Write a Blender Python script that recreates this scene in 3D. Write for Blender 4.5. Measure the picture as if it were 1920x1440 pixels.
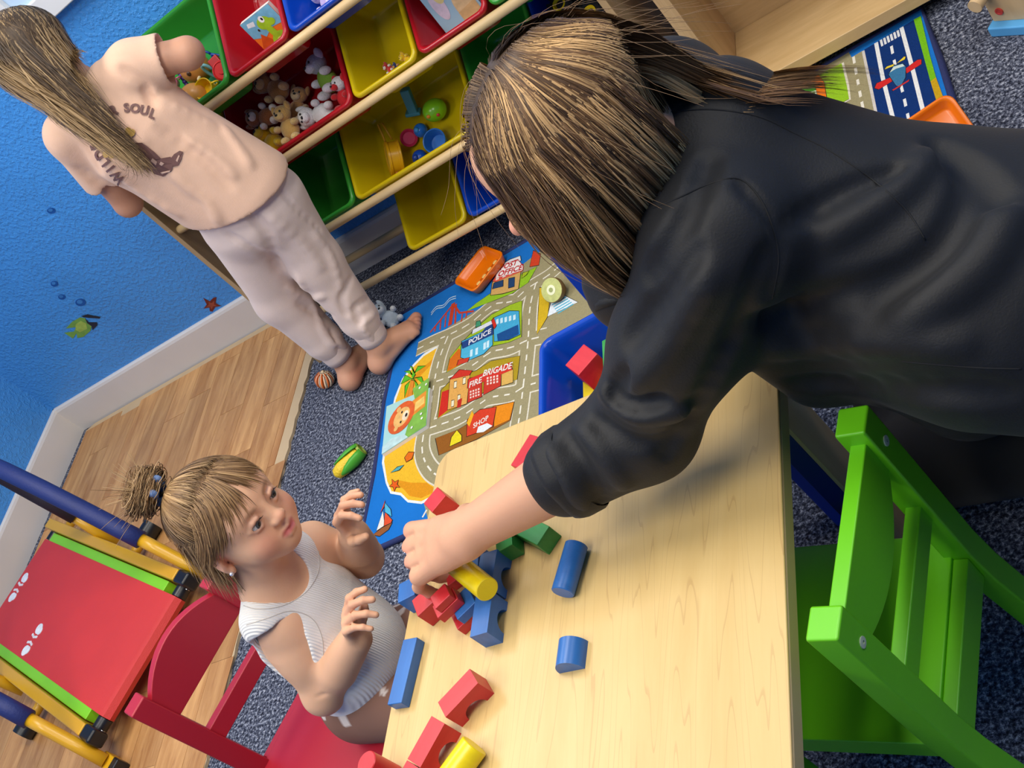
import bpy, bmesh, math, random
import numpy as np
from mathutils import Vector, Matrix

# ------------------------------------------------------------------ scene, camera, light
for o in list(bpy.data.objects): bpy.data.objects.remove(o)
SC = bpy.context.scene
COL = SC.collection
random.seed(7); RNG = np.random.default_rng(7)

CAMH = 1.45
FPX = 2150.0
MR = np.array([[0.77494065, 0.09235449, -0.62525005],
               [-0.35127842, -0.75946375, -0.54755664],
               [-0.52542407, 0.64396075, -0.5560972]])      # camera right / down / forward in room axes
cam_d = bpy.data.cameras.new('camera'); cam = bpy.data.objects.new('camera', cam_d); COL.objects.link(cam)
cam_d.sensor_width = 36.0; cam_d.lens = FPX / 1920 * 36; cam_d.clip_start = 0.02
mw = Matrix.Identity(4)
for i in range(3):
    mw[i][0] = MR[0, i]; mw[i][1] = -MR[1, i]; mw[i][2] = -MR[2, i]
mw[2][3] = CAMH
cam.matrix_world = mw
SC.camera = cam

W = bpy.data.worlds.new('world'); SC.world = W; W.use_nodes = True
W.node_tree.nodes['Background'].inputs[0].default_value = (0.75, 0.85, 1.0, 1); W.node_tree.nodes['Background'].inputs[1].default_value = 0.4
SC.view_settings.view_transform = 'Standard'; SC.view_settings.look = 'None'
SC.view_settings.gamma = 1.0; SC.view_settings.use_curve_mapping = False
SC.view_settings.exposure = 0.0
LIGHT_W = 25.0                                   # each ceiling panel
PANELS = [(-2.4, 1.45), (-0.8, 1.45), (-2.4, -0.2), (-0.8, -0.2), (0.8, 1.2)]


def cam_ray(x, y):
    d = MR.T @ np.array([x - 960.0, y - 720.0, FPX]); return d / np.linalg.norm(d)


def at(x, y, z):
    """room point at height z that the survey of the photograph gives for (x, y)"""
    d = cam_ray(x, y); t = (z - CAMH) / d[2]; return Vector((t * d[0], t * d[1], z))


def aty(x, y, Y):
    d = cam_ray(x, y); t = Y / d[1]; return Vector((t * d[0], Y, CAMH + t * d[2]))


# ------------------------------------------------------------------ materials
def lin(c):
    return tuple(((v / 255) / 12.92 if v <= 10.3 else ((v / 255 + 0.055) / 1.055) ** 2.4) for v in c[:3]) + (1.0,)


MATS = {}


def mat(name, rgb, rough=0.5, spec=0.5, var=0.06, vscale=8.0, bump=0.0, bscale=60.0, sheen=0.0, metal=0.0, coat=0.0, sub=0.0, trans=0.0, alpha=1.0):
    if name in MATS: return MATS[name]
    m = bpy.data.materials.new(name); m.use_nodes = True; MATS[name] = m
    nt = m.node_tree; b = nt.nodes['Principled BSDF']
    b.inputs['Roughness'].default_value = rough; b.inputs['Specular IOR Level'].default_value = spec
    b.inputs['Metallic'].default_value = metal; b.inputs['Sheen Weight'].default_value = sheen
    b.inputs['Coat Weight'].default_value = coat; b.inputs['Transmission Weight'].default_value = trans
    b.inputs['Alpha'].default_value = alpha
    if sub:
        b.inputs['Subsurface Weight'].default_value = sub; b.inputs['Subsurface Radius'].default_value = (0.012, 0.005, 0.003)
        b.inputs['Subsurface Scale'].default_value = 0.6
    c = lin(rgb)
    tc = nt.nodes.new('ShaderNodeTexCoord')
    n = nt.nodes.new('ShaderNodeTexNoise'); n.inputs['Scale'].default_value = vscale; n.inputs['Detail'].default_value = 4
    nt.links.new(tc.outputs['Object'], n.inputs['Vector'])
    r = nt.nodes.new('ShaderNodeValToRGB')
    r.color_ramp.elements[0].position = 0.3; r.color_ramp.elements[1].position = 0.7
    r.color_ramp.elements[0].color = tuple(v * (1 - var) for v in c[:3]) + (1,)
    r.color_ramp.elements[1].color = tuple(min(1, v * (1 + var)) for v in c[:3]) + (1,)
    nt.links.new(n.outputs['Fac'], r.inputs['Fac']); nt.links.new(r.outputs['Color'], b.inputs['Base Color'])
    if bump:
        n2 = nt.nodes.new('ShaderNodeTexNoise'); n2.inputs['Scale'].default_value = bscale; n2.inputs['Detail'].default_value = 3
        nt.links.new(tc.outputs['Object'], n2.inputs['Vector'])
        bp = nt.nodes.new('ShaderNodeBump'); bp.inputs['Strength'].default_value = bump; bp.inputs['Distance'].default_value = 0.004
        nt.links.new(n2.outputs['Fac'], bp.inputs['Height']); nt.links.new(bp.outputs['Normal'], b.inputs['Normal'])
    return m


def node(nt, t, **kw):
    n = nt.nodes.new(t)
    for k, v in kw.items():
        if k in n.inputs.keys(): n.inputs[k].default_value = v
        else: setattr(n, k, v)
    return n


def ramp(nt, stops, fac):
    r = nt.nodes.new('ShaderNodeValToRGB'); e = r.color_ramp.elements
    while len(e) < len(stops): e.new(0.5)
    for i, (p, c) in enumerate(stops): e[i].position = p; e[i].color = c
    nt.links.new(fac, r.inputs['Fac']); return r.outputs['Color']


def carpet_mat():
    m = bpy.data.materials.new('carpet'); m.use_nodes = True; nt = m.node_tree; b = nt.nodes['Principled BSDF']
    tc = node(nt, 'ShaderNodeTexCoord')
    n = node(nt, 'ShaderNodeTexNoise', Scale=140.0, Detail=3.0, Roughness=0.75); nt.links.new(tc.outputs['Object'], n.inputs['Vector'])
    n2 = node(nt, 'ShaderNodeTexNoise', Scale=5.0, Detail=2.0); nt.links.new(tc.outputs['Object'], n2.inputs['Vector'])
    c = ramp(nt, [(0.36, lin((30, 33, 44))), (0.46, lin((66, 70, 85))), (0.55, lin((116, 121, 136))), (0.66, lin((200, 203, 212)))], n.outputs['Fac'])
    mx = node(nt, 'ShaderNodeMixRGB', blend_type='MULTIPLY'); mx.inputs[0].default_value = 0.5
    nt.links.new(c, mx.inputs[1]); nt.links.new(ramp(nt, [(0.3, (0.75, 0.75, 0.8, 1)), (0.7, (1.1, 1.1, 1.1, 1))], n2.outputs['Fac']), mx.inputs[2])
    nt.links.new(mx.outputs[0], b.inputs['Base Color']); b.inputs['Roughness'].default_value = 0.95; b.inputs['Specular IOR Level'].default_value = 0.1
    bp = node(nt, 'ShaderNodeBump', Strength=1.0, Distance=0.008); nt.links.new(n.outputs['Fac'], bp.inputs['Height']); nt.links.new(bp.outputs['Normal'], b.inputs['Normal'])
    return m


def wall_mat(name, rgb):
    m = bpy.data.materials.new(name); m.use_nodes = True; nt = m.node_tree; b = nt.nodes['Principled BSDF']
    tc = node(nt, 'ShaderNodeTexCoord')
    n = node(nt, 'ShaderNodeTexNoise', Scale=85.0, Detail=3.0, Roughness=0.55); nt.links.new(tc.outputs['Object'], n.inputs['Vector'])
    v = node(nt, 'ShaderNodeTexNoise', Scale=2.2, Detail=3.0); nt.links.new(tc.outputs['Object'], v.inputs['Vector'])
    c = lin(rgb)
    nt.links.new(ramp(nt, [(0.3, tuple(x * 0.9 for x in c[:3]) + (1,)), (0.7, tuple(min(1, x * 1.1) for x in c[:3]) + (1,))], v.outputs['Fac']), b.inputs['Base Color'])
    h = ramp(nt, [(0.45, (0, 0, 0, 1)), (0.62, (1, 1, 1, 1))], n.outputs['Fac'])
    bp = node(nt, 'ShaderNodeBump', Strength=0.45, Distance=0.004); nt.links.new(h, bp.inputs['Height']); nt.links.new(bp.outputs['Normal'], b.inputs['Normal'])
    b.inputs['Roughness'].default_value = 0.42
    return m


def wood_mat(name, c0, c1, scale=(30, 2.2, 30), rough=0.45, coat=0.0, fine=1.0, lines=0.0):
    """grain runs along local y"""
    m = bpy.data.materials.new(name); m.use_nodes = True; MATS[name] = m; nt = m.node_tree; b = nt.nodes['Principled BSDF']
    tc = node(nt, 'ShaderNodeTexCoord'); mp = node(nt, 'ShaderNodeMapping'); mp.inputs['Scale'].default_value = scale
    oi = node(nt, 'ShaderNodeObjectInfo')
    ad = node(nt, 'ShaderNodeVectorMath', operation='ADD'); nt.links.new(tc.outputs['Object'], ad.inputs[0])
    ml = node(nt, 'ShaderNodeMath', operation='MULTIPLY'); nt.links.new(oi.outputs['Random'], ml.inputs[0]); ml.inputs[1].default_value = 9.0
    cb = node(nt, 'ShaderNodeCombineXYZ')
    for i in range(3): nt.links.new(ml.outputs[0], cb.inputs[i])
    nt.links.new(cb.outputs[0], ad.inputs[1]); nt.links.new(ad.outputs[0], mp.inputs['Vector'])
    n = node(nt, 'ShaderNodeTexNoise', Scale=1.0, Detail=6.0, Roughness=0.65, Distortion=0.4); nt.links.new(mp.outputs[0], n.inputs['Vector'])
    out = ramp(nt, [(0.3, lin(c0)), (0.7, lin(c1))], n.outputs['Fac'])
    if lines:
        mp2 = node(nt, 'ShaderNodeMapping'); mp2.inputs['Scale'].default_value = (9, 0.5, 9); nt.links.new(ad.outputs[0], mp2.inputs['Vector'])
        n2 = node(nt, 'ShaderNodeTexNoise', Scale=1.3, Detail=3.0, Distortion=0.2); nt.links.new(mp2.outputs[0], n2.inputs['Vector'])
        mm = node(nt, 'ShaderNodeMath', operation='MULTIPLY'); nt.links.new(n2.outputs['Fac'], mm.inputs[0]); mm.inputs[1].default_value = 26.0
        fr = node(nt, 'ShaderNodeMath', operation='FRACT'); nt.links.new(mm.outputs[0], fr.inputs[0])
        ln = ramp(nt, [(0.0, (1, 1, 1, 1)), (0.05, (1, 1, 1, 1)), (0.10, (0, 0, 0, 1)), (1.0, (0, 0, 0, 1))], fr.outputs[0])
        mx = node(nt, 'ShaderNodeMixRGB', blend_type='MULTIPLY'); nt.links.new(out, mx.inputs[1]); mx.inputs[2].default_value = (1 - lines * .75, 1 - lines, 1 - lines * 1.1, 1)
        nt.links.new(ln, mx.inputs[0]); out = mx.outputs[0]
    hs = node(nt, 'ShaderNodeHueSaturation'); nt.links.new(out, hs.inputs['Color'])
    mv = node(nt, 'ShaderNodeMapRange'); nt.links.new(oi.outputs['Random'], mv.inputs[0]); mv.inputs[3].default_value = 1 - .14 * fine; mv.inputs[4].default_value = 1 + .10 * fine
    nt.links.new(mv.outputs[0], hs.inputs['Value']); nt.links.new(hs.outputs[0], b.inputs['Base Color'])
    b.inputs['Roughness'].default_value = rough; b.inputs['Coat Weight'].default_value = coat
    bp = node(nt, 'ShaderNodeBump', Strength=0.12, Distance=0.002); nt.links.new(n.outputs['Fac'], bp.inputs['Height']); nt.links.new(bp.outputs['Normal'], b.inputs['Normal'])
    return m


def vcol_mat(name, rough=0.6, spec=0.3, bump=0.0, bscale=200.0, sub=0.0, var=0.0, vscale=30.0, aniso=0.0, sheen=0.0):
    """colour comes from the mesh's own colour attribute (print, skin, hair strands)"""
    m = bpy.data.materials.new(name); m.use_nodes = True; MATS[name] = m; nt = m.node_tree; b = nt.nodes['Principled BSDF']
    a = node(nt, 'ShaderNodeVertexColor', layer_name='Col'); out = a.outputs['Color']
    tc = node(nt, 'ShaderNodeTexCoord')
    if var:
        n = node(nt, 'ShaderNodeTexNoise', Scale=vscale, Detail=4.0); nt.links.new(tc.outputs['Object'], n.inputs['Vector'])
        mx = node(nt, 'ShaderNodeMixRGB', blend_type='MULTIPLY'); mx.inputs[0].default_value = 1.0; nt.links.new(out, mx.inputs[1])
        nt.links.new(ramp(nt, [(0.3, (1 - var, 1 - var, 1 - var, 1)), (0.7, (1, 1, 1, 1))], n.outputs['Fac']), mx.inputs[2]); out = mx.outputs[0]
    nt.links.new(out, b.inputs['Base Color'])
    b.inputs['Roughness'].default_value = rough; b.inputs['Specular IOR Level'].default_value = spec; b.inputs['Sheen Weight'].default_value = sheen
    if sub:
        b.inputs['Subsurface Weight'].default_value = sub; b.inputs['Subsurface Radius'].default_value = (0.010, 0.004, 0.002); b.inputs['Subsurface Scale'].default_value = 0.5
    if bump:
        n2 = node(nt, 'ShaderNodeTexNoise', Scale=bscale, Detail=3.0); nt.links.new(tc.outputs['Object'], n2.inputs['Vector'])
        bp = node(nt, 'ShaderNodeBump', Strength=bump, Distance=0.003); nt.links.new(n2.outputs['Fac'], bp.inputs['Height']); nt.links.new(bp.outputs['Normal'], b.inputs['Normal'])
    return m


# ------------------------------------------------------------------ mesh builder
class MB:
    def __init__(s): s.v = []; s.f = []; s.c = []; s.col = None

    def add(s, vs, fs, col=None):
        o = len(s.v); s.v += [tuple(p) for p in vs]; s.f += [tuple(i + o for i in f) for f in fs]; s.c += [col] * len(fs); return s

    def box(s, lo, hi, M=None, col=None):
        x0, y0, z0 = lo; x1, y1, z1 = hi
        vs = [Vector(p) for p in ((x0, y0, z0), (x1, y0, z0), (x1, y1, z0), (x0, y1, z0), (x0, y0, z1), (x1, y0, z1), (x1, y1, z1), (x0, y1, z1))]
        if M is not None: vs = [M @ p for p in vs]
        return s.add(vs, [(0, 3, 2, 1), (4, 5, 6, 7), (0, 1, 5, 4), (1, 2, 6, 5), (2, 3, 7, 6), (3, 0, 4, 7)], col)

    def beam(s, a, b, w, t, up=(0, 0, 1), col=None):
        a = Vector(a); b = Vector(b); d = (b - a); L = d.length; d.normalize(); u = Vector(up); x = d.cross(u)
        if x.length < 1e-5: x = d.cross(Vector((1, 0, 0)))
        x.normalize(); u = x.cross(d)
        M = Matrix(((x.x, d.x, u.x, a.x), (x.y, d.y, u.y, a.y), (x.z, d.z, u.z, a.z), (0, 0, 0, 1)))
        return s.box((-w / 2, 0, -t / 2), (w / 2, L, t / 2), M, col)

    def loft(s, loops, cap0=True, cap1=True, col=None):
        n = len(loops[0]); vs = [p for l in loops for p in l]; fs = []
        for i in range(len(loops) - 1):
            for j in range(n):
                k = (j + 1) % n; fs.append((i * n + j, i * n + k, (i + 1) * n + k, (i + 1) * n + j))
        if cap0: fs.append(tuple(range(n - 1, -1, -1)))
        if cap1: fs.append(tuple((len(loops) - 1) * n + j for j in range(n)))
        return s.add(vs, fs, col)

    def tube(s, pts, r, n=12, col=None, cap=True):
        pts = [Vector(p) for p in pts]; loops = []; prev = None
        for i, p in enumerate(pts):
            d = (pts[min(i + 1, len(pts) - 1)] - pts[max(i - 1, 0)]).normalized()
            x = (prev - d * prev.dot(d)) if prev is not None else d.orthogonal()
            x.normalize(); prev = x; y = d.cross(x); rr = r[i] if isinstance(r, (list, tuple, np.ndarray)) else r
            loops.append([p + (x * math.cos(2 * math.pi * k / n) + y * math.sin(2 * math.pi * k / n)) * rr for k in range(n)])
        return s.loft(loops, cap, cap, col)

    def lathe(s, prof, n=24, M=None, col=None):
        loops = [[Vector((r * math.cos(2 * math.pi * k / n), r * math.sin(2 * math.pi * k / n), z)) for k in range(n)] for r, z in prof]
        if M is not None: loops = [[M @ p for p in l] for l in loops]
        return s.loft(loops, True, True, col)

    def prism(s, poly, z0, z1, M=None, col=None):
        lo = [Vector((p[0], p[1], z0)) for p in poly]; hi = [Vector((p[0], p[1], z1)) for p in poly]
        if M is not None: lo = [M @ p for p in lo]; hi = [M @ p for p in hi]
        return s.loft([lo, hi], True, True, col)

    def ell(s, c, r, M=None, nu=20, nv=12, col=None):
        vs = []; fs = []
        R = M if M is not None else Matrix.Identity(3)
        c = Vector(c)
        for i in range(nv + 1):
            t = math.pi * i / nv
            for j in range(nu):
                a = 2 * math.pi * j / nu
                vs.append(c + R @ Vector((r[0] * math.sin(t) * math.cos(a), r[1] * math.sin(t) * math.sin(a), r[2] * math.cos(t))))
        for i in range(nv):
            for j in range(nu):
                k = (j + 1) % nu; fs.append((i * nu + j, (i + 1) * nu + j, (i + 1) * nu + k, i * nu + k))
        return s.add(vs, fs, col)

    def mesh(s, name):
        me = bpy.data.meshes.new(name); me.from_pydata(s.v, [], s.f)
        if any(c is not None for c in s.c):
            at_ = me.color_attributes.new('Col', 'FLOAT_COLOR', 'CORNER')
            buf = np.ones((len(me.loops), 4), np.float32); k = 0
            for f, c in zip(s.f, s.c):
                buf[k:k + len(f)] = lin(c) if c is not None else (1, 1, 1, 1); k += len(f)
            at_.data.foreach_set('color', buf.ravel())
        bm = bmesh.new(); bm.from_mesh(me); bmesh.ops.recalc_face_normals(bm, faces=bm.faces); bm.to_mesh(me); bm.free()
        return me

    def build(s, name, m, parent=None, smooth=False, bevel=0.0, seg=2, world=False, auto=None, flip=True):
        return mk(name, s.mesh(name), m, parent, smooth, bevel, seg, world, auto)


def mk(name, me, m, parent=None, smooth=False, bevel=0.0, seg=2, world=False, auto=None):
    o = bpy.data.objects.new(name, me); COL.objects.link(o)
    if m is not None: me.materials.append(m)
    if smooth: me.polygons.foreach_set('use_smooth', [True] * len(me.polygons))
    if bevel:
        b = o.modifiers.new('bevel', 'BEVEL'); b.width = bevel; b.segments = seg; b.limit_method = 'ANGLE'; b.angle_limit = 0.6
        me.polygons.foreach_set('use_smooth', [True] * len(me.polygons))
        b.harden_normals = True
    if auto is not None:
        me.polygons.foreach_set('use_smooth', [True] * len(me.polygons))
        bm = bmesh.new(); bm.from_mesh(me)
        for e in bm.edges:
            if len(e.link_faces) == 2 and e.calc_face_angle(0) > auto: e.smooth = False
        bm.to_mesh(me); bm.free()
    if parent is not None:
        o.parent = parent
        if world: o.matrix_parent_inverse = pworld(parent).inverted()
    return o


def pworld(o):
    M = Matrix.LocRotScale(o.location, o.rotation_euler, o.scale)
    if o.parent: M = pworld(o.parent) @ o.matrix_parent_inverse @ M
    return M


def thing(name, label, cat, loc=(0, 0, 0), rz=0.0, group=None, rot=None):
    o = bpy.data.objects.new(name, None); COL.objects.link(o); o.location = loc; o.empty_display_size = 0.05
    o.rotation_euler = rot if rot is not None else (0, 0, rz)
    return tag(o, label, cat, group)


def tag(o, label, cat, group=None, kind=None):
    if label: o['label'] = label
    if cat: o['category'] = cat
    if group: o['group'] = group
    if kind: o['kind'] = kind
    return o


def struct(o): o['kind'] = 'structure'; return o


def dup(src, parent=None):
    c = src.copy(); COL.objects.link(c)
    if parent is not None: c.parent = parent
    for ch in src.children: dup(ch, c)
    return c


def rrect(w, d, r, n=5, cx=0, cy=0):
    out = []
    for (sx, sy, a0) in ((1, 1, 0), (-1, 1, 90), (-1, -1, 180), (1, -1, 270)):
        for k in range(n + 1):
            a = math.radians(a0 + 90 * k / n); out.append((cx + sx * (w / 2 - r) + r * math.cos(a), cy + sy * (d / 2 - r) + r * math.sin(a)))
    return out

# ------------------------------------------------------------------ room shell
XL, XR, YB, YF, ZC = -3.5, 2.0, 2.45, -1.8, 2.6
M_CARPET = carpet_mat(); M_WALL = wall_mat('blue_wall_paint', (70, 148, 220)); M_CEIL = mat('ceiling_paint', (228, 226, 220), 0.9)
M_BASE = mat('baseboard_paint', (218, 212, 204), 0.35, var=0.02); M_WHITE = mat('white_paint', (228, 228, 225), 0.4, var=0.02)
struct(MB().box((XL, YF, -0.1), (XR, YB, 0)).build('floor', M_CARPET))
struct(MB().box((XL - .1, YB, -0.1), (XR + .1, YB + .1, ZC)).build('wall_back', M_WALL))
struct(MB().box((XL - .1, YF, -0.1), (XL, YB, ZC)).build('wall_left', M_WALL))
struct(MB().box((XR, YF, -0.1), (XR + .1, YB, ZC)).build('wall_right', M_WALL))
struct(MB().box((XL - .1, YF - .1, -0.1), (XR + .1, YF, ZC)).build('wall_front', M_WALL))
struct(MB().box((XL - .1, YF - .1, ZC), (XR + .1, YB + .1, ZC + .1)).build('ceiling', M_CEIL))


def baseboard(name, a, b, nrm):
    a = Vector(a); b = Vector(b); n = Vector(nrm)
    prof = [(0, 0), (.016, 0), (.016, .118), (.013, .127), (.006, .131), (0, .131)]
    loops = [[p + n * d + Vector((0, 0, z)) for d, z in prof] for p in (a, b)]
    struct(MB().loft(loops).build(name, M_BASE))


baseboard('baseboard_back', (XL, YB, 0), (XR, YB, 0), (0, -1, 0)); baseboard('baseboard_left', (XL, YF, 0), (XL, YB, 0), (1, 0, 0))
baseboard('baseboard_right', (XR, YF, 0), (XR, YB, 0), (-1, 0, 0)); baseboard('baseboard_front', (XL, YF, 0), (XR, YF, 0), (0, 1, 0))

# window on the back wall: sill, frame and pane (only its sill shows above the girl's head)
win = struct(MB().box((-2.2, YB - .035, 1.075), (-.8, YB, 1.135)).build('window_1', M_WHITE, bevel=.004))
MB().box((-2.14, YB - .012, 1.135), (-.86, YB - .002, 2.1)).build('pane', mat('window_pane', (190, 215, 240), .08, var=.02), win)
for i, (x0, x1, z0, z1) in enumerate(((-2.2, -2.14, 1.135, 2.1), (-.86, -.8, 1.135, 2.1), (-2.2, -.8, 2.1, 2.16), (-1.53, -1.47, 1.135, 2.1))):
    MB().box((x0, YB - .028, z0), (x1, YB, z1)).build('window_frame', M_WHITE, win, bevel=.003)

# ceiling panels: the lamps of the room
M_DIFF = bpy.data.materials.new('lamp_diffuser'); M_DIFF.use_nodes = True
_b = M_DIFF.node_tree.nodes['Principled BSDF']; _b.inputs['Emission Color'].default_value = (1, .96, .9, 1); _b.inputs['Emission Strength'].default_value = 1.2
CLAB = ['ceiling light panel above the play mat near the back wall', 'ceiling light panel above the toy rack and cabinet', 'ceiling light panel above the toy treadmill side of the room', 'ceiling light panel above the play table', 'ceiling light panel nearest the right-hand wall']
for i, (x, y) in enumerate(PANELS):
    t = thing('ceiling_light', CLAB[i], 'ceiling light', (x, y, ZC), group='ceiling light panels')
    MB().box((-.32, -.62, -.02), (.32, -.6, 0)).box((-.32, .6, -.02), (.32, .62, 0)).box((-.32, -.6, -.02), (-.3, .6, 0)).box((.3, -.6, -.02), (.32, .6, 0)).build('frame', M_WHITE, t)
    MB().box((-.3, -.6, -.008), (.3, .6, -.001)).build('diffuser', M_DIFF, t)
    ld = bpy.data.lights.new('panel_lamp', 'AREA'); ld.shape = 'RECTANGLE'; ld.size = .6; ld.size_y = 1.2; ld.energy = LIGHT_W; ld.color = (1, .955, .89)
    lo = bpy.data.objects.new('panel_lamp', ld); COL.objects.link(lo); lo.parent = t; lo.location = (0, 0, -.025)

# ------------------------------------------------------------------ wall stickers
STICK = .0012
M_PRINT = vcol_mat('sticker_print', .55, .3, var=.25, vscale=60)


def wallpoly(mb, pts, col, k=0):
    y = YB - STICK - k * .0004
    mb.add([aty(px, py, y) for px, py in pts], [tuple(range(len(pts)))], col)
    f = [aty(px, py, YB) for px, py in pts]; n = len(pts); o = len(mb.v)
    mb.v += [tuple(p) for p in f]
    for i in range(n): mb.f.append((o - n + i, o - n + (i + 1) % n, o + (i + 1) % n, o + i)); mb.c.append(col)


def c5(pts): return [(x / 3, 480 + y / 3) for x, y in pts]


mb = MB()
wallpoly(mb, c5([(360, 432), (415, 425), (430, 400), (370, 408), (405, 370), (450, 345), (480, 350), (490, 375), (515, 395), (510, 420), (470, 455), (435, 462), (430, 435), (410, 465)]), (120, 165, 70))
wallpoly(mb, c5([(425, 385), (455, 365), (485, 380), (490, 410), (450, 430), (425, 415)]), (165, 190, 80), 1)
wallpoly(mb, c5([(478, 352), (500, 372), (545, 372), (548, 390), (520, 418), (515, 395), (490, 378)]), (38, 38, 48), 1)
wallpoly(mb, c5([(455, 338), (490, 328), (565, 342), (560, 352), (500, 348), (470, 345)]), (38, 38, 48), 1)
tag(mb.build('wall_sticker', M_PRINT), 'green and black angelfish sticker on the blue wall', 'sticker')
mb = MB()
wallpoly(mb, [(300 + x / 6, 480 + y / 6) for x, y in ((485, 470), (560, 510), (600, 470), (635, 462), (625, 530), (688, 562), (620, 575), (590, 628), (560, 620), (555, 580), (490, 592), (525, 545))], (120, 45, 30))
wallpoly(mb, [(300 + x / 6, 480 + y / 6) for x, y in ((545, 515), (580, 530), (612, 500), (608, 545), (640, 560), (600, 565), (580, 605), (565, 570), (520, 575), (550, 545))], (160, 75, 50), 1)
tag(mb.build('wall_sticker', M_PRINT), 'brown starfish sticker just above the white baseboard', 'sticker')
for (x, y, r, rx, lb) in ((102, 532, 7, .8, 'upper one of three blue bubble stickers above the angelfish'), (116, 557, 7, .7, 'middle one of three blue bubble stickers above the angelfish'), (151, 567, 10, .7, 'largest blue bubble sticker just above the angelfish'), (96, 395, 8, .7, 'lone small blue bubble sticker high on the wall left of the girl')):
    mb = MB(); ring = [(x + r * math.cos(a) * 1.0, y + r * rx * math.sin(a)) for a in np.linspace(0, 2 * math.pi, 17)[:-1]]
    wallpoly(mb, ring, (25, 85, 160)); wallpoly(mb, [(x + (px - x) * .55 - 1.5, y + (py - y) * .55 - 1) for px, py in ring], (60, 130, 200), 1)
    tag(mb.build('wall_sticker', M_PRINT), lb, 'sticker')

# ------------------------------------------------------------------ toy organizer
M_PANEL = wood_mat('organizer_board', (150, 122, 84), (176, 146, 104), (20, 20, 3), .5, fine=.1)
M_EDGE = mat('board_edge', (176, 140, 112), .6, var=.12, vscale=40); M_DOWEL = wood_mat('dowel_wood', (205, 172, 118), (228, 198, 146), (3, 40, 40), .42, fine=.1)
OX0, OX1 = -2.125, -0.822
RAILZ = [0.748, 0.543, 0.327, 0.131]
fy = lambda z: 2.118 + .05 * z
org = thing('toy_organizer', 'wooden toy organizer rack with sloping rows of coloured bins', 'toy rack', ((OX0 + OX1) / 2, 2.28, 0))
for x in (OX0, OX1):
    s = -1 if x == OX0 else 1
    zf_ = .0088 if x == OX1 else 0      # this foot stands on the rug
    prof = [(fy(0) - .008, zf_), (fy(0) - .008, .05), (fy(.07), .07), (fy(.8), .8), (fy(.84) + .03, .84), (2.425, .84), (2.425, .05), (2.425, 0), (2.36, 0), (2.35, .045), (2.20, .045), (2.175, zf_)]
    loops = [[Vector((xx, y, z)) for y, z in prof] for xx in (x - .008, x + .008)]
    sp = MB().loft(loops).build('side_panel', M_PANEL, org, bevel=.0015, world=True)
    for z in ((.41, .2) if s > 0 else (.41,)):
        M = Matrix.Translation((x + .0082 * s, 2.25 + (.1 if z < .3 else 0), z)) @ Matrix.Rotation(math.pi / 2, 4, 'Y')
        MB().lathe([(.006, -.001), (.006, .001), (.0025, .0012), (.0025, -.0005)], 12, M).build('screw_hole', mat('dark_hole', (60, 42, 30), .8), sp, world=True)
for z in RAILZ:
    MB().tube([(OX0 + .008, fy(z) + .02, z), (OX1 - .008, fy(z) + .02, z)], .0115, 14).build('front_rail', M_DOWEL, org, smooth=True, world=True)
    zb_ = z + .023 + (2.325 - fy(z) - .019 - .115 * math.sin(math.radians(33))) / math.cos(math.radians(33)) * math.sin(math.radians(33)) - .115 * math.cos(math.radians(33)) - .0115 / math.cos(math.radians(33)) + .0008   # under the sloping bin bottoms
    MB().tube([(OX0 + .008, 2.325, zb_), (OX1 - .008, 2.325, zb_)], .0115, 14).build('back_rail', M_DOWEL, org, smooth=True, world=True)

BINC = {'green': (52, 150, 48), 'red': (182, 22, 34), 'yellow': (214, 188, 12), 'blue': (12, 72, 188)}
M_BIN = {}
for k, c in BINC.items():
    M_BIN[k] = mat('bin_plastic_' + k, c, .22, .5, var=.03, sub=0)
    _n = M_BIN[k].node_tree; _p = _n.nodes['Principled BSDF']
    _t = node(_n, 'ShaderNodeBsdfTranslucent'); _t.inputs[0].default_value = lin(c); _m = node(_n, 'ShaderNodeMixShader'); _m.inputs[0].default_value = .18
    _o = [q for q in _n.nodes if q.type == 'OUTPUT_MATERIAL'][0]
    _n.links.new(_p.outputs[0], _m.inputs[1]); _n.links.new(_t.outputs[0], _m.inputs[2]); _n.links.new(_m.outputs[0], _o.inputs[0])


def bin_mesh(w, d=.272, h=.115, name='bin', tp=.032):
    mb = MB()

    def ring(ins, z, r): return [Vector((x, y, z)) for x, y in rrect(w - 2 * ins, d - 2 * ins, max(r - ins * .3, .006), 5, 0, d / 2)]
    loops = [ring(tp, -h, .022), ring(tp - .004, -h + .006, .026), ring(.0125, -.014, .022), ring(.011, -.012, .022), ring(.001, -.0115, .022), ring(0, -.009, .022), ring(.0005, -.003, .022), ring(.003, 0, .022),
             ring(.008, 0, .022), ring(.0105, -.002, .02), ring(.0125, -.007, .02), ring(.0155, -.016, .02), ring(tp - .001, -h + .012, .026), ring(tp + .006, -h + .0035, .022)]
    mb.loft(loops, True, True)
    return mb.mesh(name)


TILT = math.radians(33)
BW = .2045
BX = [-2.058 + BW * i for i in range(7)]          # column boundaries
BIN_ME = {}


def add_bin(color, c0, n, row, label):
    w = BW * n - .006; key = (n, color)
    if key not in BIN_ME:
        BIN_ME[key] = bin_mesh(w, name='storage_bin_%s' % color); BIN_ME[key].materials.append(M_BIN[color]); BIN_ME[key].polygons.foreach_set('use_smooth', [True] * len(BIN_ME[key].polygons))
    o = bpy.data.objects.new('storage_bin', BIN_ME[key]); COL.objects.link(o)
    z = RAILZ[row]; o.location = ((BX[c0] + BX[c0 + n]) / 2, fy(z) + .019, z + .023); o.rotation_euler = (TILT, 0, 0)
    tag(o, label, 'storage bin', 'bins on the toy organizer'); return o


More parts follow.
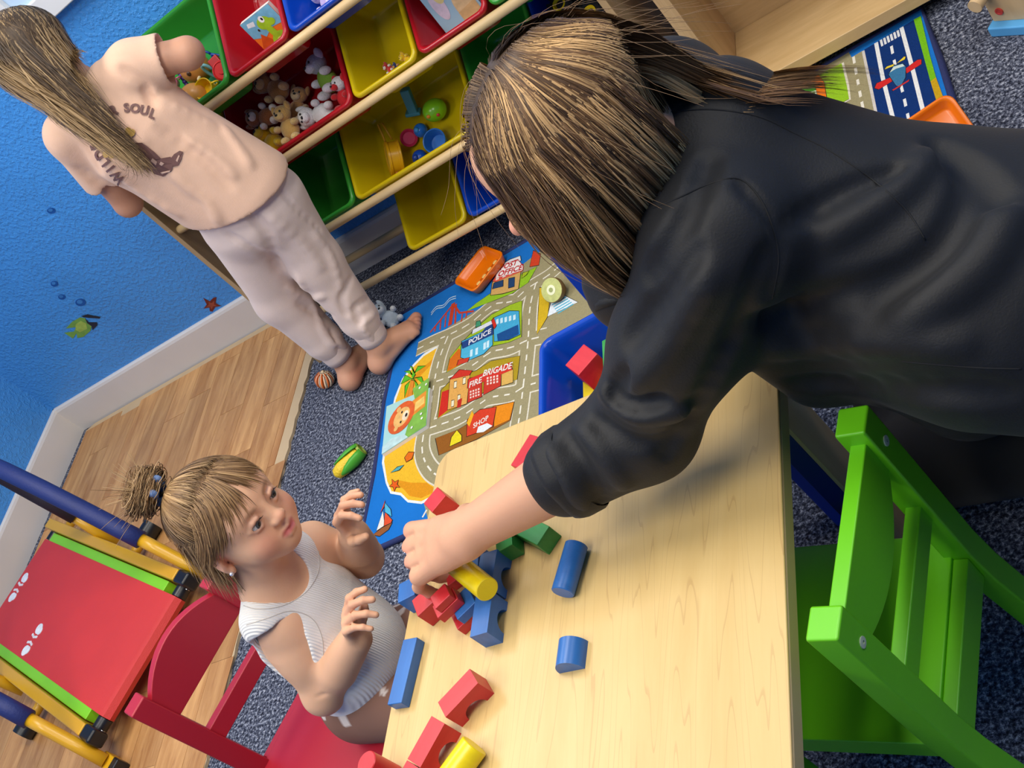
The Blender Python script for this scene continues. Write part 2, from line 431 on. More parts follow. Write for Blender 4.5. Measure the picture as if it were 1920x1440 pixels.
def bin_pt(row, x, y, z):
    """room point inside a bin: x in room, y back from the front lip, z above the rim plane"""
    r = RAILZ[row]; return Vector((x, fy(r) + .019 + y * math.cos(TILT) - z * math.sin(TILT), r + .023 + y * math.sin(TILT) + z * math.cos(TILT)))


add_bin('green', 0, 2, 0, 'wide green plastic bin the girl reaches into on the top row')
add_bin('red', 2, 1, 0, 'red bin holding a dinosaur board book on the top row')
add_bin('blue', 3, 1, 0, 'blue bin holding a lilac plush on the top row')
add_bin('red', 4, 1, 0, 'red bin at the right of the blue one on the top row')
add_bin('yellow', 0, 1, 1, 'yellow bin on the second row, behind the girl')
add_bin('red', 1, 2, 1, 'wide red bin heaped with plush toys on the second row')
add_bin('yellow', 3, 1, 1, 'yellow bin with small figures on the second row')
add_bin('red', 4, 1, 1, 'red bin with a picture box on the second row')
add_bin('green', 5, 1, 1, 'green bin at the right end of the second row')
add_bin('blue', 0, 1, 2, 'blue bin on the third row, behind the girl')
add_bin('green', 1, 1, 2, 'empty dark green bin on the third row')
add_bin('yellow', 2, 2, 2, 'wide yellow bin with a drum and rattles on the third row')
add_bin('green', 4, 1, 2, 'green bin left of the truck bin on the third row')
add_bin('blue', 5, 1, 2, 'blue bin with a black toy truck at the end of the third row')
add_bin('yellow', 2, 1, 3, 'empty yellow bin on the bottom row below the wide yellow one')
add_bin('blue', 3, 1, 3, 'empty blue bin on the bottom row beside the yellow one')
add_bin('red', 4, 1, 3, 'red bin on the bottom row right of the blue one')
add_bin('yellow', 5, 1, 3, 'yellow bin at the right end of the bottom row')

# ------------------------------------------------------------------ maple cabinet
M_MAPLE = wood_mat('cabinet_maple', (196, 160, 106), (220, 186, 132), (4, 30, 30), .4, fine=.1); M_MAPLEV = wood_mat('cabinet_maple_upright', (190, 152, 98), (214, 178, 124), (30, 30, 3), .4, fine=.1)
M_PLYEDGE = wood_mat('plywood_edge', (188, 150, 104), (222, 188, 140), (60, 60, 2), .5, fine=.1)
CX0, CX1, CY0 = -.752, .42, 2.185
cab = thing('wooden_cabinet', 'open-front maple cabinet standing against the back wall', 'cabinet', ((CX0 + CX1) / 2, 2.31, 0))
MB().box((CX0, CY0 + .006, .03), (CX0 + .028, 2.43, .95)).build('side_panel', M_MAPLEV, cab, bevel=.001, world=True)
MB().box((CX1 - .028, CY0 + .006, .03), (CX1, 2.43, .95)).build('side_panel', M_MAPLEV, cab, bevel=.001, world=True)
for x in (CX0, CX1 - .028): MB().box((x, CY0, .03), (x + .028, CY0 + .006, .95)).build('edge_band', M_PLYEDGE, cab, world=True)
MB().box((CX0 + .028, CY0, .04), (CX1 - .028, 2.42, .07)).build('bottom_board', M_MAPLE, cab, bevel=.002, world=True)
MB().box((CX0 + .028, CY0 + .004, .50), (CX1 - .028, 2.42, .525)).build('shelf', M_MAPLE, cab, bevel=.002, world=True)
MB().box((CX0, CY0, .95), (CX1, 2.43, .978)).build('top_board', M_MAPLE, cab, bevel=.003, world=True)
MB().box((CX0 + .028, 2.42, .04), (CX1 - .028, 2.43, .95)).build('back_panel', M_MAPLE, cab, world=True)
for x in (CX0 + .05, CX1 - .09):
    for y in (CY0 + .03, 2.38): MB().box((x, y, 0), (x + .04, y + .04, .04)).build('foot', mat('black_rubber', (22, 22, 24), .6), cab, world=True)

# ------------------------------------------------------------------ table
TZ = .52
M_TOP = wood_mat('table_laminate', (200, 166, 102), (214, 184, 122), (16, 1.5, 16), .36, lines=.17, fine=.05)
M_LEGB = mat('leg_blue', (6, 30, 110), .45); M_LEGW = wood_mat('leg_maple', (196, 160, 112), (214, 180, 134), (30, 30, 3), .45, fine=.1)
TX0, TX1, TY0, TY1 = -1.02, -.468, .20, .992
tb = thing('play_table', 'low maple-top play table between the toddler and the woman', 'table', ((TX0 + TX1) / 2, (TY0 + TY1) / 2, 0), math.radians(-1.8))
tw, td = TX1 - TX0, TY1 - TY0
rr_ = rrect(tw, td, .03, 6)
MB().prism(rr_, TZ - .004, TZ).build('tabletop', M_TOP, tb, bevel=.002)
MB().prism(rrect(tw + .001, td + .001, .0305, 6), TZ - .024, TZ - .004).build('edge_band', mat('table_edge', (196, 168, 118), .45), tb, bevel=.0015)
MB().prism(rrect(tw - .016, td - .016, .022, 6), TZ - .03, TZ - .024).build('underlay', mat('table_underside', (38, 32, 26), .7), tb)
MB().box((-tw / 2 + .05, -td / 2 + .04, TZ - .08), (tw / 2 - .05, td / 2 - .04, TZ - .03)).build('apron', M_LEGW, tb)
for sx in (-1, 1):
    for sy in (-1, 1):
        x1 = sx * (tw / 2 - .026); y1 = sy * (td / 2 - .03)
        lg = MB().box((min(x1, x1 - sx * .006), min(y1, y1 - sy * .075), 0), (max(x1, x1 - sx * .006), max(y1, y1 - sy * .075), TZ - .03)).build('leg', M_LEGW, tb, bevel=.001)
        MB().box((min(x1 - sx * .006, x1 - sx * .034), min(y1, y1 - sy * .075), 0), (max(x1 - sx * .006, x1 - sx * .034), max(y1, y1 - sy * .075), TZ - .03)).build('leg_core', M_LEGB, lg, bevel=.001)


# ------------------------------------------------------------------ children's chairs
def chair(loc, rz, m, label, crest='low', ztop=.53, w=.262, d=.265, lean=.03):
    """local: back towards -y, front towards +y, origin on the floor below the middle of the back edge"""
    t = thing('childs_chair', label, 'chair', loc, rz)
    sz = .28; p = .036
    MB().box((-w / 2 + .004, -.012, sz - .016), (w / 2 - .004, d, sz)).build('seat', m, t, bevel=.002)
    MB().box((-w / 2 + p, -.03, sz - .052), (w / 2 - p, -.012, sz - .004)).build('seat_rail', m, t, bevel=.002)
    MB().box((-w / 2 + .01, d - .03, sz - .052), (w / 2 - .01, d - .012, sz - .016)).build('seat_rail', m, t, bevel=.002)
    for s in (-1, 1):
        x = s * (w / 2 - p / 2)
        MB().box((x - .009, -.01, sz - .052), (x + .009, d - .02, sz - .016)).build('side_rail', m, t, bevel=.002)
        MB().box((x - .016, d - .042, 0), (x + .016, d - .01, sz - .016)).build('front_leg', m, t, bevel=.003)
        # bent back post: leg kicks back at the floor, leans back above the seat
        path = [(-.055, 0), (-.022, sz - .06), (-.018, sz), (-.018 - lean, ztop)]
        loops = []
        for (y, z) in path: loops.append([Vector((x - p / 2, y - .017, z)), Vector((x + p / 2, y - .017, z)), Vector((x + p / 2, y + .017, z)), Vector((x - p / 2, y + .017, z))])
        po = MB().loft(loops).build('back_post', m, t, bevel=.003)
        M = Matrix.Translation((x, -.018 - lean * .82 - .0172, ztop - .045)) @ Matrix.Rotation(math.radians(90) + lean / .25, 4, 'X')
        MB().lathe([(.006, -.001), (.006, .001), (.002, .0014), (.002, -.0004)], 12, M).build('screw_cap', mat('pale_screw', (190, 200, 170), .4), po)
    # curved crest rail
    n = 14; hw = w / 2 - p + .002; prof = []
    zt, hgt = (ztop - .02, .055)
    yy = lambda z: -.018 - lean * (z - sz) / (ztop - sz)
    loops = []
    for i in range(n + 1):
        u = -1 + 2 * i / n; x = u * hw; b = (1 - u * u)
        z1 = zt + (.034 * b if crest == 'high' else 0); z0 = zt - hgt - (.030 * b if crest == 'low' else 0)
        loops.append([Vector((x, yy(z0) - .009, z0)), Vector((x, yy(z0) + .009, z0)), Vector((x, yy(z1) + .009, z1)), Vector((x, yy(z1) - .009, z1))])
    MB().loft(loops).build('crest_rail', m, t, bevel=.002)
    z0, z1 = sz + .085, sz + .118
    MB().loft([[Vector((x, yy(z0) - .009, z0)), Vector((x, yy(z0) + .009, z0)), Vector((x, yy(z1) + .009, z1)), Vector((x, yy(z1) - .009, z1))] for x in (-hw, hw)]).build('back_slat', m, t, bevel=.002)
    return t


M_GREENP = mat('green_lacquer', (104, 196, 20), .35, var=.03); M_REDP = mat('red_lacquer', (176, 30, 46), .38, var=.03); M_BLUEP = mat('blue_lacquer', (14, 66, 178), .35, var=.03)
# back line directions: chair local x runs along the back
chair((-.408, .662, 0), math.radians(90 - 13), M_GREENP, 'lime green wooden child chair pushed up to the table, empty', 'low', lean=.0, ztop=.55)
chair((-1.515, .812, 0), math.radians(-90 - 28), M_REDP, 'red wooden child chair the toddler sits on', 'high')
chair((-.715, 1.30, 0), math.radians(180 - 3), M_BLUEP, 'blue wooden child chair carrying a blue bin of blocks', 'low')

# ------------------------------------------------------------------ wood-look play mat
M_PLANK = wood_mat('mat_plank_print', (166, 110, 56), (220, 168, 106), (26, 3.0, 26), .48, lines=.16, fine=1.0)
M_FOAM = mat('mat_foam', (196, 170, 132), .7)
play = thing('foam_mat', 'wood-look foam play mat under the toy treadmill', 'floor mat', (-2.8, 1.2, 0))
edge = []
n = 110
for i in range(n + 1):
    y = 2.43 - (2.43 + .4) * i / n
    x = -2.172 + .045 * i / n + .0035 * math.sin(i * 2.4) - (.0 if y < 2.2 else (y - 2.2) * .25)
    edge.append((x, y))
poly = [(-3.455, -.4), *[(p[0], p[1]) for p in reversed(edge)], (-2.9, 2.428), (-3.40, 2.425), (-3.445, 2.41), (-3.44, 2.36)]
MB().prism(poly, 0, .0085).build('foam_base', M_FOAM, play, world=True)
PA = math.radians(0.5); ca, sa = math.cos(PA), math.sin(PA)
pw = .11; rows = int(1.42 / pw) + 1
plank_me = {}
for r in range(rows):
    x0 = -3.44 + r * pw; y = -.4 + (RNG.random() * .5 - .5)
    while y < 2.42:
        L = float(RNG.choice([.34, .46, .58, .7])); a, b = max(y, -.395), min(y + L, 2.405)
        x1 = min(x0 + pw, -2.165 + .04 * (2.43 - b) / 2.83 - max(0, b - 2.2) * .25)
        if b - a > .03 and x1 - x0 > .015:
            key = (round(x1 - x0, 3), round(b - a, 3))
            if key not in plank_me:
                w, l = key; me = MB().box((0, 0, 0), (w - .0012, l - .0015, .0016)).mesh('plank'); me.materials.append(M_PLANK); plank_me[key] = me
            o = bpy.data.objects.new('plank', plank_me[key]); COL.objects.link(o); o.parent = play
            o.matrix_parent_inverse = Matrix.Translation((2.8, -1.2, 0)); o.location = (x0, a, .0084)
        y += L

# ------------------------------------------------------------------ printed play rug
RUGZ = .009
M_RUGP = vcol_mat('rug_print', .9, .1, bump=.5, bscale=420, var=.16, vscale=260)
rFL, rFR = at(757, 592, 0), at(1731, 20, 0)
rNL = at(676, 1048, 0); ru = (rFR - rFL); rv = (rNL - rFL)
RL = lambda u, v, z: Vector((rFL.x + ru.x * u + rv.x * v, rFL.y + ru.y * u + rv.y * v, z))
rug = thing('play_rug', 'printed town play rug with roads, police station and runway', 'rug', tuple(RL(.5, .5, 0)))
bd = [RL(u, v, 0) for u, v in ((0, 0), (1, 0), (1, 1), (0, 1))]
MB().loft([[p for p in bd], [Vector((p.x, p.y, RUGZ)) for p in bd]]).build('rug_base', mat('rug_sea', (28, 112, 192), .95, .1, bump=.4, bscale=300), rug, world=True)
bp = [RL(u, v, .006) for u, v in ((0, 0), (.25, .002), (.5, -.002), (.75, .003), (1, 0), (1.002, .25), (1, .5), (1, 1), (.6, 1), (.25, 1.003), (0, 1), (.003, .7), (-.004, .4), (0, .2), (0, 0))]
MB().tube(bp, .0075, 8).build('bound_edge', mat('rug_binding', (34, 44, 92), .8, bump=.5, bscale=300), rug, smooth=True, world=True)

PR = MB(); LAY = [0]


def lay(): LAY[0] += 1; return RUGZ + .0002 + LAY[0] * .000006


def rp(pts, col, z=None):
    z = z if z is not None else lay(); PR.add([at(x, y, z) for x, y in pts], [tuple(range(len(pts)))], col)


def ro(pts, col, oc=(35, 30, 28), w=1.3):
    """filled shape with a dark printed outline"""
    c = np.mean(np.array(pts), 0); z = lay()
    q = []
    for x, y in pts:
        d = np.array([x, y]) - c; d = d / (np.linalg.norm(d) + 1e-6) * w; q.append((x + d[0], y + d[1]))
    rp(q, oc, z); rp(pts, col)


def line(pts, w, col, z=None, n=None):
    """printed stripe of width w metres along a polyline in photo survey points"""
    z = z if z is not None else lay(); P = [at(x, y, z) for x, y in pts]; L = []; R = []
    for i, p in enumerate(P):
        d = (P[min(i + 1, len(P) - 1)] - P[max(i - 1, 0)]); d.z = 0; d.normalize(); nrm = Vector((-d.y, d.x, 0)) * w / 2
        L.append(p + nrm); R.append(p - nrm)
    for i in range(len(P) - 1): PR.add([L[i], L[i + 1], R[i + 1], R[i]], [(0, 1, 2, 3)], col)


def smoothpts(pts, k=5):
    P = [np.array(p, float) for p in pts]; out = []
    for i in range(len(P) - 1):
        p0, p1, p2, p3 = P[max(i - 1, 0)], P[i], P[i + 1], P[min(i + 2, len(P) - 1)]
        for t in np.linspace(0, 1, k, endpoint=False):
            out.append(.5 * ((2 * p1) + (-p0 + p2) * t + (2 * p0 - 5 * p1 + 4 * p2 - p3) * t * t + (-p0 + 3 * p1 - 3 * p2 + p3) * t ** 3))
    out.append(P[-1]); return [tuple(p) for p in out]


def dashes(pts, w, L, gap, col):
    z = lay(); P = [at(x, y, z) for x, y in smoothpts(pts, 8)]; acc = 0.0; seg = []
    for a, b in zip(P[:-1], P[1:]):
        n = max(1, int((b - a).length / .004))
        for k in range(n): seg.append(a.lerp(b, k / n))
    i = 0; step = (P[1] - P[0]).length
    dist = [0]
    for a, b in zip(seg[:-1], seg[1:]): dist.append(dist[-1] + (b - a).length)
    s = 0
    while s + L < dist[-1]:
        a = seg[int(np.searchsorted(dist, s))]; b = seg[min(int(np.searchsorted(dist, s + L)), len(seg) - 1)]
        d = (b - a).normalized(); nr = Vector((-d.y, d.x, 0)) * w / 2
        PR.add([a + nr, b + nr, b - nr, a - nr], [(0, 1, 2, 3)], col); s += L + gap


def road(pts, w=.043):
    sp = smoothpts(pts); line(sp, w + .008, (226, 218, 196)); ROADS.append((pts, sp, w))


ROADS = []
c6 = lambda L: [(560 + x / 3, 440 + y / 3) for x, y in L]
cR = lambda L: [(1440 + x / 4, y / 4) for x, y in L]
KH = (160, 150, 112); LIME = (150, 196, 40); SAND = (240, 186, 48)
# land under everything right of the coast
rp([(794, 650), (843, 612), (905, 575), (935, 540), (975, 500), (1000, 480), (1200, 345), (1467, 172), (1590, 95), (1700, 300), (1500, 700), (1100, 1000), (812, 935), (785, 840), (805, 720)], KH)
# sand with a white surf line
sand = [(794, 668), (836, 642), (826, 675), (812, 720), (804, 765), (791, 810), (786, 842), (792, 880), (830, 905), (826, 932), (809, 930), (790, 940), (765, 937), (752, 924), (734, 921), (726, 902), (720, 865), (724, 840), (735, 790), (742, 750), (755, 715), (775, 688)]
cc = np.mean(np.array(sand), 0)
rp([tuple(np.array(p) + (np.array(p) - cc) / np.linalg.norm(np.array(p) - cc) * 5) for p in sand], (232, 236, 230)); rp(sand, SAND)
rp([(800, 905), (826, 925), (809, 925), (790, 934), (768, 930), (755, 915), (742, 912), (746, 900), (770, 905)], (226, 150, 30))
rp([(760, 740), (780, 700), (815, 670), (800, 700), (775, 760), (755, 800)], (226, 150, 30)); rp([(770, 735), (790, 703), (812, 680), (805, 720), (795, 770), (770, 800)], SAND)
line(smoothpts([(834, 645), (824, 680), (808, 725), (800, 770)]), .009, (70, 150, 40)); line(smoothpts([(788, 815), (782, 845), (790, 880), (812, 903)]), .011, (70, 150, 40))
rp([(809, 1000), (795, 945), (830, 920), (870, 950), (850, 1010)], KH); dashes([(775, 1000), (792, 970), (806, 945)], .005, .02, .018, (232, 226, 210))
# roads
road([(782, 655), (810, 641), (843, 627), (880, 607), (913, 580), (933, 568), (960, 565), (990, 540), (1027, 517), (1060, 490), (1107, 462), (1180, 420)])
road([(840, 630), (824, 672), (813, 723), (806, 773), (794, 815), (792, 850), (806, 880), (830, 896), (870, 905)])
road([(818, 715), (860, 700), (893, 680), (920, 660), (960, 651), (988, 638), (1020, 630)])
road([(806, 802), (860, 783), (900, 757), (920, 745), (960, 738), (982, 725), (1015, 715)])
road([(1005, 530), (994, 575), (990, 640), (983, 707), (974, 780), (965, 830)])
for pts, sp, w in ROADS: line(sp, w, KH)
for pts, sp, w in ROADS: dashes(pts, .0042, .021, .017, (238, 232, 214))
# blocks of grass between the roads
blk1 = c6([(832, 775), (852, 690), (925, 600), (1010, 515), (1085, 450), (1190, 395), (1255, 372), (1252, 575), (1180, 606), (1060, 632), (960, 705)])
ro(blk1, (160, 190, 40)); rp(c6([(835, 770), (850, 700), (900, 640), (960, 690), (940, 715)]), (214, 110, 30))
ro(c6([(782, 1035), (802, 875), (872, 805), (1000, 765), (1080, 712), (1244, 682), (1228, 815), (1080, 856), (980, 930), (850, 992)]), (176, 150, 36))
rp(c6([(785, 1030), (806, 885), (860, 865), (840, 985)]), (206, 48, 36))
ro(c6([(770, 1145), (900, 1095), (1010, 1030), (1095, 965), (1212, 940), (1190, 1045), (1000, 1150), (790, 1240)]), (150, 92, 34)); rp(c6([(1100, 968), (1210, 942), (1185, 1040), (1100, 1080)]), (232, 140, 30))
ro(c6([(945, 430), (1060, 385), (1110, 365), (1200, 330), (1290, 270), (1340, 180), (1240, 230), (1080, 330), (1000, 385)]), LIME)
ro(c6([(1355, 300), (1420, 290), (1400, 460), (1340, 560), (1350, 420)]), (214, 178, 40)); ro(c6([(1420, 380), (1490, 340), (1570, 380), (1400, 460)]), (232, 238, 240))
for k in range(5): line(c6([(1425 + 8 * k, 395 + 12 * k), (1505 + 10 * k, 350 + 10 * k)]), .004, (80, 180, 205))
ro(c6([(1300, 180), (1320, 90), (1360, 110), (1350, 170)]), (214, 70, 40))
ro(c6([(1590, 190), (1640, 150), (1740, 130), (1720, 220), (1690, 290), (1640, 270), (1650, 220), (1600, 210)]), (240, 150, 40)); ro(c6([(1620, 215), (1650, 190), (1680, 200), (1655, 260)]), (225, 240, 245))
# bridge
RB = (200, 66, 40)
for a, b, w in (((740, 550), (870, 390), .006), ((870, 390), (905, 440), .006), ((905, 440), (985, 430), .006), ((870, 385), (850, 510), .013), ((885, 390), (880, 500), .006), ((770, 520), (765, 545), .004), ((800, 480), (795, 535), .004), ((830, 445), (822, 520), .004), ((920, 445), (915, 490), .004), ((945, 440), (940, 470), .004)): line(c6([a, b]), w, RB)
for k in range(2): line(smoothpts(c6([(745, 440 + 12 * k), (775, 405 + 12 * k), (815, 395 + 12 * k), (850, 358 + 12 * k), (885, 345 + 12 * k)])), .003, (200, 226, 240))
# police station
ro(c6([(912, 690), (918, 600), (1090, 520), (1090, 620), (1040, 670), (960, 705)]), (80, 180, 214)); ro(c6([(1100, 600), (1095, 470), (1185, 430), (1238, 430), (1245, 560), (1180, 590)]), (70, 170, 210))
ro(c6([(918, 605), (924, 640), (1095, 560), (1085, 480), (1020, 560)]), (40, 70, 130)); rp(c6([(1115, 560), (1180, 530), (1235, 505), (1240, 560), (1180, 590), (1120, 600)]), (30, 80, 140))
ro(c6([(975, 560), (980, 535), (1090, 480), (1092, 500)]), (222, 224, 230)); ro(c6([(995, 520), (1000, 490), (1020, 485), (1025, 510)]), (70, 150, 110)); ro(c6([(890, 735), (900, 705), (960, 690), (950, 715)]), (206, 66, 44))
for x, y in ((965, 650), (995, 640), (1040, 610), (1058, 600)): rp(c6([(x, y), (x + 14, y - 7), (x + 12, y + 32), (x - 2, y + 38)]), (206, 236, 244))
for k in range(5): rp(c6([(1110 + 24 * k, 478 - 6 * k), (1124 + 24 * k, 472 - 6 * k), (1124 + 24 * k, 500 - 6 * k), (1110 + 24 * k, 506 - 6 * k)]), (206, 236, 244))
ro(c6([(1085, 485), (1098, 470), (1112, 510), (1100, 530)]), (210, 50, 40))
# fire station
ro(c6([(838, 985), (852, 810), (890, 790), (965, 770), (950, 900), (945, 950)]), (224, 166, 84)); ro(c6([(850, 815), (905, 760), (975, 765), (960, 790)]), (206, 56, 40)); ro(c6([(950, 945), (960, 810), (1030, 790), (1030, 910)]), (200, 60, 44)); ro(c6([(1040, 900), (1045, 780), (1140, 760), (1135, 850)]), (200, 60, 44))
ro(c6([(1140, 850), (1142, 770), (1205, 730), (1205, 830)]), (220, 176, 90)); ro(c6([(950, 865), (955, 812), (1195, 715), (1200, 760)]), (214, 56, 44))
for x, y in ((875, 830), (925, 808), (860, 935), (895, 905)): ro(c6([(x, y), (x + 14, y - 5), (x + 12, y + 28), (x - 2, y + 33)]), (236, 226, 190))
rp(c6([(890, 975), (895, 930), (920, 918), (912, 968)]), (190, 46, 36))
for r_ in range(3):
    for q in range(4): rp(c6([(1058 + 18 * q, 803 + 16 * r_ - 4 * q), (1068 + 18 * q, 800 + 16 * r_ - 4 * q), (1068 + 18 * q, 811 + 16 * r_ - 4 * q), (1058 + 18 * q, 814 + 16 * r_ - 4 * q)]), (240, 214, 200)); rp(c6([(963 + 15 * q, 880 + 16 * r_ - 5 * q), (972 + 15 * q, 877 + 16 * r_ - 5 * q), (972 + 15 * q, 887 + 16 * r_ - 5 * q), (963 + 15 * q, 890 + 16 * r_ - 5 * q)]), (240, 214, 200))
# shop and lemon
ro(c6([(945, 1135), (950, 1040), (1020, 985), (1110, 970), (1090, 1080)]), (214, 66, 40)); rp(c6([(1000, 1115), (1010, 1080), (1060, 1060), (1090, 1075), (1040, 1110)]), (232, 236, 238)); rp(c6([(945, 1060), (975, 990), (985, 1010), (960, 1080)]), (240, 176, 40))
ro(c6([(850, 1190), (860, 1140), (890, 1100), (915, 1130), (915, 1160)]), (234, 214, 40))
# post office
ro(c6([(1080, 340), (1090, 270), (1130, 230), (1250, 200), (1235, 305), (1150, 330)]), (214, 170, 100)); ro(c6([(1090, 262), (1120, 215), (1255, 190), (1258, 205), (1110, 265)]), (226, 90, 70))
for k in range(4): rp(c6([(1108 + 38 * k, 258 - 15 * k), (1126 + 38 * k, 250 - 15 * k), (1126 + 38 * k, 225 - 12 * k), (1112 + 38 * k, 230 - 12 * k)]), (238, 230, 220))
ro(c6([(1090, 305), (1100, 272), (1150, 255), (1148, 290)]), (40, 70, 110)); ro(c6([(1180, 300), (1182, 248), (1215, 240), (1212, 290)]), (40, 70, 110)); ro(c6([(1255, 245), (1262, 215), (1295, 205), (1280, 225)]), (170, 190, 40))
ro(c6([(1130, 175), (1190, 140), (1245, 120), (1250, 145), (1180, 178)]), (228, 230, 232))
# palm
ro(c6([(612, 918), (632, 820), (648, 822), (638, 905)]), (226, 140, 50))
for tip, b1, b2 in (((575, 840), (600, 790), (620, 815)), ((595, 770), (625, 765), (640, 790)), ((712, 738), (670, 742), (650, 780)), ((708, 850), (690, 800), (660, 805)), ((625, 740), (640, 745), (655, 785)), ((595, 915), (600, 850), (625, 825)), ((660, 870), (668, 840), (650, 815))):
    ro(c6([(640, 812), b1, tip, b2]), (96, 186, 40))
# sailboat, starfish, shells
ro([(699, 1003), (716, 990), (735, 980), (728, 993), (712, 1005)], (150, 90, 50)); ro([(706, 995), (718, 958), (721, 985)], (232, 226, 214)); ro([(722, 960), (735, 975), (733, 980), (720, 986)], (226, 84, 50)); ro([(721, 942), (732, 955), (734, 968), (722, 960)], (80, 180, 214)); ro([(713, 962), (722, 938), (720, 950)], (200, 70, 50))
st = [(740 + (10 if k % 2 == 0 else 4.2) * math.cos(k * math.pi / 5 + .4), 909 + (12 if k % 2 == 0 else 4.6) * math.sin(k * math.pi / 5 + .4)) for k in range(10)]; ro(st, (232, 96, 30))
ro([(759, 858), (766, 848), (776, 848), (772, 860), (762, 866)], (226, 110, 30)); ro([(733, 886), (745, 876), (757, 872), (748, 881)], (90, 170, 170))
# right end: field, taxi road, runway and aeroplane
rp(cR([(90, 720), (380, 560), (560, 470), (610, 740), (420, 840), (300, 900)]), LIME); ro(cR([(110, 695), (250, 625), (380, 560), (420, 620), (440, 740), (420, 820), (360, 850), (200, 800)]), (238, 120, 30)); ro(cR([(150, 705), (310, 625), (350, 630), (370, 740), (360, 830), (200, 790)]), (70, 140, 44))
line(cR([(300, 700), (355, 680), (368, 750), (315, 775), (300, 700)]), .004, (210, 226, 190))
rp(cR([(560, 470), (710, 380), (860, 1040), (760, 1010), (640, 900), (450, 850), (620, 760)]), KH); line(cR([(560, 470), (600, 640), (615, 745), (450, 835)]), .005, (226, 218, 196)); line(cR([(715, 380), (760, 600), (850, 1030)]), .007, (214, 206, 196)); dashes(cR([(640, 425), (690, 700), (745, 960)]), .006, .022, .018, (238, 232, 214))
rp(cR([(610, 880), (635, 865), (632, 915)]), (190, 170, 40))
rp(cR([(722, 372), (1092, 150), (1190, 500), (1285, 830), (1560, 1780), (1080, 2050), (960, 1500), (860, 1035), (775, 620)]), (18, 52, 112))
line(cR([(810, 320), (860, 580), (985, 1080)]), .0085, (236, 236, 232)); line(cR([(1000, 205), (1080, 500), (1170, 860)]), .0085, (236, 236, 232)); dashes(cR([(925, 345), (950, 470), (1010, 690), (1060, 920)]), .006, .024, .022, (236, 236, 232))
for k in range(6): line(cR([(846 + 25 * k, 298 - 14 * k), (858 + 25 * k, 345 - 14 * k)]), .005, (232, 232, 230)); line(cR([(1000 + 28 * k, 990 - 14 * k), (1018 + 28 * k, 1060 - 14 * k)]), .005, (232, 232, 230))
rp(cR([(1092, 146), (1145, 120), (1215, 420), (1260, 580), (1218, 610)]), (120, 190, 30)); rp(cR([(1218, 610), (1260, 580), (1340, 800), (1285, 830)]), (200, 160, 30))
ro(cR([(800, 660), (815, 625), (920, 580), (930, 610), (830, 670)]), (214, 44, 44)); ro(cR([(1030, 515), (1120, 450), (1150, 445), (1150, 480), (1040, 550)]), (214, 44, 44)); ro(cR([(905, 560), (940, 495), (1010, 475), (1032, 500), (1030, 580), (990, 655), (960, 640)]), (60, 120, 160)); rp(cR([(912, 545), (942, 500), (1008, 480), (1025, 495), (960, 515)]), (210, 226, 216))
ro(cR([(875, 520), (890, 500), (945, 480), (940, 495)]), (240, 210, 60)); ro(cR([(965, 475), (1020, 425), (1032, 425), (1025, 445)]), (240, 210, 60)); ro(cR([(930, 675), (1060, 595), (1055, 610), (940, 680)]), (200, 50, 50))


def text_mesh(txt, size=1.0, bold=0.0, spacing=1.0, fine=0):
    cu = bpy.data.curves.new('t', 'FONT'); cu.body = txt; cu.size = size; cu.offset = bold; cu.space_character = spacing; cu.resolution_u = 3
    to = bpy.data.objects.new('t', cu); COL.objects.link(to); dg = bpy.context.evaluated_depsgraph_get(); me = bpy.data.meshes.new_from_object(to.evaluated_get(dg))
    if fine:
        bm = bmesh.new(); bm.from_mesh(me); bmesh.ops.triangulate(bm, faces=bm.faces); bmesh.ops.subdivide_edges(bm, edges=bm.edges, cuts=fine, use_grid_fill=True); bm.to_mesh(me); bm.free()
    v = [tuple(p.co) for p in me.vertices]; f = [tuple(p.vertices) for p in me.polygons]
    bpy.data.objects.remove(to); bpy.data.curves.remove(cu); bpy.data.meshes.remove(me); return v, f


def rug_text(txt, a, b, col, hr=1.0, bold=.02):
    v, f = text_mesh(txt, 1, bold); z = lay(); A = at(*a, z); B = at(*b, z); d = B - A; L = d.length; d.normalize(); u = Vector((-d.y, d.x, 0))
    x0 = min(p[0] for p in v); x1 = max(p[0] for p in v); s = L / (x1 - x0)
    PR.add([A + d * ((p[0] - x0) * s) + u * (p[1] * s * hr) for p in v], f, col)


rug_text('POLICE', (560 + 955 / 3, 440 + 622 / 3), (560 + 1082 / 3, 440 + 552 / 3), (238, 240, 244), 1.1)
rug_text('FIRE', (560 + 958 / 3, 440 + 862 / 3), (560 + 1028 / 3, 440 + 830 / 3), (240, 232, 220), 1.2); rug_text('BRIGADE', (560 + 1034 / 3, 440 + 798 / 3), (560 + 1195 / 3, 440 + 752 / 3), (240, 232, 220), 1.2)
rug_text('SHOP', (560 + 982 / 3, 440 + 1090 / 3), (560 + 1068 / 3, 440 + 1040 / 3), (240, 226, 214), 1.2)
ro(c6([(1108, 245), (1122, 180), (1230, 140), (1262, 178), (1258, 200)]), (244, 240, 234), (190, 50, 50)); rug_text('POST', (560 + 1132 / 3, 440 + 200 / 3), (560 + 1226 / 3, 440 + 168 / 3), (196, 30, 36), 1.0, .03); rug_text('OFFICE', (560 + 1118 / 3, 440 + 238 / 3), (560 + 1254 / 3, 440 + 196 / 3), (196, 30, 36), 1.0, .03)
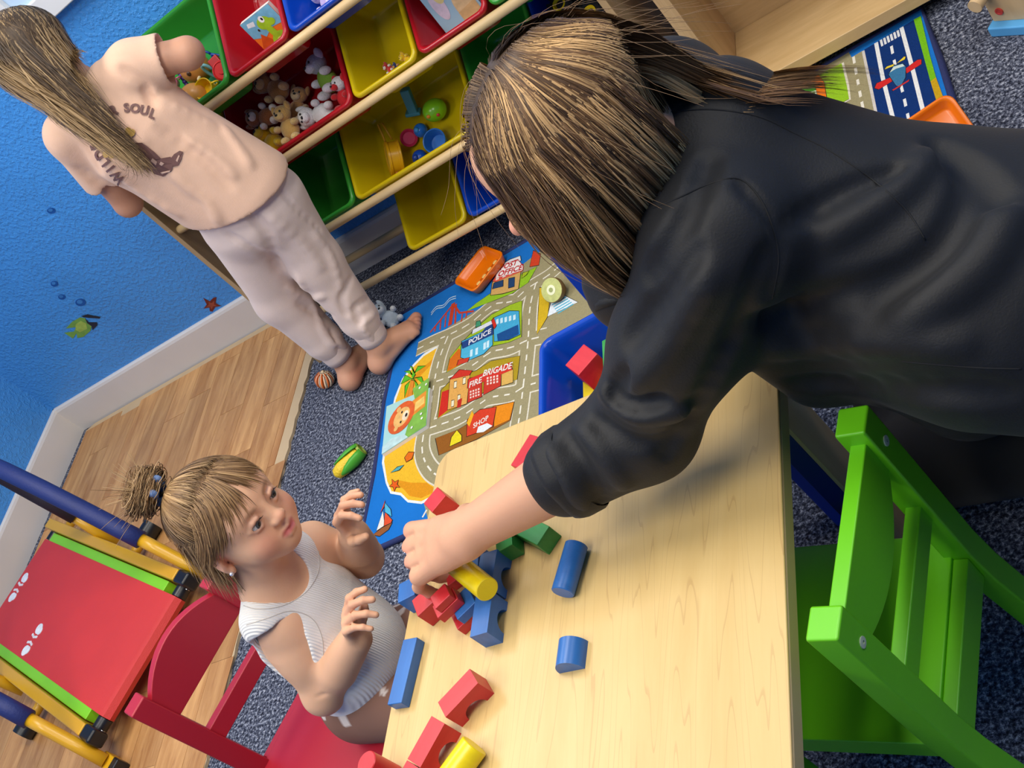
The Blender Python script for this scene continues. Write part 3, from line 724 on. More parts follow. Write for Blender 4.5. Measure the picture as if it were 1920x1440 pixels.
def clip_print(mb):
    """cut every printed shape off at the bound edge of the rug"""
    q_ = [RL(u, v, 0) for u, v in ((.004, .004), (.996, .004), (.996, .996), (.004, .996))]; out = MB()
    cen = sum(q_, Vector()) / 4
    for f, c in zip(mb.f, mb.c):
        poly = [Vector(mb.v[i]) for i in f]
        for a_, b_ in zip(q_, q_[1:] + q_[:1]):
            n_ = Vector((-(b_ - a_).y, (b_ - a_).x, 0)); n_ = n_ if n_.dot(cen - a_) > 0 else -n_; new = []
            for i, p_ in enumerate(poly):
                r_ = poly[i - 1]; dp, dr = n_.dot(p_ - a_), n_.dot(r_ - a_)
                if (dp >= 0) != (dr >= 0): new.append(r_.lerp(p_, dr / (dr - dp)))
                if dp >= 0: new.append(p_)
            poly = new
            if len(poly) < 3: break
        if len(poly) >= 3: out.add(poly, [tuple(range(len(poly)))], c)
    return out


clip_print(PR).build('printed_design', M_RUGP, rug, world=True)

# ------------------------------------------------------------------ toy treadmill
M_YEL = mat('yellow_enamel', (214, 160, 24), .3, var=.04); M_FOAMB = mat('navy_foam_grip', (30, 44, 104), .6, bump=.2, bscale=200); M_FOAMD = mat('shaded_foam_grip', (36, 32, 44), .7, bump=.2, bscale=200)  # front upright's grip: navy foam with the shadow put into its colour
M_BLKP = mat('black_plastic', (22, 22, 24), .35); M_LIME = mat('lime_board', (130, 206, 28), .4); M_CHROME = mat('steel', (190, 190, 190), .2, metal=1.0)
M_BELT = mat('red_belt', (206, 52, 46), .5, bump=.25, bscale=500, var=.04)
Jb = Vector((-2.440, 1.232, 0)); ax = Vector((-.885, .466, 0)).normalized(); sd = Vector((-.466, -.885, 0)).normalized()   # along, and across
TM = Matrix(((ax.x, sd.x, 0, Jb.x), (ax.y, sd.y, 0, Jb.y), (0, 0, 1, 0.0101), (0, 0, 0, 1)))
tr = thing('toy_treadmill', 'child-size treadmill with red belt and yellow frame on the mat', 'treadmill', tuple(TM.translation))
tr.matrix_world = TM; tr.rotation_euler = TM.to_euler()
L = .95; hb = .085; bw = .162
prof = [(0.0, hb - .045), (-.018, hb - .038), (-.026, hb - .022), (-.018, hb - .006), (0, hb)]
loop_o = [(x, z) for x, z in prof] + [(L, hb), (L + .02, hb - .02), (L, hb - .045)]
lp = [[Vector((x, y, z)) for x, z in loop_o] for y in (-bw, bw)]
belt = MB().loft(lp).build('belt', M_BELT, tr, auto=.7)
MB().box((.05, -bw - .028, hb - .03), (L - .03, -bw + .002, hb - .002)).build('deck_board', M_LIME, tr, bevel=.002); MB().box((.05, bw - .002, hb - .03), (L - .03, bw + .028, hb - .002)).build('deck_board', M_LIME, tr, bevel=.002)


for (px, py) in ((62, 1200), (36, 1102)):
    P_ = TM.inverted() @ at(px, py, hb + .0085)
    for sgn in (-1, 1):
        m_ = MB(); z = hb + .0012; P_.x = min(P_.x, L - .03)
        def disc(x, y, rx, ry, n=14):
            p = [Vector((x + rx * math.cos(2 * math.pi * k / n), y + ry * math.sin(2 * math.pi * k / n), z)) for k in range(n)]
            m_.add(p + [Vector((q.x, q.y, hb - .001)) for q in p], [tuple(range(n))] + [(k, (k + 1) % n, n + (k + 1) % n, n + k) for k in range(n)], (245, 245, 245))
        by = P_.y + sgn * .034
        disc(P_.x + .002, by, .018, .016); z += .0003; disc(P_.x - .012, by - sgn * .004, .012, .012); z += .0003
        for k in range(5): disc(P_.x - .016 + .0085 * k, by - sgn * (.022 + .002 * (2 - abs(k - 2))), .0038, .0042, 8)
        m_.build('footprint', M_PRINT, belt)
for s in (-1, 1):
    y = s * (bw + .047)
    rl = MB().box((.0, y - .016, hb - .045), (L + .02, y + .016, hb + .018)).build('side_rail', M_YEL, tr, bevel=.004)
    MB().box((-.055, y - .019, hb - .03), (.004, y + .019, hb + .016)).build('end_cap', M_BLKP, rl, bevel=.008)
    MB().tube([(-.028, y - s * .02, hb - .02), (-.028, y + s * .021, hb - .02)], .006, 12).build('bolt', M_CHROME, rl)
    MB().tube([(-.004, s * (bw + .002), hb - .022), (-.004, s * (bw + .03), hb - .022)], .019, 16).build('roller', M_BLKP, tr, auto=.6); MB().tube([(L + .0, s * (bw + .002), hb - .022), (L, s * (bw + .03), hb - .022)], .019, 16).build('roller', M_BLKP, tr, auto=.6)
    MB().box((-.10, y - .018 + s * .035, 0), (-.03, y + .018 + s * .035, .035)).build('foot_bar', M_YEL, tr, bevel=.004); MB().box((-.115, y - .02 + s * .035, 0), (-.09, y + .02 + s * .035, .038)).build('foot_cap', M_BLKP, tr, bevel=.004)
    yo = y + s * .036
    path = [(-.06, yo, .035), (.0, yo, .10), (.05, yo, .155), (.09, yo, .20)]
    hp = MB().tube(path, .0165, 14).build('handle_pipe', M_YEL, tr, smooth=True)
    MB().tube([(.085, yo, .192), (.13, yo, .238), (.20, yo, .315), (.30, yo, .405), (.42, yo, .475), (.56, yo, .505), (.66, yo, .49)], .0235, 16).build('foam_grip', M_FOAMB, hp, smooth=True)
    up = MB().tube([(.56, yo - s * .012, .04), (.60, yo - s * .006, .12), (.625, yo, .20)], .0155, 14).build('front_pipe', M_YEL, tr, smooth=True)
    MB().tube([(.615, yo, .17), (.645, yo, .27), (.67, yo, .38), (.66, yo, .49)], .0225, 14).build('shaded_grip', M_FOAMD, up, smooth=True)
    MB().tube([(.44, yo + s * .03, .028), (.44, yo + s * .08, .028)], .028, 16).build('wheel', M_BLKP, tr, auto=.6); MB().tube([(.44, y, .03), (.44, yo + s * .03, .03)], .014, 12).build('axle_sleeve', M_YEL, tr, smooth=True)
MB().tube([(L - .02, -bw - .09, .05), (L - .02, bw + .09, .05)], .014, 12).build('cross_tube', M_YEL, tr, smooth=True)

# ------------------------------------------------------------------ signed-distance modelling (figures, plush, soft shapes)
def A3(p): return np.array(p, dtype=np.float32)


class Sdf:
    def __init__(s, lo, hi, h):
        s.lo = np.array(lo, float); s.h = h; n = np.ceil((np.array(hi, float) - s.lo) / h).astype(int) + 1; s.n = n
        s.ax = [(s.lo[i] + h * np.arange(n[i])).astype(np.float32) for i in range(3)]
        s.D = np.full(n, 0.2, np.float32)

    def sl(s, lo, hi):
        a = np.clip(np.floor((np.array(lo) - s.lo) / s.h).astype(int), 0, s.n - 1); b = np.clip(np.ceil((np.array(hi) - s.lo) / s.h).astype(int) + 1, 1, s.n)
        return tuple(slice(a[i], max(b[i], a[i] + 1)) for i in range(3))

    def grid(s, sl): return s.ax[0][sl[0]][:, None, None], s.ax[1][sl[1]][None, :, None], s.ax[2][sl[2]][None, None, :]

    def comb(s, sl, d, k, op='u'):
        a = s.D[sl]
        if op == 'u':
            if k > 0: h = np.maximum(k - np.abs(a - d), 0) / k; s.D[sl] = np.minimum(a, d) - h * h * k * .25
            else: s.D[sl] = np.minimum(a, d)
        else:
            d = -d
            if k > 0: h = np.maximum(k - np.abs(a - d), 0) / k; s.D[sl] = np.maximum(a, d) + h * h * k * .25
            else: s.D[sl] = np.maximum(a, d)
        return s

    def cap(s, a, b, ra, rb=None, k=.01, op='u'):
        rb = ra if rb is None else rb; a = A3(a); b = A3(b); m = max(ra, rb) + k + 3 * s.h
        sl = s.sl(np.minimum(a, b) - m, np.maximum(a, b) + m); X, Y, Z = s.grid(sl); v = b - a; L2 = float(v @ v) + 1e-12
        t = np.clip(((X - a[0]) * v[0] + (Y - a[1]) * v[1] + (Z - a[2]) * v[2]) / L2, 0, 1)
        d = np.sqrt((X - a[0] - t * v[0]) ** 2 + (Y - a[1] - t * v[1]) ** 2 + (Z - a[2] - t * v[2]) ** 2) - (ra + t * (rb - ra))
        return s.comb(sl, d, k, op)

    def chain(s, pts, rs, k=.01):
        for i in range(len(pts) - 1): s.cap(pts[i], pts[i + 1], rs[i], rs[i + 1], k)
        return s

    def econe(s, a, b, ra, rb, wdir, fa, fb=None, k=.02, op='u'):
        """tapered limb of elliptic section: radius r along wdir, r*f across"""
        fb = fa if fb is None else fb; a = A3(a); b = A3(b); v = b - a; L = float(np.linalg.norm(v)) + 1e-9; d = v / L
        w = A3(wdir); w = w - d * (w @ d); w /= np.linalg.norm(w); q = np.cross(d, w); m = max(ra, rb) * max(1, fa, fb) + k + 3 * s.h
        sl = s.sl(np.minimum(a, b) - m, np.maximum(a, b) + m); X, Y, Z = s.grid(sl); X = X - a[0]; Y = Y - a[1]; Z = Z - a[2]
        l = X * d[0] + Y * d[1] + Z * d[2]; t = np.clip(l / L, 0, 1); r = ra + t * (rb - ra); f = fa + t * (fb - fa)
        ww = X * w[0] + Y * w[1] + Z * w[2]; qq = (X * q[0] + Y * q[1] + Z * q[2]) / f; al = l - t * L
        dd = np.sqrt(ww * ww + qq * qq + (al / np.minimum(f, 1)) ** 2)
        return s.comb(sl, (dd - r) * np.where(np.abs(qq) > np.abs(ww), f, 1) if False else (dd - r) * np.minimum(1, (f + 1) / 2), k, op)

    def ell(s, c, r, R=None, k=.01, op='u'):
        """ellipsoid; R rows are its axes"""
        c = A3(c); r = A3(r); R = np.eye(3, dtype=np.float32) if R is None else np.asarray(R, np.float32); m = float(r.max()) + k + 3 * s.h
        sl = s.sl(c - m, c + m); X, Y, Z = s.grid(sl); X = X - c[0]; Y = Y - c[1]; Z = Z - c[2]
        p = [X * R[i, 0] + Y * R[i, 1] + Z * R[i, 2] for i in range(3)]
        k0 = np.sqrt(sum((p[i] / r[i]) ** 2 for i in range(3))); k1 = np.sqrt(sum((p[i] / r[i] ** 2) ** 2 for i in range(3))) + 1e-9
        return s.comb(sl, k0 * (k0 - 1) / k1, k, op)

    def cut(s, p, n, k=.0):
        """keep the side of the plane through p that n points away from"""
        p = A3(p); n = A3(n); n /= np.linalg.norm(n); sl = tuple(slice(0, int(q)) for q in s.n); X, Y, Z = s.grid(sl)
        return s.comb(sl, -((X - p[0]) * n[0] + (Y - p[1]) * n[1] + (Z - p[2]) * n[2]), k, 's')

    def ridge(s, pts, amp, w, k=None):
        """raise (amp > 0) or press in (amp < 0) a fold along a polyline"""
        pts = [A3(p) for p in pts]
        for i in range(len(pts) - 1):
            a, b = pts[i], pts[i + 1]; m = w * 2.6
            sl = s.sl(np.minimum(a, b) - m, np.maximum(a, b) + m); X, Y, Z = s.grid(sl); v = b - a; L2 = float(v @ v) + 1e-12
            tt = ((X - a[0]) * v[0] + (Y - a[1]) * v[1] + (Z - a[2]) * v[2]) / L2; t = np.clip(tt, 0, 1)
            d2 = (X - a[0] - t * v[0]) ** 2 + (Y - a[1] - t * v[1]) ** 2 + (Z - a[2] - t * v[2]) ** 2
            e = np.minimum(1, np.minimum(t, 1 - t) * 4 + .0) if len(pts) == 2 else 1.0
            s.D[sl] -= amp * np.exp(-d2 / (w * w)) * e
        return s

    def disp(s, fn):
        sl = tuple(slice(0, int(q)) for q in s.n); X, Y, Z = s.grid(sl); s.D += fn(X, Y, Z).astype(np.float32); return s

    def mesh(s):
        D = s.D; h = s.h; S = D < 0
        sm = [D[i:D.shape[0] - 1 + i, j:D.shape[1] - 1 + j, k:D.shape[2] - 1 + k] for i in (0, 1) for j in (0, 1) for k in (0, 1)]
        ss = [S[i:S.shape[0] - 1 + i, j:S.shape[1] - 1 + j, k:S.shape[2] - 1 + k] for i in (0, 1) for j in (0, 1) for k in (0, 1)]
        any_ = ss[0].copy(); all_ = ss[0].copy()
        for q in ss[1:]: any_ |= q; all_ &= q
        C = np.argwhere(any_ & ~all_); I = tuple(C.T); v = [q[I].astype(np.float64) for q in sm]
        off = [(i, j, k) for i in (0, 1) for j in (0, 1) for k in (0, 1)]
        acc = np.zeros((len(C), 3)); cnt = np.zeros(len(C))
        for a in range(8):
            for b in range(a + 1, 8):
                if sum(abs(off[a][i] - off[b][i]) for i in range(3)) != 1: continue
                m = (v[a] < 0) != (v[b] < 0); t = np.where(m, v[a] / np.where(v[a] - v[b] == 0, 1, v[a] - v[b]), 0)
                for i in range(3): acc[:, i] += np.where(m, off[a][i] + t * (off[b][i] - off[a][i]), 0)
                cnt += m
        P = s.lo + (C + acc / cnt[:, None]) * h
        vid = np.full(any_.shape, -1, np.int64); vid[I] = np.arange(len(C)); F = []
        for axn in range(3):
            o1, o2 = [(1, 2), (2, 0), (0, 1)][axn]
            a = [slice(None)] * 3; b = [slice(None)] * 3; a[axn] = slice(0, -1); b[axn] = slice(1, None)
            ch = S[tuple(a)] != S[tuple(b)]; E = np.argwhere(ch); E = E[(E[:, o1] > 0) & (E[:, o2] > 0) & (E[:, o1] < S.shape[o1] - 1) & (E[:, o2] < S.shape[o2] - 1)]
            q = []
            for d1, d2 in ((-1, -1), (0, -1), (0, 0), (-1, 0)):
                c = E.copy(); c[:, o1] += d1; c[:, o2] += d2; q.append(vid[tuple(c.T)])
            q = np.stack(q, 1); fl = S[tuple(E.T)]; q[~fl] = q[~fl][:, ::-1]; F.append(q)
        F = np.concatenate(F); F = F[(F >= 0).all(1)]
        vol = np.einsum('ij,ij->i', P[F[:, 0]], np.cross(P[F[:, 1]], P[F[:, 2]])).sum() + np.einsum('ij,ij->i', P[F[:, 0]], np.cross(P[F[:, 2]], P[F[:, 3]])).sum()
        return P, (F if vol > 0 else F[:, ::-1].copy())


def relax(P, F, it=2, w=.5):
    n = len(P)
    for _ in range(it):
        acc = np.zeros_like(P); c = np.zeros(n)
        for a, b in ((0, 1), (1, 2), (2, 3), (3, 0)):
            np.add.at(acc, F[:, a], P[F[:, b]]); np.add.at(acc, F[:, b], P[F[:, a]]); np.add.at(c, F[:, a], 1); np.add.at(c, F[:, b], 1)
        P = P * (1 - w) + acc / np.maximum(c, 1)[:, None] * w
    return P


def join(*pf):
    P = []; F = []; o = 0
    for p, f in pf: P.append(p); F.append(f + o); o += len(p)
    return np.concatenate(P), np.concatenate(F)


def np_mesh(name, P, F, colors=None):
    me = bpy.data.meshes.new(name); n = F.shape[1]
    me.vertices.add(len(P)); me.vertices.foreach_set('co', np.asarray(P, np.float32).ravel()); me.loops.add(F.size); me.loops.foreach_set('vertex_index', np.asarray(F, np.int32).ravel())
    me.polygons.add(len(F)); me.polygons.foreach_set('loop_start', np.arange(0, F.size, n, dtype=np.int32)); me.polygons.foreach_set('loop_total', np.full(len(F), n, np.int32))
    me.polygons.foreach_set('use_smooth', np.ones(len(F), bool)); me.update(calc_edges=True)
    if colors is not None:
        a = me.color_attributes.new('Col', 'FLOAT_COLOR', 'POINT'); c = np.ones((len(P), 4), np.float32); c[:, :3] = colors; a.data.foreach_set('color', c.ravel())
    me.validate(); return me


def np_obj(name, P, F, m, parent, colors=None): return mk(name, np_mesh(name, P, F, colors), m, parent, world=True)


def L3(c): return np.array(lin(c)[:3], np.float32)


def paint(P, base, spots):
    """skin colour: list of (centre, radius, colour, strength)"""
    C = np.tile(L3(base), (len(P), 1))
    for c, r, col, st in spots:
        d = np.linalg.norm(P - np.array(c), axis=1); w = (st * np.clip(1.35 - d / r, 0, 1) ** 1.0).clip(0, 1)[:, None]; w = np.where(w > st, st, w); C = C * (1 - w) + L3(col) * w
    return C


def strands(roots, dir0, nstep, step, comb, colliders, rad, cols, noise=.12, seed=0, inert=.55, lens=None, flat=None):
    """grow hair: comb(pos, t, dir) gives the wanted direction; colliders are (centre, axes rows, radii)"""
    rng = np.random.default_rng(seed); N = len(roots); P = np.array(roots, float); d = np.array(dir0, float); out = [P.copy()]
    nz = rng.normal(0, noise, (N, 3))
    for i in range(nstep):
        t = i / nstep; w = comb(P, t, d); w = w / (np.linalg.norm(w, axis=1, keepdims=True) + 1e-9)
        if i % 4 == 0: nz = nz * .5 + rng.normal(0, noise, (N, 3)) * .6
        d = d * inert + w * (1 - inert) + nz * .25; d /= np.linalg.norm(d, axis=1, keepdims=True) + 1e-9
        st = step if lens is None else step * lens[:, None]
        P = P + d * st
        for c, R, r, lift in colliders:
            q = (P - c) @ np.asarray(R).T / r; l = np.linalg.norm(q, axis=1); lim = 1 + lift; ins = l < lim[:, None].ravel() if np.ndim(lift) else l < lim
            if ins.any():
                s_ = (lim[ins] if np.ndim(lift) else lim) / np.maximum(l[ins], 1e-6); P[ins] = c + (q[ins] * s_[:, None] * r) @ np.asarray(R)
        out.append(P.copy())
    Q = np.stack(out, 1)                              # N x n x 3
    return tubes(Q, rad, cols) if flat is None else ribbons(Q, rad, cols, flat)


def ribbons(Q, rad, cols, centre):
    """flat locks that face away from the head"""
    N, n, _ = Q.shape; T = np.gradient(Q, axis=1); T /= np.linalg.norm(T, axis=2, keepdims=True) + 1e-9
    U = np.cross(T, Q - np.asarray(centre)); U /= np.linalg.norm(U, axis=2, keepdims=True) + 1e-9
    prof = np.minimum(1, np.linspace(.5, 2.5, n)) * np.clip((1 - np.linspace(0, 1, n)) / .35 + .06, 0, 1); r = np.asarray(rad).reshape(-1, 1) * prof[None, :]
    P = np.stack([Q - U * r[..., None], Q + U * r[..., None]], 2).reshape(-1, 3); idx = np.arange(N * n * 2).reshape(N, n, 2)
    F = np.stack([idx[:, :-1, 0], idx[:, :-1, 1], idx[:, 1:, 1], idx[:, 1:, 0]], -1).reshape(-1, 4)
    C = np.repeat(cols.reshape(N * n, 3), 2, 0); return P, F, C


def tubes(Q, rad, cols, sides=3):
    N, n, _ = Q.shape; T = np.gradient(Q, axis=1); T /= np.linalg.norm(T, axis=2, keepdims=True) + 1e-9
    ref = np.array([.31, .52, .79]); U = np.cross(T, ref); U /= np.linalg.norm(U, axis=2, keepdims=True) + 1e-9; V = np.cross(T, U)
    prof = np.sin(np.linspace(.35, math.pi * .93, n)) ** .5; r = np.asarray(rad).reshape(-1, 1) * prof[None, :]
    ring = [Q + (U * math.cos(2 * math.pi * k / sides) + V * math.sin(2 * math.pi * k / sides)) * r[..., None] for k in range(sides)]
    P = np.stack(ring, 2).reshape(-1, 3)              # N, n, sides
    idx = np.arange(N * n * sides).reshape(N, n, sides); F = []
    for k in range(sides):
        k2 = (k + 1) % sides; F.append(np.stack([idx[:, :-1, k], idx[:, :-1, k2], idx[:, 1:, k2], idx[:, 1:, k]], -1).reshape(-1, 4))
    C = np.repeat(cols.reshape(N * n, 3), sides, 0) if cols.ndim == 3 else np.repeat(cols, n * sides, 0)
    return P, np.concatenate(F), C


def basis(f, u):
    f = np.array(f, float); f /= np.linalg.norm(f); u = np.array(u, float); u -= f * (u @ f); u /= np.linalg.norm(u); l = np.cross(u, f); return f, u, l


def face_sdf(S, c, f, u, l, s=1.0, child=True, ears=True, jaw=True):
    """head in units of s; c is the middle of the head"""
    c = np.array(c, float); p = lambda a, b, d: c + s * (l * a + f * b + u * d); R = np.stack([l, f, u])
    E = lambda a, b, d, rx, ry, rz, k=.012, op='u': S.ell(p(a, b, d), np.array([rx, ry, rz]) * s, R, k * s, op)
    E(0, -.008, .022, .072, .086, .074, .001)
    if child:
        E(0, .018, -.030, .062, .060, .058, .03); E(0, .055, -.066, .026, .024, .022, .03)
        for q in (-1, 1): E(q * .034, .046, -.036, .027, .028, .026, .02)
        E(0, .050, .030, .056, .030, .036, .03)
    else:
        E(0, .020, -.035, .058, .062, .062, .03); E(0, .062, -.085, .022, .022, .022, .035); E(0, .055, .030, .052, .032, .040, .03)
        for q in (-1, 1): E(q * .034, .050, -.030, .022, .024, .024, .02)
    n0 = .0 if child else .010
    S.cap(p(0, .078, .006), p(0, (.0875 if child else .100), -.018), .0070 * s, .0088 * s, .012 * s); E(0, (.0895 if child else .1025), -.0205, .0098, .0090, .0080, .006)
    for q in (-1, 1):
        E(q * .0095, .0855 + n0 * .7, -.0225, .0065, .0075, .0058, .005); E(q * .0055, .0905 + n0 * .8, -.0283, .0028, .004, .0028, .002, 's')
        E(q * .029, .088, .004, .0165, .0135, .0115, .012, 's')
        # lids
        S.chain([p(q * .0165, .0765, .0035), p(q * .024, .0800, .0085), p(q * .033, .0775, .0085), p(q * .042, .0690, .0015)], [.0028 * s, .0038 * s, .0038 * s, .003 * s], .004 * s)
        S.chain([p(q * .0165, .0765, .0005), p(q * .026, .0785, -.0072), p(q * .035, .0755, -.0062), p(q * .042, .0690, .0000)], [.0025 * s, .0028 * s, .0028 * s, .0025 * s], .004 * s)
    # mouth
    mz = -.047 if child else -.056; mf = .0835 if child else .090
    for a0, a1, dz in ((-.017, 0, .0028), (0, .017, .0028)): S.cap(p(a0 if a0 else 0, mf - (.007 if a0 else 0), mz + (0 if a0 else dz)), p(a1, mf - (.007 if a1 else 0), mz + (0 if a1 else dz)), .0032 * s, .0032 * s, .006 * s)
    S.chain([p(-.015, mf - .0085, mz - .003), p(-.006, mf - .0015, mz - .0075), p(.006, mf - .0015, mz - .0075), p(.015, mf - .0085, mz - .003)], [.0032 * s, .0042 * s, .0042 * s, .0032 * s], .006 * s)
    S.ridge([p(-.017, mf - .004, mz - .0012), p(0, mf + .004, mz - .0022), p(.017, mf - .004, mz - .0012)], -.0022 * s, .0026 * s)
    S.ridge([p(0, mf + .004, mz + .010), p(0, mf + .002, mz + .018)], -.0016 * s, .003 * s)
    if ears:
        for q in (-1, 1):
            Re = np.stack([l * q * .9 - f * .42, f * .9 + l * q * .42, u]); Re /= np.linalg.norm(Re, axis=1, keepdims=True)
            S.ell(p(q * .0745, -.012, -.014), np.array([.0085, .0185, .028]) * s, Re, .006 * s); S.ell(p(q * .0835, -.008, -.010), np.array([.006, .0095, .016]) * s, Re, .004 * s, 's'); S.ell(p(q * .073, -.004, -.038), np.array([.006, .008, .009]) * s, Re, .006 * s)
    return p


def hand_sdf(S, wrist, fwd, back, side, s, curls, thumb, wr=.019, spread=(.0, .0, .0, .0), k=.005, thick=1.0):
    """wrist point, direction to the knuckles, back-of-hand normal, side = towards the index finger.
    curls: per finger (index..little) three bend angles; thumb: list of (side, fwd, back) points in hand units"""
    w = np.array(wrist, float); f = np.array(fwd, float); f /= np.linalg.norm(f); b = np.array(back, float); b -= f * (b @ f); b /= np.linalg.norm(b)
    sd = np.array(side, float); sd -= f * (sd @ f) + b * (sd @ b); sd /= np.linalg.norm(sd)
    q = lambda a, c, d: w + s * (sd * a + f * c + b * d)
    S.econe(q(0, -.01, 0), q(0, .03, .002), wr * s, .027 * s, sd, .72, .55, k=.012 * s)
    off = (.027, .0095, -.0085, -.0255); kn = (.082, .086, .082, .073)
    for i in range(4): S.cap(q(off[i] * .55, .02, .0), q(off[i], kn[i], .003), .0125 * s, .0105 * s, .012 * s)
    seg = ((.042, .026, .021), (.046, .030, .022), (.043, .028, .022), (.033, .021, .019)); rr = (.0093, .0096, .0092, .0080)
    tips = []; nails = []
    for i in range(4):
        p0 = q(off[i], kn[i], .002); ang = 0; r = rr[i] * s * thick
        for j in range(3):
            ang += curls[i][j]; dirv = (f * math.cos(ang) - b * math.sin(ang)) + sd * spread[i]; dirv /= np.linalg.norm(dirv); p1 = p0 + dirv * seg[i][j] * s
            S.cap(p0, p1, r, r * .93, k * .4 * s); S.ell(p0, (r * 1.06,) * 3, None, .003 * s); p0 = p1; r *= .92
        nb = b * math.cos(ang) + f * math.sin(ang); nails.append((p1 - dirv * .006 * s + nb * r * .75, dirv, nb)); tips.append(p1)
    T = [q(*t) for t in thumb]; S.chain(T, [.0155 * s, .0125 * s, .0108 * s, .0092 * s][:len(T)], .008 * s)
    return q, tips, nails


M_SKIN = vcol_mat('skin', .52, .35, bump=.06, bscale=350, sub=.12, var=.05, vscale=25)
M_HAIR = vcol_mat('hair_strands', .48, .28)
M_EYEW = mat('eye_white', (225, 222, 216), .12, var=.02); M_IRIS = mat('iris', (78, 84, 84), .1, var=.3, vscale=900); M_PUPIL = mat('pupil', (8, 8, 10), .08)


def eye(c, look, r, parent):
    look = Vector(look).normalized(); M = Matrix.Translation(Vector(c)) @ look.to_track_quat('Z', 'Y').to_matrix().to_4x4()
    e = MB(); e.ell((0, 0, 0), (r, r, r)); eo = e.build('eye', M_EYEW, parent, smooth=True, world=False)
    for v in eo.data.vertices: v.co = M @ v.co
    eo.matrix_parent_inverse = pworld(parent).inverted()
    for nm, rr, z0, m in (('iris', .54, .86, M_IRIS), ('pupil', .26, .985, M_PUPIL)):
        h = math.sqrt(1 - rr * rr); prof = [(r * rr * 1.0, r * h * .99), (r * rr, r * h + .0003), (r * rr * .6, r * math.sqrt(1 - (rr * .6) ** 2) + .0004 + (.0002 if nm == 'pupil' else 0)), (r * .02, r + .0004 + (.0002 if nm == 'pupil' else 0))]
        o = MB().lathe(prof, 20, M).build(nm, m, eo, smooth=True); o.matrix_parent_inverse = pworld(eo).inverted()
    return eo


def fold_pass(S, lines, dirs=None):
    """press folds into the cloth where the survey lines meet its surface"""
    from mathutils.bvhtree import BVHTree
    P, F = S.mesh(); bv = BVHTree.FromPolygons([tuple(p) for p in P], [tuple(int(i) for i in f) for f in F]); o = Vector((0, 0, CAMH))
    for L_, am, w in lines:
        pts = []
        for x, y in smoothpts(L_, 4):
            h = bv.ray_cast(o, Vector(cam_ray(x, y)))
            if h[0] is not None: pts.append(h[0])
        pts = [p for i, p in enumerate(pts) if i == 0 or (p - pts[i - 1]).length < .12]
        if len(pts) > 1: S.ridge(pts, am, w)
    return S


def seams(S_mesh, lines, parent, m, r=.0009):
    from mathutils.bvhtree import BVHTree
    P_, F_ = S_mesh; bv = BVHTree.FromPolygons([tuple(p) for p in P_], [tuple(int(i) for i in f) for f in F_]); o0 = Vector((0, 0, CAMH))
    for L_ in lines:
        pts = [h[0] for h in (bv.ray_cast(o0, Vector(cam_ray(x, y))) for x, y in smoothpts(L_, 6)) if h[0] is not None]
        pts = [q_ for i, q_ in enumerate(pts) if i == 0 or (q_ - pts[i - 1]).length < .05]
        if len(pts) > 2: MB().tube(pts, r, 6).build('seam', m, parent, smooth=True, world=True)

# ------------------------------------------------------------------ toddler on the red chair
def rotf(yaw, pitch, roll):
    h = np.array([math.cos(yaw), math.sin(yaw), 0]); z = np.array([0, 0, 1.]); f = math.cos(pitch) * h - math.sin(pitch) * z; u = math.cos(pitch) * z + math.sin(pitch) * h; l = np.cross(u, f)
    u2 = u * math.cos(roll) + l * math.sin(roll); return f, u2, np.cross(u2, f)


V = lambda p: np.array(p, float)
TD = thing('person', 'toddler in a white ribbed tank top sitting on the red chair, hands raised', 'person', (-1.32, .80, .28))
hs = .875
Hc = V(at(441, 970, .70)); hf, hu, hl = rotf(math.radians(-9), math.radians(0), math.radians(6))
neck = V((-1.256, .828, .585)); hip = V((-1.295, .80, .335)); chest = V((-1.262, .815, .50)); fwd = V((.97, -.22, 0)); lft = V((.22, .97, 0))
shR = V(at(540, 1165, .535)); shL = V((-1.235, .905, .535)); elR = V(at(606, 1300, .425)); wrR = V(at(667, 1198, .488)); elL = V((-1.215, .925, .452)); wrL = V(at(664, 1003, .535))
S = Sdf((-1.42, .62, .27), (-.98, 1.06, .84), .0023)
hp = face_sdf(S, Hc, hf, hu, hl, hs, True)
S.cap(Hc - hu * .03 - hf * .01, neck + V((.0, 0, .005)), .042, .040, .02)
S.econe(hip, chest, .078, .080, lft, .86, .80, .02); S.econe(chest, neck - V((0, 0, .02)), .078, .045, lft, .78, .8, .03)
S.cap(neck - V((0, 0, .02)) - lft * .02, shR + V((0, 0, .004)), .034, .036, .03); S.cap(neck - V((0, 0, .02)) + lft * .02, shL + V((0, 0, .004)), .034, .036, .03)
S.chain([shR, elR, wrR], [.036, .0305, .0215], .012); S.cap(elR * .55 + wrR * .45, wrR, .029, .0215, .01); S.ell(shR * .5 + elR * .5, (.036, .036, .04), None, .02)
S.chain([shL, elL, wrL], [.036, .0305, .0215], .012); S.cap(elL * .55 + wrL * .45, wrL, .028, .0215, .01)
tk = .56
hand_sdf(S, wrR, (.50, .06, .86), (-.86, -.12, .50), (.1, 1, .0), .60, [(.35, .55, .45), (.55, .6, .5), (.75, .65, .5), (.85, .6, .4)], [(.012, .012, -.006), (.034, .034, -.020), (.036, .062, -.032), (.030, .085, -.040)], wr=.028, spread=(.12, .02, -.06, -.16), k=.004, thick=1.12)
hand_sdf(S, wrL, (.36, .10, .92), (-.92, .1, .36), (.0, -1, .0), .60, [(.75, .75, .45), (.65, .7, .45), (.55, .6, .4), (.45, .5, .4)], [(.014, .010, -.008), (.040, .026, -.022), (.048, .042, -.048), (.046, .052, -.070)], wr=.028, spread=(.10, .0, -.08, -.18), k=.004, thick=1.12)
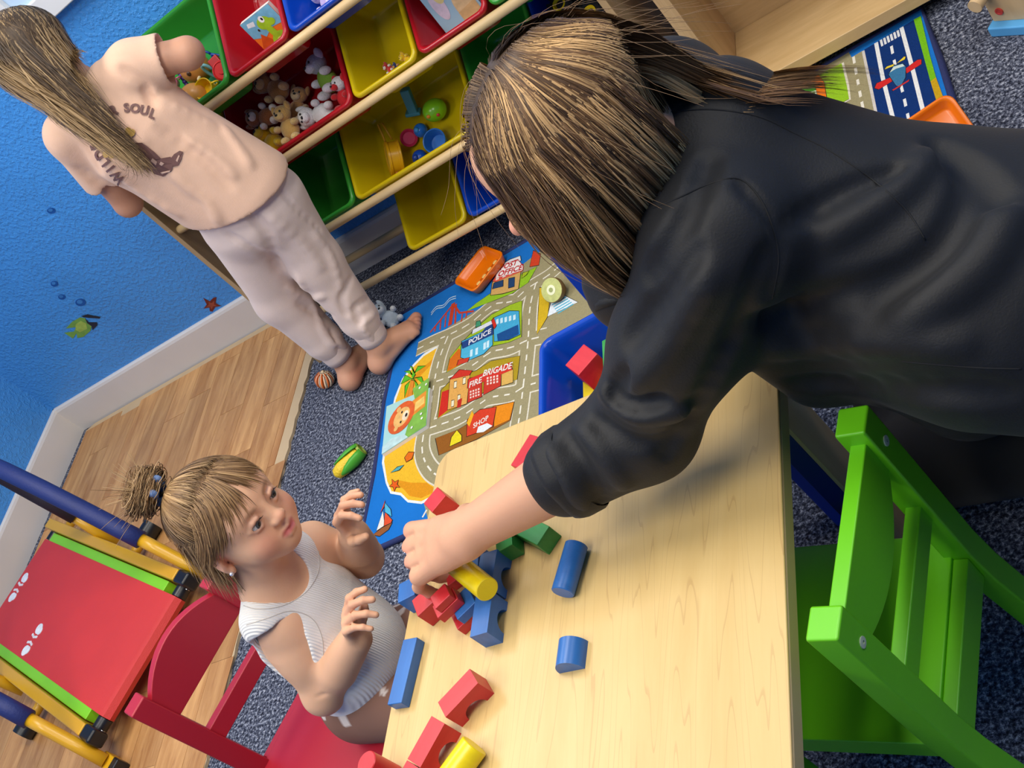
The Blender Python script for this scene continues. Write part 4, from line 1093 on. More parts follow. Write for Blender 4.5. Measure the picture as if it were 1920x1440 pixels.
# creases at wrist and elbow
S.ridge([elR + V((.012, -.03, .03)), elR + V((.045, -.01, .02)), elR + V((.05, .02, .0))], -.002, .004)
P, F = S.mesh()
leg = Sdf((-1.40, .62, -.01), (-.90, 1.0, .42), .006)
for sg in (-1, 1):
    h0 = hip + lft * sg * .042 - V((0, 0, .012)); kn = V((-1.115, .79 - .0 * sg + sg * .065, .318)); an = V((-1.075, .79 + sg * .065, .075)); leg.chain([h0, kn, an], [.056, .043, .026], .015); leg.econe(an - V((0, 0, .035)), an + V((.065, 0, -.045)), .022, .02, (0, 1, 0), .8, .6, .01)
P2, F2 = leg.mesh(); th_ = (P2[:, 0] < -1.16) & (P2[:, 2] > .2); P2[th_, 2] = np.maximum(P2[th_, 2], .283); P[:, 2] = np.maximum(P[:, 2], .283); P, F = join((P, F), (P2, F2))
SK = (234, 182, 143); spots = []
for q in (-1, 1): spots.append((hp(q * .040, .070, -.034), .026 * hs, (226, 140, 116), .45)); spots.append((hp(q * .075, -.01, -.01), .028 * hs, (222, 138, 116), .45)); spots.append((hp(q * .029, .082, .004), .017 * hs, (196, 138, 122), .35))
spots += [(hp(0, .1, -.022), .014, (230, 150, 125), .4)]
C = paint(P, SK, spots)
# lips
for a in np.linspace(-1, 1, 11):
    b = .0835 + .006 - abs(a) * .008; d = np.linalg.norm(P - hp(a * .0135, b - .001, -.0490), axis=1); w = (np.clip(1.5 - d / (.0055 * hs), 0, 1) * .6)[:, None]; C = C * (1 - w) + L3((196, 96, 92)) * w
# brows
for q in (-1, 1):
    for a in np.linspace(0, 1, 9):
        d = np.linalg.norm(P - hp(q * (.015 + .028 * a), .083 - .012 * a * a, .020 + .003 * math.sin(a * 3)), axis=1); w = (np.clip(1.5 - d / .0035, 0, 1) * .28)[:, None]; C = C * (1 - w) + L3((128, 92, 62)) * w
for tipc, rr_ in ((wrR, .115), (wrL, .115)):
    d = np.linalg.norm(P - (tipc + V((.05, 0, .06))), axis=1); w = (np.clip((d - .03) * 0 + 1 - d / .06, 0, 1) * .35)[:, None]; C = C * (1 - w) + L3((222, 146, 120)) * w
body = np_obj('body', P, F, M_SKIN, TD, C)
for q in (-1, 1): eye(hp(q * .029, .0685, .0015), hf * .95 + hl * .06 - hu * .16, .0124 * hs, body)
# upper lashes
lash = MB()
for q in (-1, 1):
    for a in np.linspace(-.9, .95, 16):
        r0 = hp(q * (.029 + .0115 * a), .0815 - .004 * a * a - (.003 if a > .3 else 0), .0062 - .004 * a * a); lash.tube([r0, r0 + (hf * .9 + hl * q * a * .5 - hu * .25) * .004, r0 + (hf * .9 + hl * q * a * .5 + hu * .05) * .0075], [.0005, .00035, .00015], 4)
lash.build('eyelashes', mat('lash', (40, 28, 22), .6), body, world=True)['kind'] = 'stuff'
er = hp(-.0765, -.002, -.040); MB().ell(er - hl * .004 + hf * .002, (.0032, .0032, .0032)).build('earring', mat('crystal_stud', (235, 235, 240), .05, metal=.6), body, smooth=True, world=True)

# white ribbed tank
M_TANK = mat('white_rib_cotton', (242, 237, 228), .85, .2, var=.03, sheen=.2)
_n = M_TANK.node_tree; _tc = node(_n, 'ShaderNodeTexCoord'); _w = node(_n, 'ShaderNodeTexWave', Scale=95.0, Distortion=.6); _w.bands_direction = 'Y'; _w.inputs['Detail'].default_value = 1
_bp = node(_n, 'ShaderNodeBump', Strength=.55, Distance=.002); _n.links.new(_tc.outputs['Object'], _w.inputs['Vector']); _n.links.new(_w.outputs['Fac'], _bp.inputs['Height']); _n.links.new(_bp.outputs['Normal'], _n.nodes['Principled BSDF'].inputs['Normal'])
S = Sdf((-1.42, .66, .285), (-1.10, 1.00, .64), .0025)
off = .006
S.econe(hip + V((0, 0, -.012)), chest, .086 + off, .082 + off, lft, .92, .82, .02); S.econe(chest, neck - V((0, 0, .02)), .079 + off, .047 + off, lft, .80, .84, .03)
S.ell(chest * .45 + hip * .55 + fwd * .040, (.078, .078, .085), None, .04)
for sh, sg in ((shR, -1), (shL, 1)): S.cap(neck - V((0, 0, .02)) + lft * sg * .02, neck + lft * sg * .052 - V((0, 0, .026)), .0415, .042, .02)
S.cap(neck + V((.012, 0, -.006)) + fwd * .006, neck + V((.02, 0, .12)), .043, .058, .005, 's'); S.ell(neck + fwd * .034 + V((0, 0, .018)), (.034, .042, .025), None, .006, 's')
for sh, el, sg in ((shR, elR, -1), (shL, elL, 1)): S.cap(sh + lft * sg * .018 + V((0, 0, .0)), sh + lft * sg * .10 + V((0, 0, -.02)), .040, .055, .008, 's')
for i in range(6):
    a = hip + V((0, 0, .02 + i * .028)); S.ridge([a + lft * (-.08) + fwd * .03, a + fwd * .09 + V((0, 0, -.012 + .006 * (i % 2))), a + lft * .08 + fwd * .03], .0018, .007)
S.ridge([shR + V((.05, .03, -.06)), chest + fwd * .07 + V((0, 0, -.05))], .003, .010); S.ridge([chest + fwd * .08 + V((0, 0, .02)), hip + fwd * .09 + lft * .03 + V((0, 0, .04))], .003, .012)
P, F = S.mesh(); tank = np_obj('tank_top', P, F, M_TANK, TD)
seams((P, F), [[(440, 1128), (480, 1142), (530, 1136), (572, 1112), (596, 1076), (598, 1040), (588, 1008)], [(462, 1172), (500, 1160), (545, 1146), (585, 1160), (604, 1196), (606, 1240)]], tank, mat('white_stitch', (196, 188, 178), .8), .0007)
# rib bands around neck and armholes
bandm = mat('rib_band', (232, 227, 220), .85, .2, sheen=.2, bump=.4, bscale=500)
fr = MB(); ring = []
for k in range(72):
    a = 2 * math.pi * k / 72; rad = .0925 + .009 * math.cos(a * 9); ring.append(hip + lft * math.cos(a) * rad + fwd * math.sin(a) * rad * .93 + V((0, 0, -.022 + .003 * math.sin(a * 18))))
fr.loft([[Vector(p + V((0, 0, .02))) * 1.0 for p in [hip + lft * math.cos(2 * math.pi * k / 72) * .088 + fwd * math.sin(2 * math.pi * k / 72) * .083 + V((0, 0, -.02)) for k in range(72)]], [Vector(p) for p in ring], [Vector(hip + (p - hip) * 1.015 + V((0, 0, -.012))) for p in ring]], False, False)
fr.build('ruffle_hem', bandm, tank, smooth=True, world=True)
# shorts
S = Sdf((-1.42, .62, .255), (-1.08, 1.0, .42), .005)
S.econe(hip + V((0, 0, -.02)), hip + V((0, 0, .01)), .088, .086, lft, .95, .9, .02)
for sg in (-1, 1): S.cap(hip + lft * sg * .042 - V((0, 0, .012)), V((-1.16, .79 + sg * .06, .318)), .064, .056, .02)
P, F = S.mesh(); P[:, 2] = np.maximum(P[:, 2], .2792)
Cc = np.tile(L3((134, 98, 82)), (len(P), 1)); wv = np.sin(P[:, 0] * 90 + 2 * np.sin(P[:, 1] * 60)) * np.sin(P[:, 1] * 75 + 1.5 * np.sin(P[:, 0] * 50)); Cc[wv > .72] = L3((214, 200, 190))
np_obj('shorts', P, F, vcol_mat('printed_cotton', .85, .2), TD, Cc)

# hair
HR = np.stack([hl, hf, hu]); cap_c = Hc + hs * (hu * .024 - hf * .010); cap_r = np.array([.0745, .088, .077]) * hs
rng = np.random.default_rng(3)


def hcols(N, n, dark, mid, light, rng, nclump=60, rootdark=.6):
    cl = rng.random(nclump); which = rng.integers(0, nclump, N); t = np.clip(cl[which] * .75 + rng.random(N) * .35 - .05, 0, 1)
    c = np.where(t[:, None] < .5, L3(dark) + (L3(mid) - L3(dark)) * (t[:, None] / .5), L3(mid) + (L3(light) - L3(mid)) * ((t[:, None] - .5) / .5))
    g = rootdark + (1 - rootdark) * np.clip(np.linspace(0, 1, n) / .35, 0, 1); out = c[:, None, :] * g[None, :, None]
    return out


def scalp(N, rng, zmin=-.35, front=.62):
    out = []
    while len(out) < N:
        v = rng.normal(size=3); v /= np.linalg.norm(v)
        if v[2] < zmin or (v[1] > front and v[2] < .55) or (v[1] > .05 and v[2] < -.0): continue
        out.append(v)
    return np.array(out)


bunp = hp(-.005, -.072, .094)
def toW(v, c=cap_c, r=cap_r, R=HR, s=1.0): return c + (v * r * s) @ R


allh = []
v = scalp(5200, rng); top = (v[:, 2] > .12) & (v[:, 1] < .50); vt = v[top]; n = 16
# 1 combed back to the bun
r0 = toW(vt, s=1.0); lift = .05 + .10 * rng.random(len(r0))
def comb1(P, t, d): return (bunp - P)
dist = np.linalg.norm(r0 - bunp, axis=1)
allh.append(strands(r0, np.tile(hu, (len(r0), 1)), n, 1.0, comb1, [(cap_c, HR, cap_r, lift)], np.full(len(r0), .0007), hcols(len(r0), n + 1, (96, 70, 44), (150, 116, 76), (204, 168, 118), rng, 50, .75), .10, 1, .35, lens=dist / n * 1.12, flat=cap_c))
# 2 loose hair at sides and back, falling to the neck
vs = scalp(4200, rng, -.45, .45); vs = vs[(vs[:, 2] < .30) & (vs[:, 1] < .12)]; r0 = toW(vs); n2 = 16
def comb2(P, t, d): return np.tile(V((0, 0, -1)), (len(P), 1)) + (P - cap_c) * 1.0 - hf * .55
ln = .75 + .5 * rng.random(len(r0)); lift = .04 + .09 * rng.random(len(r0))
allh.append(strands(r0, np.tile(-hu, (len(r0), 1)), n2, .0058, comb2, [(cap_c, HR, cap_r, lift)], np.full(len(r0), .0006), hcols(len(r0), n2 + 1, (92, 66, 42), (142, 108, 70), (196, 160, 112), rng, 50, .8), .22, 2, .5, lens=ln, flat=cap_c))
# 3 fringe and face-framing locks
nf = 1200; a = rng.uniform(-1, 1, nf); vf = np.stack([a * .72, .45 + .25 * rng.random(nf) - .25 * a * a, .80 - .18 * a * a + .1 * rng.random(nf)], 1); vf /= np.linalg.norm(vf, axis=1, keepdims=True); r0 = toW(vf)
side = np.sign(a)[:, None] * hl * (.25 + .9 * np.abs(a)[:, None])
def comb3(P, t, d): return hf * (.55 - 1.6 * t) - hu * (.9 + .4 * t) + side * .40 - hf * np.abs(a)[:, None] * .55
ln = (.62 + .30 * rng.random(nf)) * (1 + .35 * np.abs(a)); lift = .05 + .10 * rng.random(nf)
fc = Hc + hs * (hf * .005 - hu * .01); fr_ = np.array([.070, .083, .095]) * hs
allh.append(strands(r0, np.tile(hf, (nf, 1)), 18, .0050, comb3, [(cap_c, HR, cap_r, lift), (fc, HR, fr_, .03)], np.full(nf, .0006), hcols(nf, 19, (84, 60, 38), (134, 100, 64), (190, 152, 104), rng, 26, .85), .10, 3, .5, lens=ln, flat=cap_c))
# 4 curly bun
nb = 800; th0 = rng.uniform(0, 6.28, nb); th = th0[:, None] + np.linspace(0, 5.2, 20)[None, :] * rng.choice([-1, 1], nb)[:, None]; rb = (.012 + .017 * rng.random(nb))[:, None] + .006 * np.linspace(0, 1, 20)[None, :]
bd_ = hp(-.01, -.095, .112) - bunp; bd_ /= np.linalg.norm(bd_); e1 = np.cross(bd_, hf); e1 /= np.linalg.norm(e1); e2 = np.cross(bd_, e1); hgt = (.010 + .034 * rng.random(nb))[:, None] * (1 + .3 * np.sin(th))
Q = bunp + rng.normal(0, .0012, (nb, 20, 3)).cumsum(1) + e1 * (np.cos(th) * rb)[..., None] + e2 * (np.sin(th) * rb * .8)[..., None] + bd_ * hgt[..., None] + rng.normal(0, .002, (nb, 1, 3))
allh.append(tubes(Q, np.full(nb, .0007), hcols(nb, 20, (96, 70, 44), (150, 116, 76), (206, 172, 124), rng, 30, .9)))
nb = 60; Q = bunp + bd_ * np.linspace(.01, .075, 12)[None, :, None] * rng.uniform(.6, 1.2, (nb, 1, 1)) + (e1 * rng.normal(0, 1, (nb, 1, 1)) + e2 * rng.normal(0, 1, (nb, 1, 1))) * (.004 + .022 * np.linspace(0, 1, 12)[None, :, None] ** 1.6)
allh.append(tubes(Q, np.full(nb, .00045), hcols(nb, 12, (110, 82, 54), (160, 126, 84), (214, 180, 132), rng, 20, 1)))


def merge(parts):
    P = []; F = []; C = []; o = 0
    for p, f, c in parts: P.append(p); F.append(f + o); C.append(c); o += len(p)
    return np.concatenate(P), np.concatenate(F), np.concatenate(C)


S = Sdf(cap_c - .12, cap_c + .12, .004); S.ell(cap_c, cap_r * 1.03, HR, .0); S.cut(cap_c + hf * .046 - hu * .0, hf * 1.0 - hu * .55, .01); S.cut(cap_c - hu * .032 + hf * .0, -hu + hf * .75, .01)
pc, fc_ = S.mesh(); P, F, C = merge(allh + [(pc, fc_, np.tile(L3((104, 76, 48)), (len(pc), 1)))])
hair = np_obj('hair', P, F, M_HAIR, TD, C); hair['kind'] = 'stuff'
sc = MB()
for k in range(2):
    pts = [bunp + bd_ * (.006 + .006 * k) + (e1 * math.cos(t) + e2 * math.sin(t)) * (.0135 + .0015 * math.sin(t * 5)) for t in np.linspace(0, 2 * math.pi, 26)]; sc.tube(pts, .0042, 8)
kn_ = bunp + bd_ * .008 - e2 * .016
for sgn in (-1, 1): sc.ell(kn_ + e1 * sgn * .011 - e2 * .004, (.010, .006, .008), None, 12, 8)
sc.build('hair_tie', mat('blue_scrunchie', (108, 132, 172), .8, bump=.4, bscale=300), TD, smooth=True, world=True)

# ------------------------------------------------------------------ woman kneeling behind the table
WM = thing('person', 'woman with long highlighted hair and black shirt leaning over the table', 'person', (-.2, .98, 0))
wc = V(at(1062, 256, .945)); wf, wu, wl = rotf(math.radians(-148.5), math.radians(8), 0.0); ws = .93
N_ = V((-.385, .95, .835)); SL = V((-.372, .815, .802)); SR = V((-.425, 1.085, .80)); EL = V(at(1205, 800, .632)); WL = V(at(862, 1008, .628)); ER = V(at(1180, 530, .62)); WR = V(at(1200, 690, .56))
PEL = V((-.05, .88, .40)); MID = V((-.205, .868, .572))
# skin: head and neck, left forearm and hand, right forearm, hidden trunk and legs
S = Sdf(wc - .16, wc + .16, .0027)
wp = face_sdf(S, wc, wf, wu, wl, ws, False)
S.cap(wc - wu * .05 - wf * .02, N_ + V((-.02, 0, .01)), .055, .056, .025)
P, F = S.mesh(); nh = len(P)
lo = np.minimum(np.minimum(EL, WL), WL + V((-.2, -.02, -.12))) - .06; hi = np.maximum(EL, WL) + .08
S = Sdf(lo, hi, .0019)
S.chain([EL, EL * .66 + WL * .34, WL], [.040, .0405, .0255], .02)
K = V(at(768, 1046, .606)); hfw = K - WL; hbk = V((.25, -.35, .9)); hsd = V((-.25, 1, .12))
q, tips, nails = hand_sdf(S, WL, hfw, hbk, hsd, 1.16, [(.75, .95, .5), (.80, .95, .5), (.70, .85, .45), (.55, .60, .35)], [(.016, .010, -.010), (.034, .030, -.034), (.030, .062, -.052), (.018, .088, -.062)], wr=.0265, spread=(.06, .01, -.04, -.12), thick=.90)
for a_, b_ in ((.0185, .084), (.0005, .084), (-.017, .078)): S.ridge([q(a_, b_ - .016, .010), q(a_, b_ + .006, .006), q(a_, b_ + .016, -.008)], -.0030, .0055)
for i in range(3): S.ridge([q((.018, .001, -.017)[i], .062, .012), q((.018, .001, -.017)[i] * .7, .030, .010)], -.0012, .005)
P2, F2 = S.mesh(); P2[:, 2] = np.maximum(P2[:, 2], TZ - .0003)
S = Sdf(np.minimum(ER, WR) - .12, np.maximum(ER, WR) + .1, .004); S.chain([ER, WR], [.038, .026], .01); hand_sdf(S, WR, (.05, -.9, -.25), (0, -.25, .95), (-1, 0, 0), 1.0, [(.2, .2, .2)] * 4, [(.016, .01, -.01), (.04, .03, -.012), (.05, .06, -.014), (.055, .085, -.016)], wr=.025)
P3, F3 = S.mesh(); P3[:, 2] = np.maximum(P3[:, 2], TZ - .0003)
S = Sdf((-.64, .70, -.01), (.28, 1.32, .88), .012)
S.econe(PEL, MID, .14, .115, (0, 1, 0), .72, .7, .04); S.econe(MID, N_, .12, .07, (0, 1, 0), .66, .7, .05); S.cap(N_, SL, .05, .05, .03); S.cap(N_, SR, .05, .05, .03); S.cap(SL, EL, .046, .038, .02); S.cap(SR, ER, .046, .038, .02)
KL, KR = V((-.490, 1.056, .075)), V((-.47, 1.17, .075)); AL, AR = V((-.02, 1.0, .05)), V((-.05, 1.17, .05)); HL_, HRr = PEL + V((0, -.06, -.03)), PEL + V((0, .10, -.03))
for h0, k0, a0 in ((HL_, KL, AL), (HRr, KR, AR)): S.chain([h0, k0, a0], [.075, .055, .036], .03); S.econe(a0, a0 + V((.16, 0, -.012)), .036, .028, (0, 1, 0), .7, .6, .02)
P4, F4 = S.mesh()
WSK = (216, 162, 128)
spots = [(wp(0, .104, -.02), .02, (226, 140, 120), .5)] + [(wp(s_ * .045, .06, -.03), .035, (226, 138, 118), .5) for s_ in (-1, 1)]
C1 = paint(P, WSK, spots)
for a in np.linspace(-1, 1, 11):
    d = np.linalg.norm(P - wp(a * .02, .092 + .006 - abs(a) * .008, -.0585), axis=1); w = (np.clip(1.5 - d / .007, 0, 1) * .8)[:, None]; C1 = C1 * (1 - w) + L3((196, 70, 72)) * w
hs_ = [(q(o_, .085, .012), .012, (224, 150, 126), .55) for o_ in (.027, .0095, -.0085, -.0255)] + [(t, .014, (226, 146, 124), .5) for t in tips]
C2 = paint(P2, WSK, hs_)
Pa, Fa = join((P, F), (P2, F2), (P3, F3), (P4, F4)); Ca = np.concatenate([C1, C2, np.tile(L3(WSK), (len(P3) + len(P4), 1))])
wbody = np_obj('body', Pa, Fa, M_SKIN, WM, Ca)
for s_ in (-1, 1): eye(wp(s_ * .029, .0695, .0015), wf - wu * .3, .0115, wbody)
nm = MB()
for c_, dv, nb in nails[2:]:
    c_ = V((c_[0], c_[1], max(c_[2], TZ + .0065)))
    x = np.cross(dv, nb); Mx = Matrix((tuple(x), tuple(dv), tuple(nb))).transposed(); nm.ell(c_, (.0045, .0065, .0018), Mx, 12, 8)
nm.build('fingernails', mat('nail', (232, 184, 168), .25), wbody, smooth=True, world=True)
# ring on the middle finger's first joint
p0 = q(.0095, .086, .002); a1 = .80; fw_ = hfw / np.linalg.norm(hfw); bk_ = hbk - fw_ * (hbk @ fw_); bk_ /= np.linalg.norm(bk_); dv = fw_ * math.cos(a1) - bk_ * math.sin(a1); nv = bk_ * math.cos(a1) + fw_ * math.sin(a1); sv = np.cross(dv, nv); rc = p0 + dv * .022
rg = MB(); rg.tube([rc + (nv * math.cos(t) + sv * math.sin(t)) * .0120 for t in np.linspace(0, 2 * math.pi, 30)], .0013, 8); rg.tube([rc + dv * .003 + (nv * math.cos(t) + sv * math.sin(t)) * .0120 for t in np.linspace(0, 2 * math.pi, 30)], .0009, 8); rg.ell(rc + nv * .0136, (.0028, .0028, .0024))
tag(rg.build('ring', mat('silver', (215, 215, 220), .15, metal=1.0), wbody, smooth=True, world=True), 'thin silver ring with a small stone', None)

# black shirt
M_BLK = mat('black_cotton', (27, 27, 28), .6, .3, var=.12, vscale=14, sheen=.04, bump=.12, bscale=420)
S = Sdf((-.80, .64, .24), (.22, 1.30, .92), .0046)
S.econe(V((.02, .868, .405)), MID + V((0, 0, .0)), .182, .156, (0, 1, 0), .92, .78, .05); S.econe(MID, N_ + V((.02, 0, -.035)), .155, .105, (0, 1, 0), .78, .66, .06)
S.cap(V((.02, .868, .41)), V((.3, .89, .33)), .168, .16, .05)
S.cap(N_ + V((.01, -.02, -.03)), SL + V((.0, .01, -.005)), .064, .066, .05); S.cap(N_ + V((.01, .02, -.03)), SR + V((0, -.01, -.005)), .064, .062, .05)
S.cap(N_ + V((.03, 0, -.02)), N_ + V((-.02, -.0, .022)), .072, .062, .03)                     # collar stand
CF = EL * .60 + WL * .40; CFo = EL * .56 + WL * .44
S.chain([SL, SL * .5 + EL * .5, EL], [.070, .064, .060], .03); S.cap(EL, CF, .060, .050, .02)
S.chain([SR, ER], [.066, .056], .03); CR = ER * .88 + WR * .12; S.cap(ER, CR, .055, .048, .02)
# hanging front of the loose shirt
S.econe(V((-.40, .900, .66)), V((-.40, .905, .535)), .10, .080, (0, 1, 0), .75, .75, .05); S.econe(V((-.30, .90, .56)), V((-.285, .915, .40)), .115, .09, (0, 1, 0), .85, .85, .05); S.econe(V((-.16, .88, .50)), V((-.13, .89, .34)), .135, .12, (0, 1, 0), .9, .9, .05)
# folds
fold_pass(S, (
    (((1330, 300), (1280, 420), (1215, 520)), -0.0119, 0.0102), (((1390, 345), (1440, 400), (1465, 470), (1440, 560)), -0.0102, 0.0059),
    (((1440, 480), (1400, 580), (1370, 650)), -0.0136, 0.0102), (((1480, 420), (1600, 350), (1700, 320)), -0.0102, 0.0085), (((1560, 440), (1680, 360), (1740, 290)), 0.0119, 0.0119),
    (((1640, 560), (1760, 470), (1820, 360), (1810, 300)), -0.0204, 0.0119), (((1700, 600), (1830, 500), (1890, 400)), 0.0170, 0.0153), (((1760, 270), (1840, 330), (1870, 380)), -0.0204, 0.0119),
    (((1420, 600), (1560, 560), (1700, 520)), -0.0102, 0.0119), (((1460, 650), (1620, 640), (1800, 640)), 0.0102, 0.0153), (((1500, 720), (1680, 730), (1880, 740)), -0.0102, 0.0136), (((1580, 800), (1740, 830), (1900, 860)), 0.0102, 0.0153),
    (((1330, 520), (1260, 640), (1190, 720)), 0.0085, 0.0136), (((1300, 470), (1240, 560), (1180, 640)), -0.0085, 0.0102), (((1390, 600), (1330, 720), (1250, 850)), -0.0102, 0.0102),
    (((1180, 700), (1150, 740), (1190, 760), (1240, 750)), -0.0153, 0.0076), (((1130, 730), (1200, 780), (1290, 770)), 0.0102, 0.0102), (((1120, 790), (1190, 830), (1260, 830)), -0.0102, 0.0085),
    (((1060, 820), (1100, 880), (1130, 940)), -0.0119, 0.0068), (((1090, 800), (1130, 850), (1170, 910)), 0.0085, 0.0085), (((1030, 840), (1062, 900), (1095, 950)), 0.0102, 0.0068)))
# cuff openings
cd = (WL - EL) / np.linalg.norm(WL - EL); S.cut(V((.30, 0, 0)), (1, 0, 0))
P, F = S.mesh(); P = relax(P, F, 1, .4)
# keep the skin under the cloth from showing: nothing to trim, sleeves are wider than the arms
shirt = np_obj('shirt', P, F, M_BLK, WM)
cu = MB(); e1_ = np.cross(cd, (0, 0, 1)); e1_ /= np.linalg.norm(e1_); e2_ = np.cross(cd, e1_)
loops = []
for (t, r) in ((.0, .0525), (.006, .055), (.024, .0545), (.031, .0525), (.030, .0455), (.008, .0445)):
    loops.append([Vector(CF - cd * .022 + cd * t + (e1_ * math.cos(a) + e2_ * math.sin(a)) * (r + .002 * math.sin(a * 3 + 1) + .0012 * math.sin(a * 7))) for a in np.linspace(0, 2 * math.pi, 33)[:-1]])
cu.loft(loops, False, False).build('rolled_cuff', M_BLK, shirt, smooth=True, world=True)
cdr = (WR - ER) / np.linalg.norm(WR - ER); e1_ = np.cross(cdr, (0, 0, 1)); e1_ /= np.linalg.norm(e1_); e2_ = np.cross(cdr, e1_); cu = MB(); loops = []
for (t, r) in ((.0, .0505), (.006, .053), (.024, .0525), (.031, .050), (.030, .044), (.008, .043)):
    loops.append([Vector(CR - cdr * .01 + cdr * t + (e1_ * math.cos(a) + e2_ * math.sin(a)) * (r + .002 * math.sin(a * 3))) for a in np.linspace(0, 2 * math.pi, 33)[:-1]])
cu.loft(loops, False, False).build('rolled_cuff', M_BLK, shirt, smooth=True, world=True)
# stitched seams and the welt pocket
seams((P, F), [[(1225, 390), (1270, 372), (1330, 345), (1385, 335), (1425, 372), (1450, 430), (1460, 490), (1448, 560)], [(1240, 212), (1330, 205), (1420, 218), (1490, 250), (1560, 285), (1640, 340), (1700, 395), (1735, 450)], [(1690, 678), (1760, 684), (1840, 690), (1915, 692)]], shirt, mat('seam_thread', (14, 14, 15), .8))
# collar
co = MB(); loops = []
cdv = (wc - N_) / np.linalg.norm(wc - N_); e1_ = np.cross(cdv, (0, 1, 0)); e1_ /= np.linalg.norm(e1_); e2_ = np.cross(cdv, e1_)
for (t, r) in ((-.01, .082), (.012, .078), (.026, .072), (.028, .066), (.0, .066)): loops.append([Vector(N_ + cdv * t + (e1_ * math.cos(a) + e2_ * math.sin(a) * .95) * r) for a in np.linspace(0, 2 * math.pi, 33)[:-1]])
co.loft(loops, False, False).build('collar', M_BLK, shirt, smooth=True, world=True)
# trousers
S = Sdf((-.62, .72, -.005), (.32, 1.34, .46), .008)
S.econe(PEL + V((.02, 0, .0)), PEL + V((0, .02, -.05)), .16, .17, (0, 1, 0), .85, .85, .03)
for h0, k0, a0 in ((HL_, KL, AL), (HRr, KR, AR)): S.chain([h0, k0], [.095, .072], .03); S.cap(k0 + V((0, 0, -.002)), a0, .070, .055, .02)
S.ridge([KL + V((.0, -.06, .05)), KL + V((.15, -.08, .05))], .008, .02); S.ridge([KL + V((.1, -.07, .0)), KL + V((.3, -.08, .02))], -.008, .02)
P, F = S.mesh(); P[:, 2] = np.maximum(P[:, 2], .002); np_obj('trousers', P, F, mat('black_trouser', (22, 22, 23), .8, .2, sheen=.05), WM)

# hair: parted in the middle, falling past the face, one bundle lying over the back
HRw = np.stack([wl, wf, wu]); wcap_c = wc + (wu * .026 - wf * .012); wcap_r = np.array([.069, .086, .072]); rng = np.random.default_rng(11); parts = []
DK, MDc, LT = (56, 39, 26), (138, 100, 62), (232, 186, 124)
v = scalp(19500, rng, -.30, .70); v = v[(v[:, 0] > -.05) | (v[:, 1] < .52)]
v = np.concatenate([v, (lambda e: e / np.linalg.norm(e, axis=1, keepdims=True))(np.stack([.01 + .16 * rng.random(3800), -.60 + 1.22 * rng.random(3800), .78 + 0 * rng.random(3800)], 1))])
near = (v[:, 0] > -.02) & (v[:, 1] > -.62); back = ~near & (v[:, 1] < .1); far = ~near & ~back
tor_c = V((-.23, .90, .655)); tor_R = np.stack([V((.6, 0, -.8)), V((0, 1, 0)), V((.8, 0, .6))]); tor_r = np.array([.225, .15, .105])


def clumped(r0, amt, rng, ncl):
    """pull roots a little towards clump centres so locks form"""
    c = r0[rng.integers(0, len(r0), ncl)]; d = ((r0[:, None, :] - c[None]) ** 2).sum(2); i = d.argmin(1); return i, c


def wcols(N, n, cl, ncl, rng, bias=0.0, rootd=None):
    base = rng.random(ncl); base = np.where(base > .56, .58 + .40 * base, .10 + .5 * base); t = np.clip(base[cl] * .92 + rng.random(N) * .26 - .13 + bias, 0, 1)[:, None]
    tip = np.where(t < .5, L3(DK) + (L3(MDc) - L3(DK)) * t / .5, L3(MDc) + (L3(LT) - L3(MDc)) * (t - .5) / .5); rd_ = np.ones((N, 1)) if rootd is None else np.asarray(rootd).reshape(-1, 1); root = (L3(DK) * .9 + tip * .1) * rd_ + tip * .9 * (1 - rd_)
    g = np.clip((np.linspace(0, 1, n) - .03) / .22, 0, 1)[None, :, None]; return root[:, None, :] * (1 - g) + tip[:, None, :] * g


vn = v[near]; r0 = toW(vn, wcap_c, wcap_r, HRw); ncl = 80; cl = np.clip((vn[:, 1] + .64) / 1.36 * ncl + rng.normal(0, .45, len(vn)), 0, ncl - 1).astype(int); cln = rng.normal(0, .07, (ncl, 3))[cl]; fr1 = np.clip(vn[:, 1:2], -.6, 1)
rk = np.clip((vn[:, 1:2] + .55) / 1.1, 0, 1); endp = np.array([V(at(1236 - 34 * w, 320 + 218 * w, .80 - .085 * w)) for w in rk[:, 0]]) + rng.normal(0, .006, (len(vn), 3))
def cn(P, t, d): return np.tile(V((0, 0, -1.0)), (len(P), 1)) * (1 - .5 * t) + wl * (.20 if t < .12 else -.14) - wf * (.08 + .12 * (1 - rk)) + wf * frt * (.42 if t < .30 else 0) + cln * .5 + (endp - P) * (2.0 + 13.0 * t)
frt = np.clip((vn[:, 1:2] - .40) / .25, 0, 1)
dl = np.linalg.norm(endp - r0, axis=1); nn = 24; lift = .02 + .03 * rng.random(len(r0)) + .075 * np.clip(1 - vn[:, 0] * 1.2, 0, 1); ln = (.80 + .42 * rng.random(len(r0)) ** 1.5) * dl / (nn * .0112) * 1.10
face_el = (wc + wf * .012 - wu * .03, HRw, np.array([.064, .086, .096]), .03)
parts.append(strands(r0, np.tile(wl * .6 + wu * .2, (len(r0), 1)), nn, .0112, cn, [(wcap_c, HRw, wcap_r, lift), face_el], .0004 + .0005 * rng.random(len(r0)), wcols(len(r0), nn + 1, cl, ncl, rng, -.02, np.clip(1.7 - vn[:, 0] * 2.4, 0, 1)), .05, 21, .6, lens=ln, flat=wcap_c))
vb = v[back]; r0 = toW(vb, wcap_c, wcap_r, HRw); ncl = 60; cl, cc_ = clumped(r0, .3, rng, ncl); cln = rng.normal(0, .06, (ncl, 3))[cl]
tgt = V(at(1270, 195, .855))
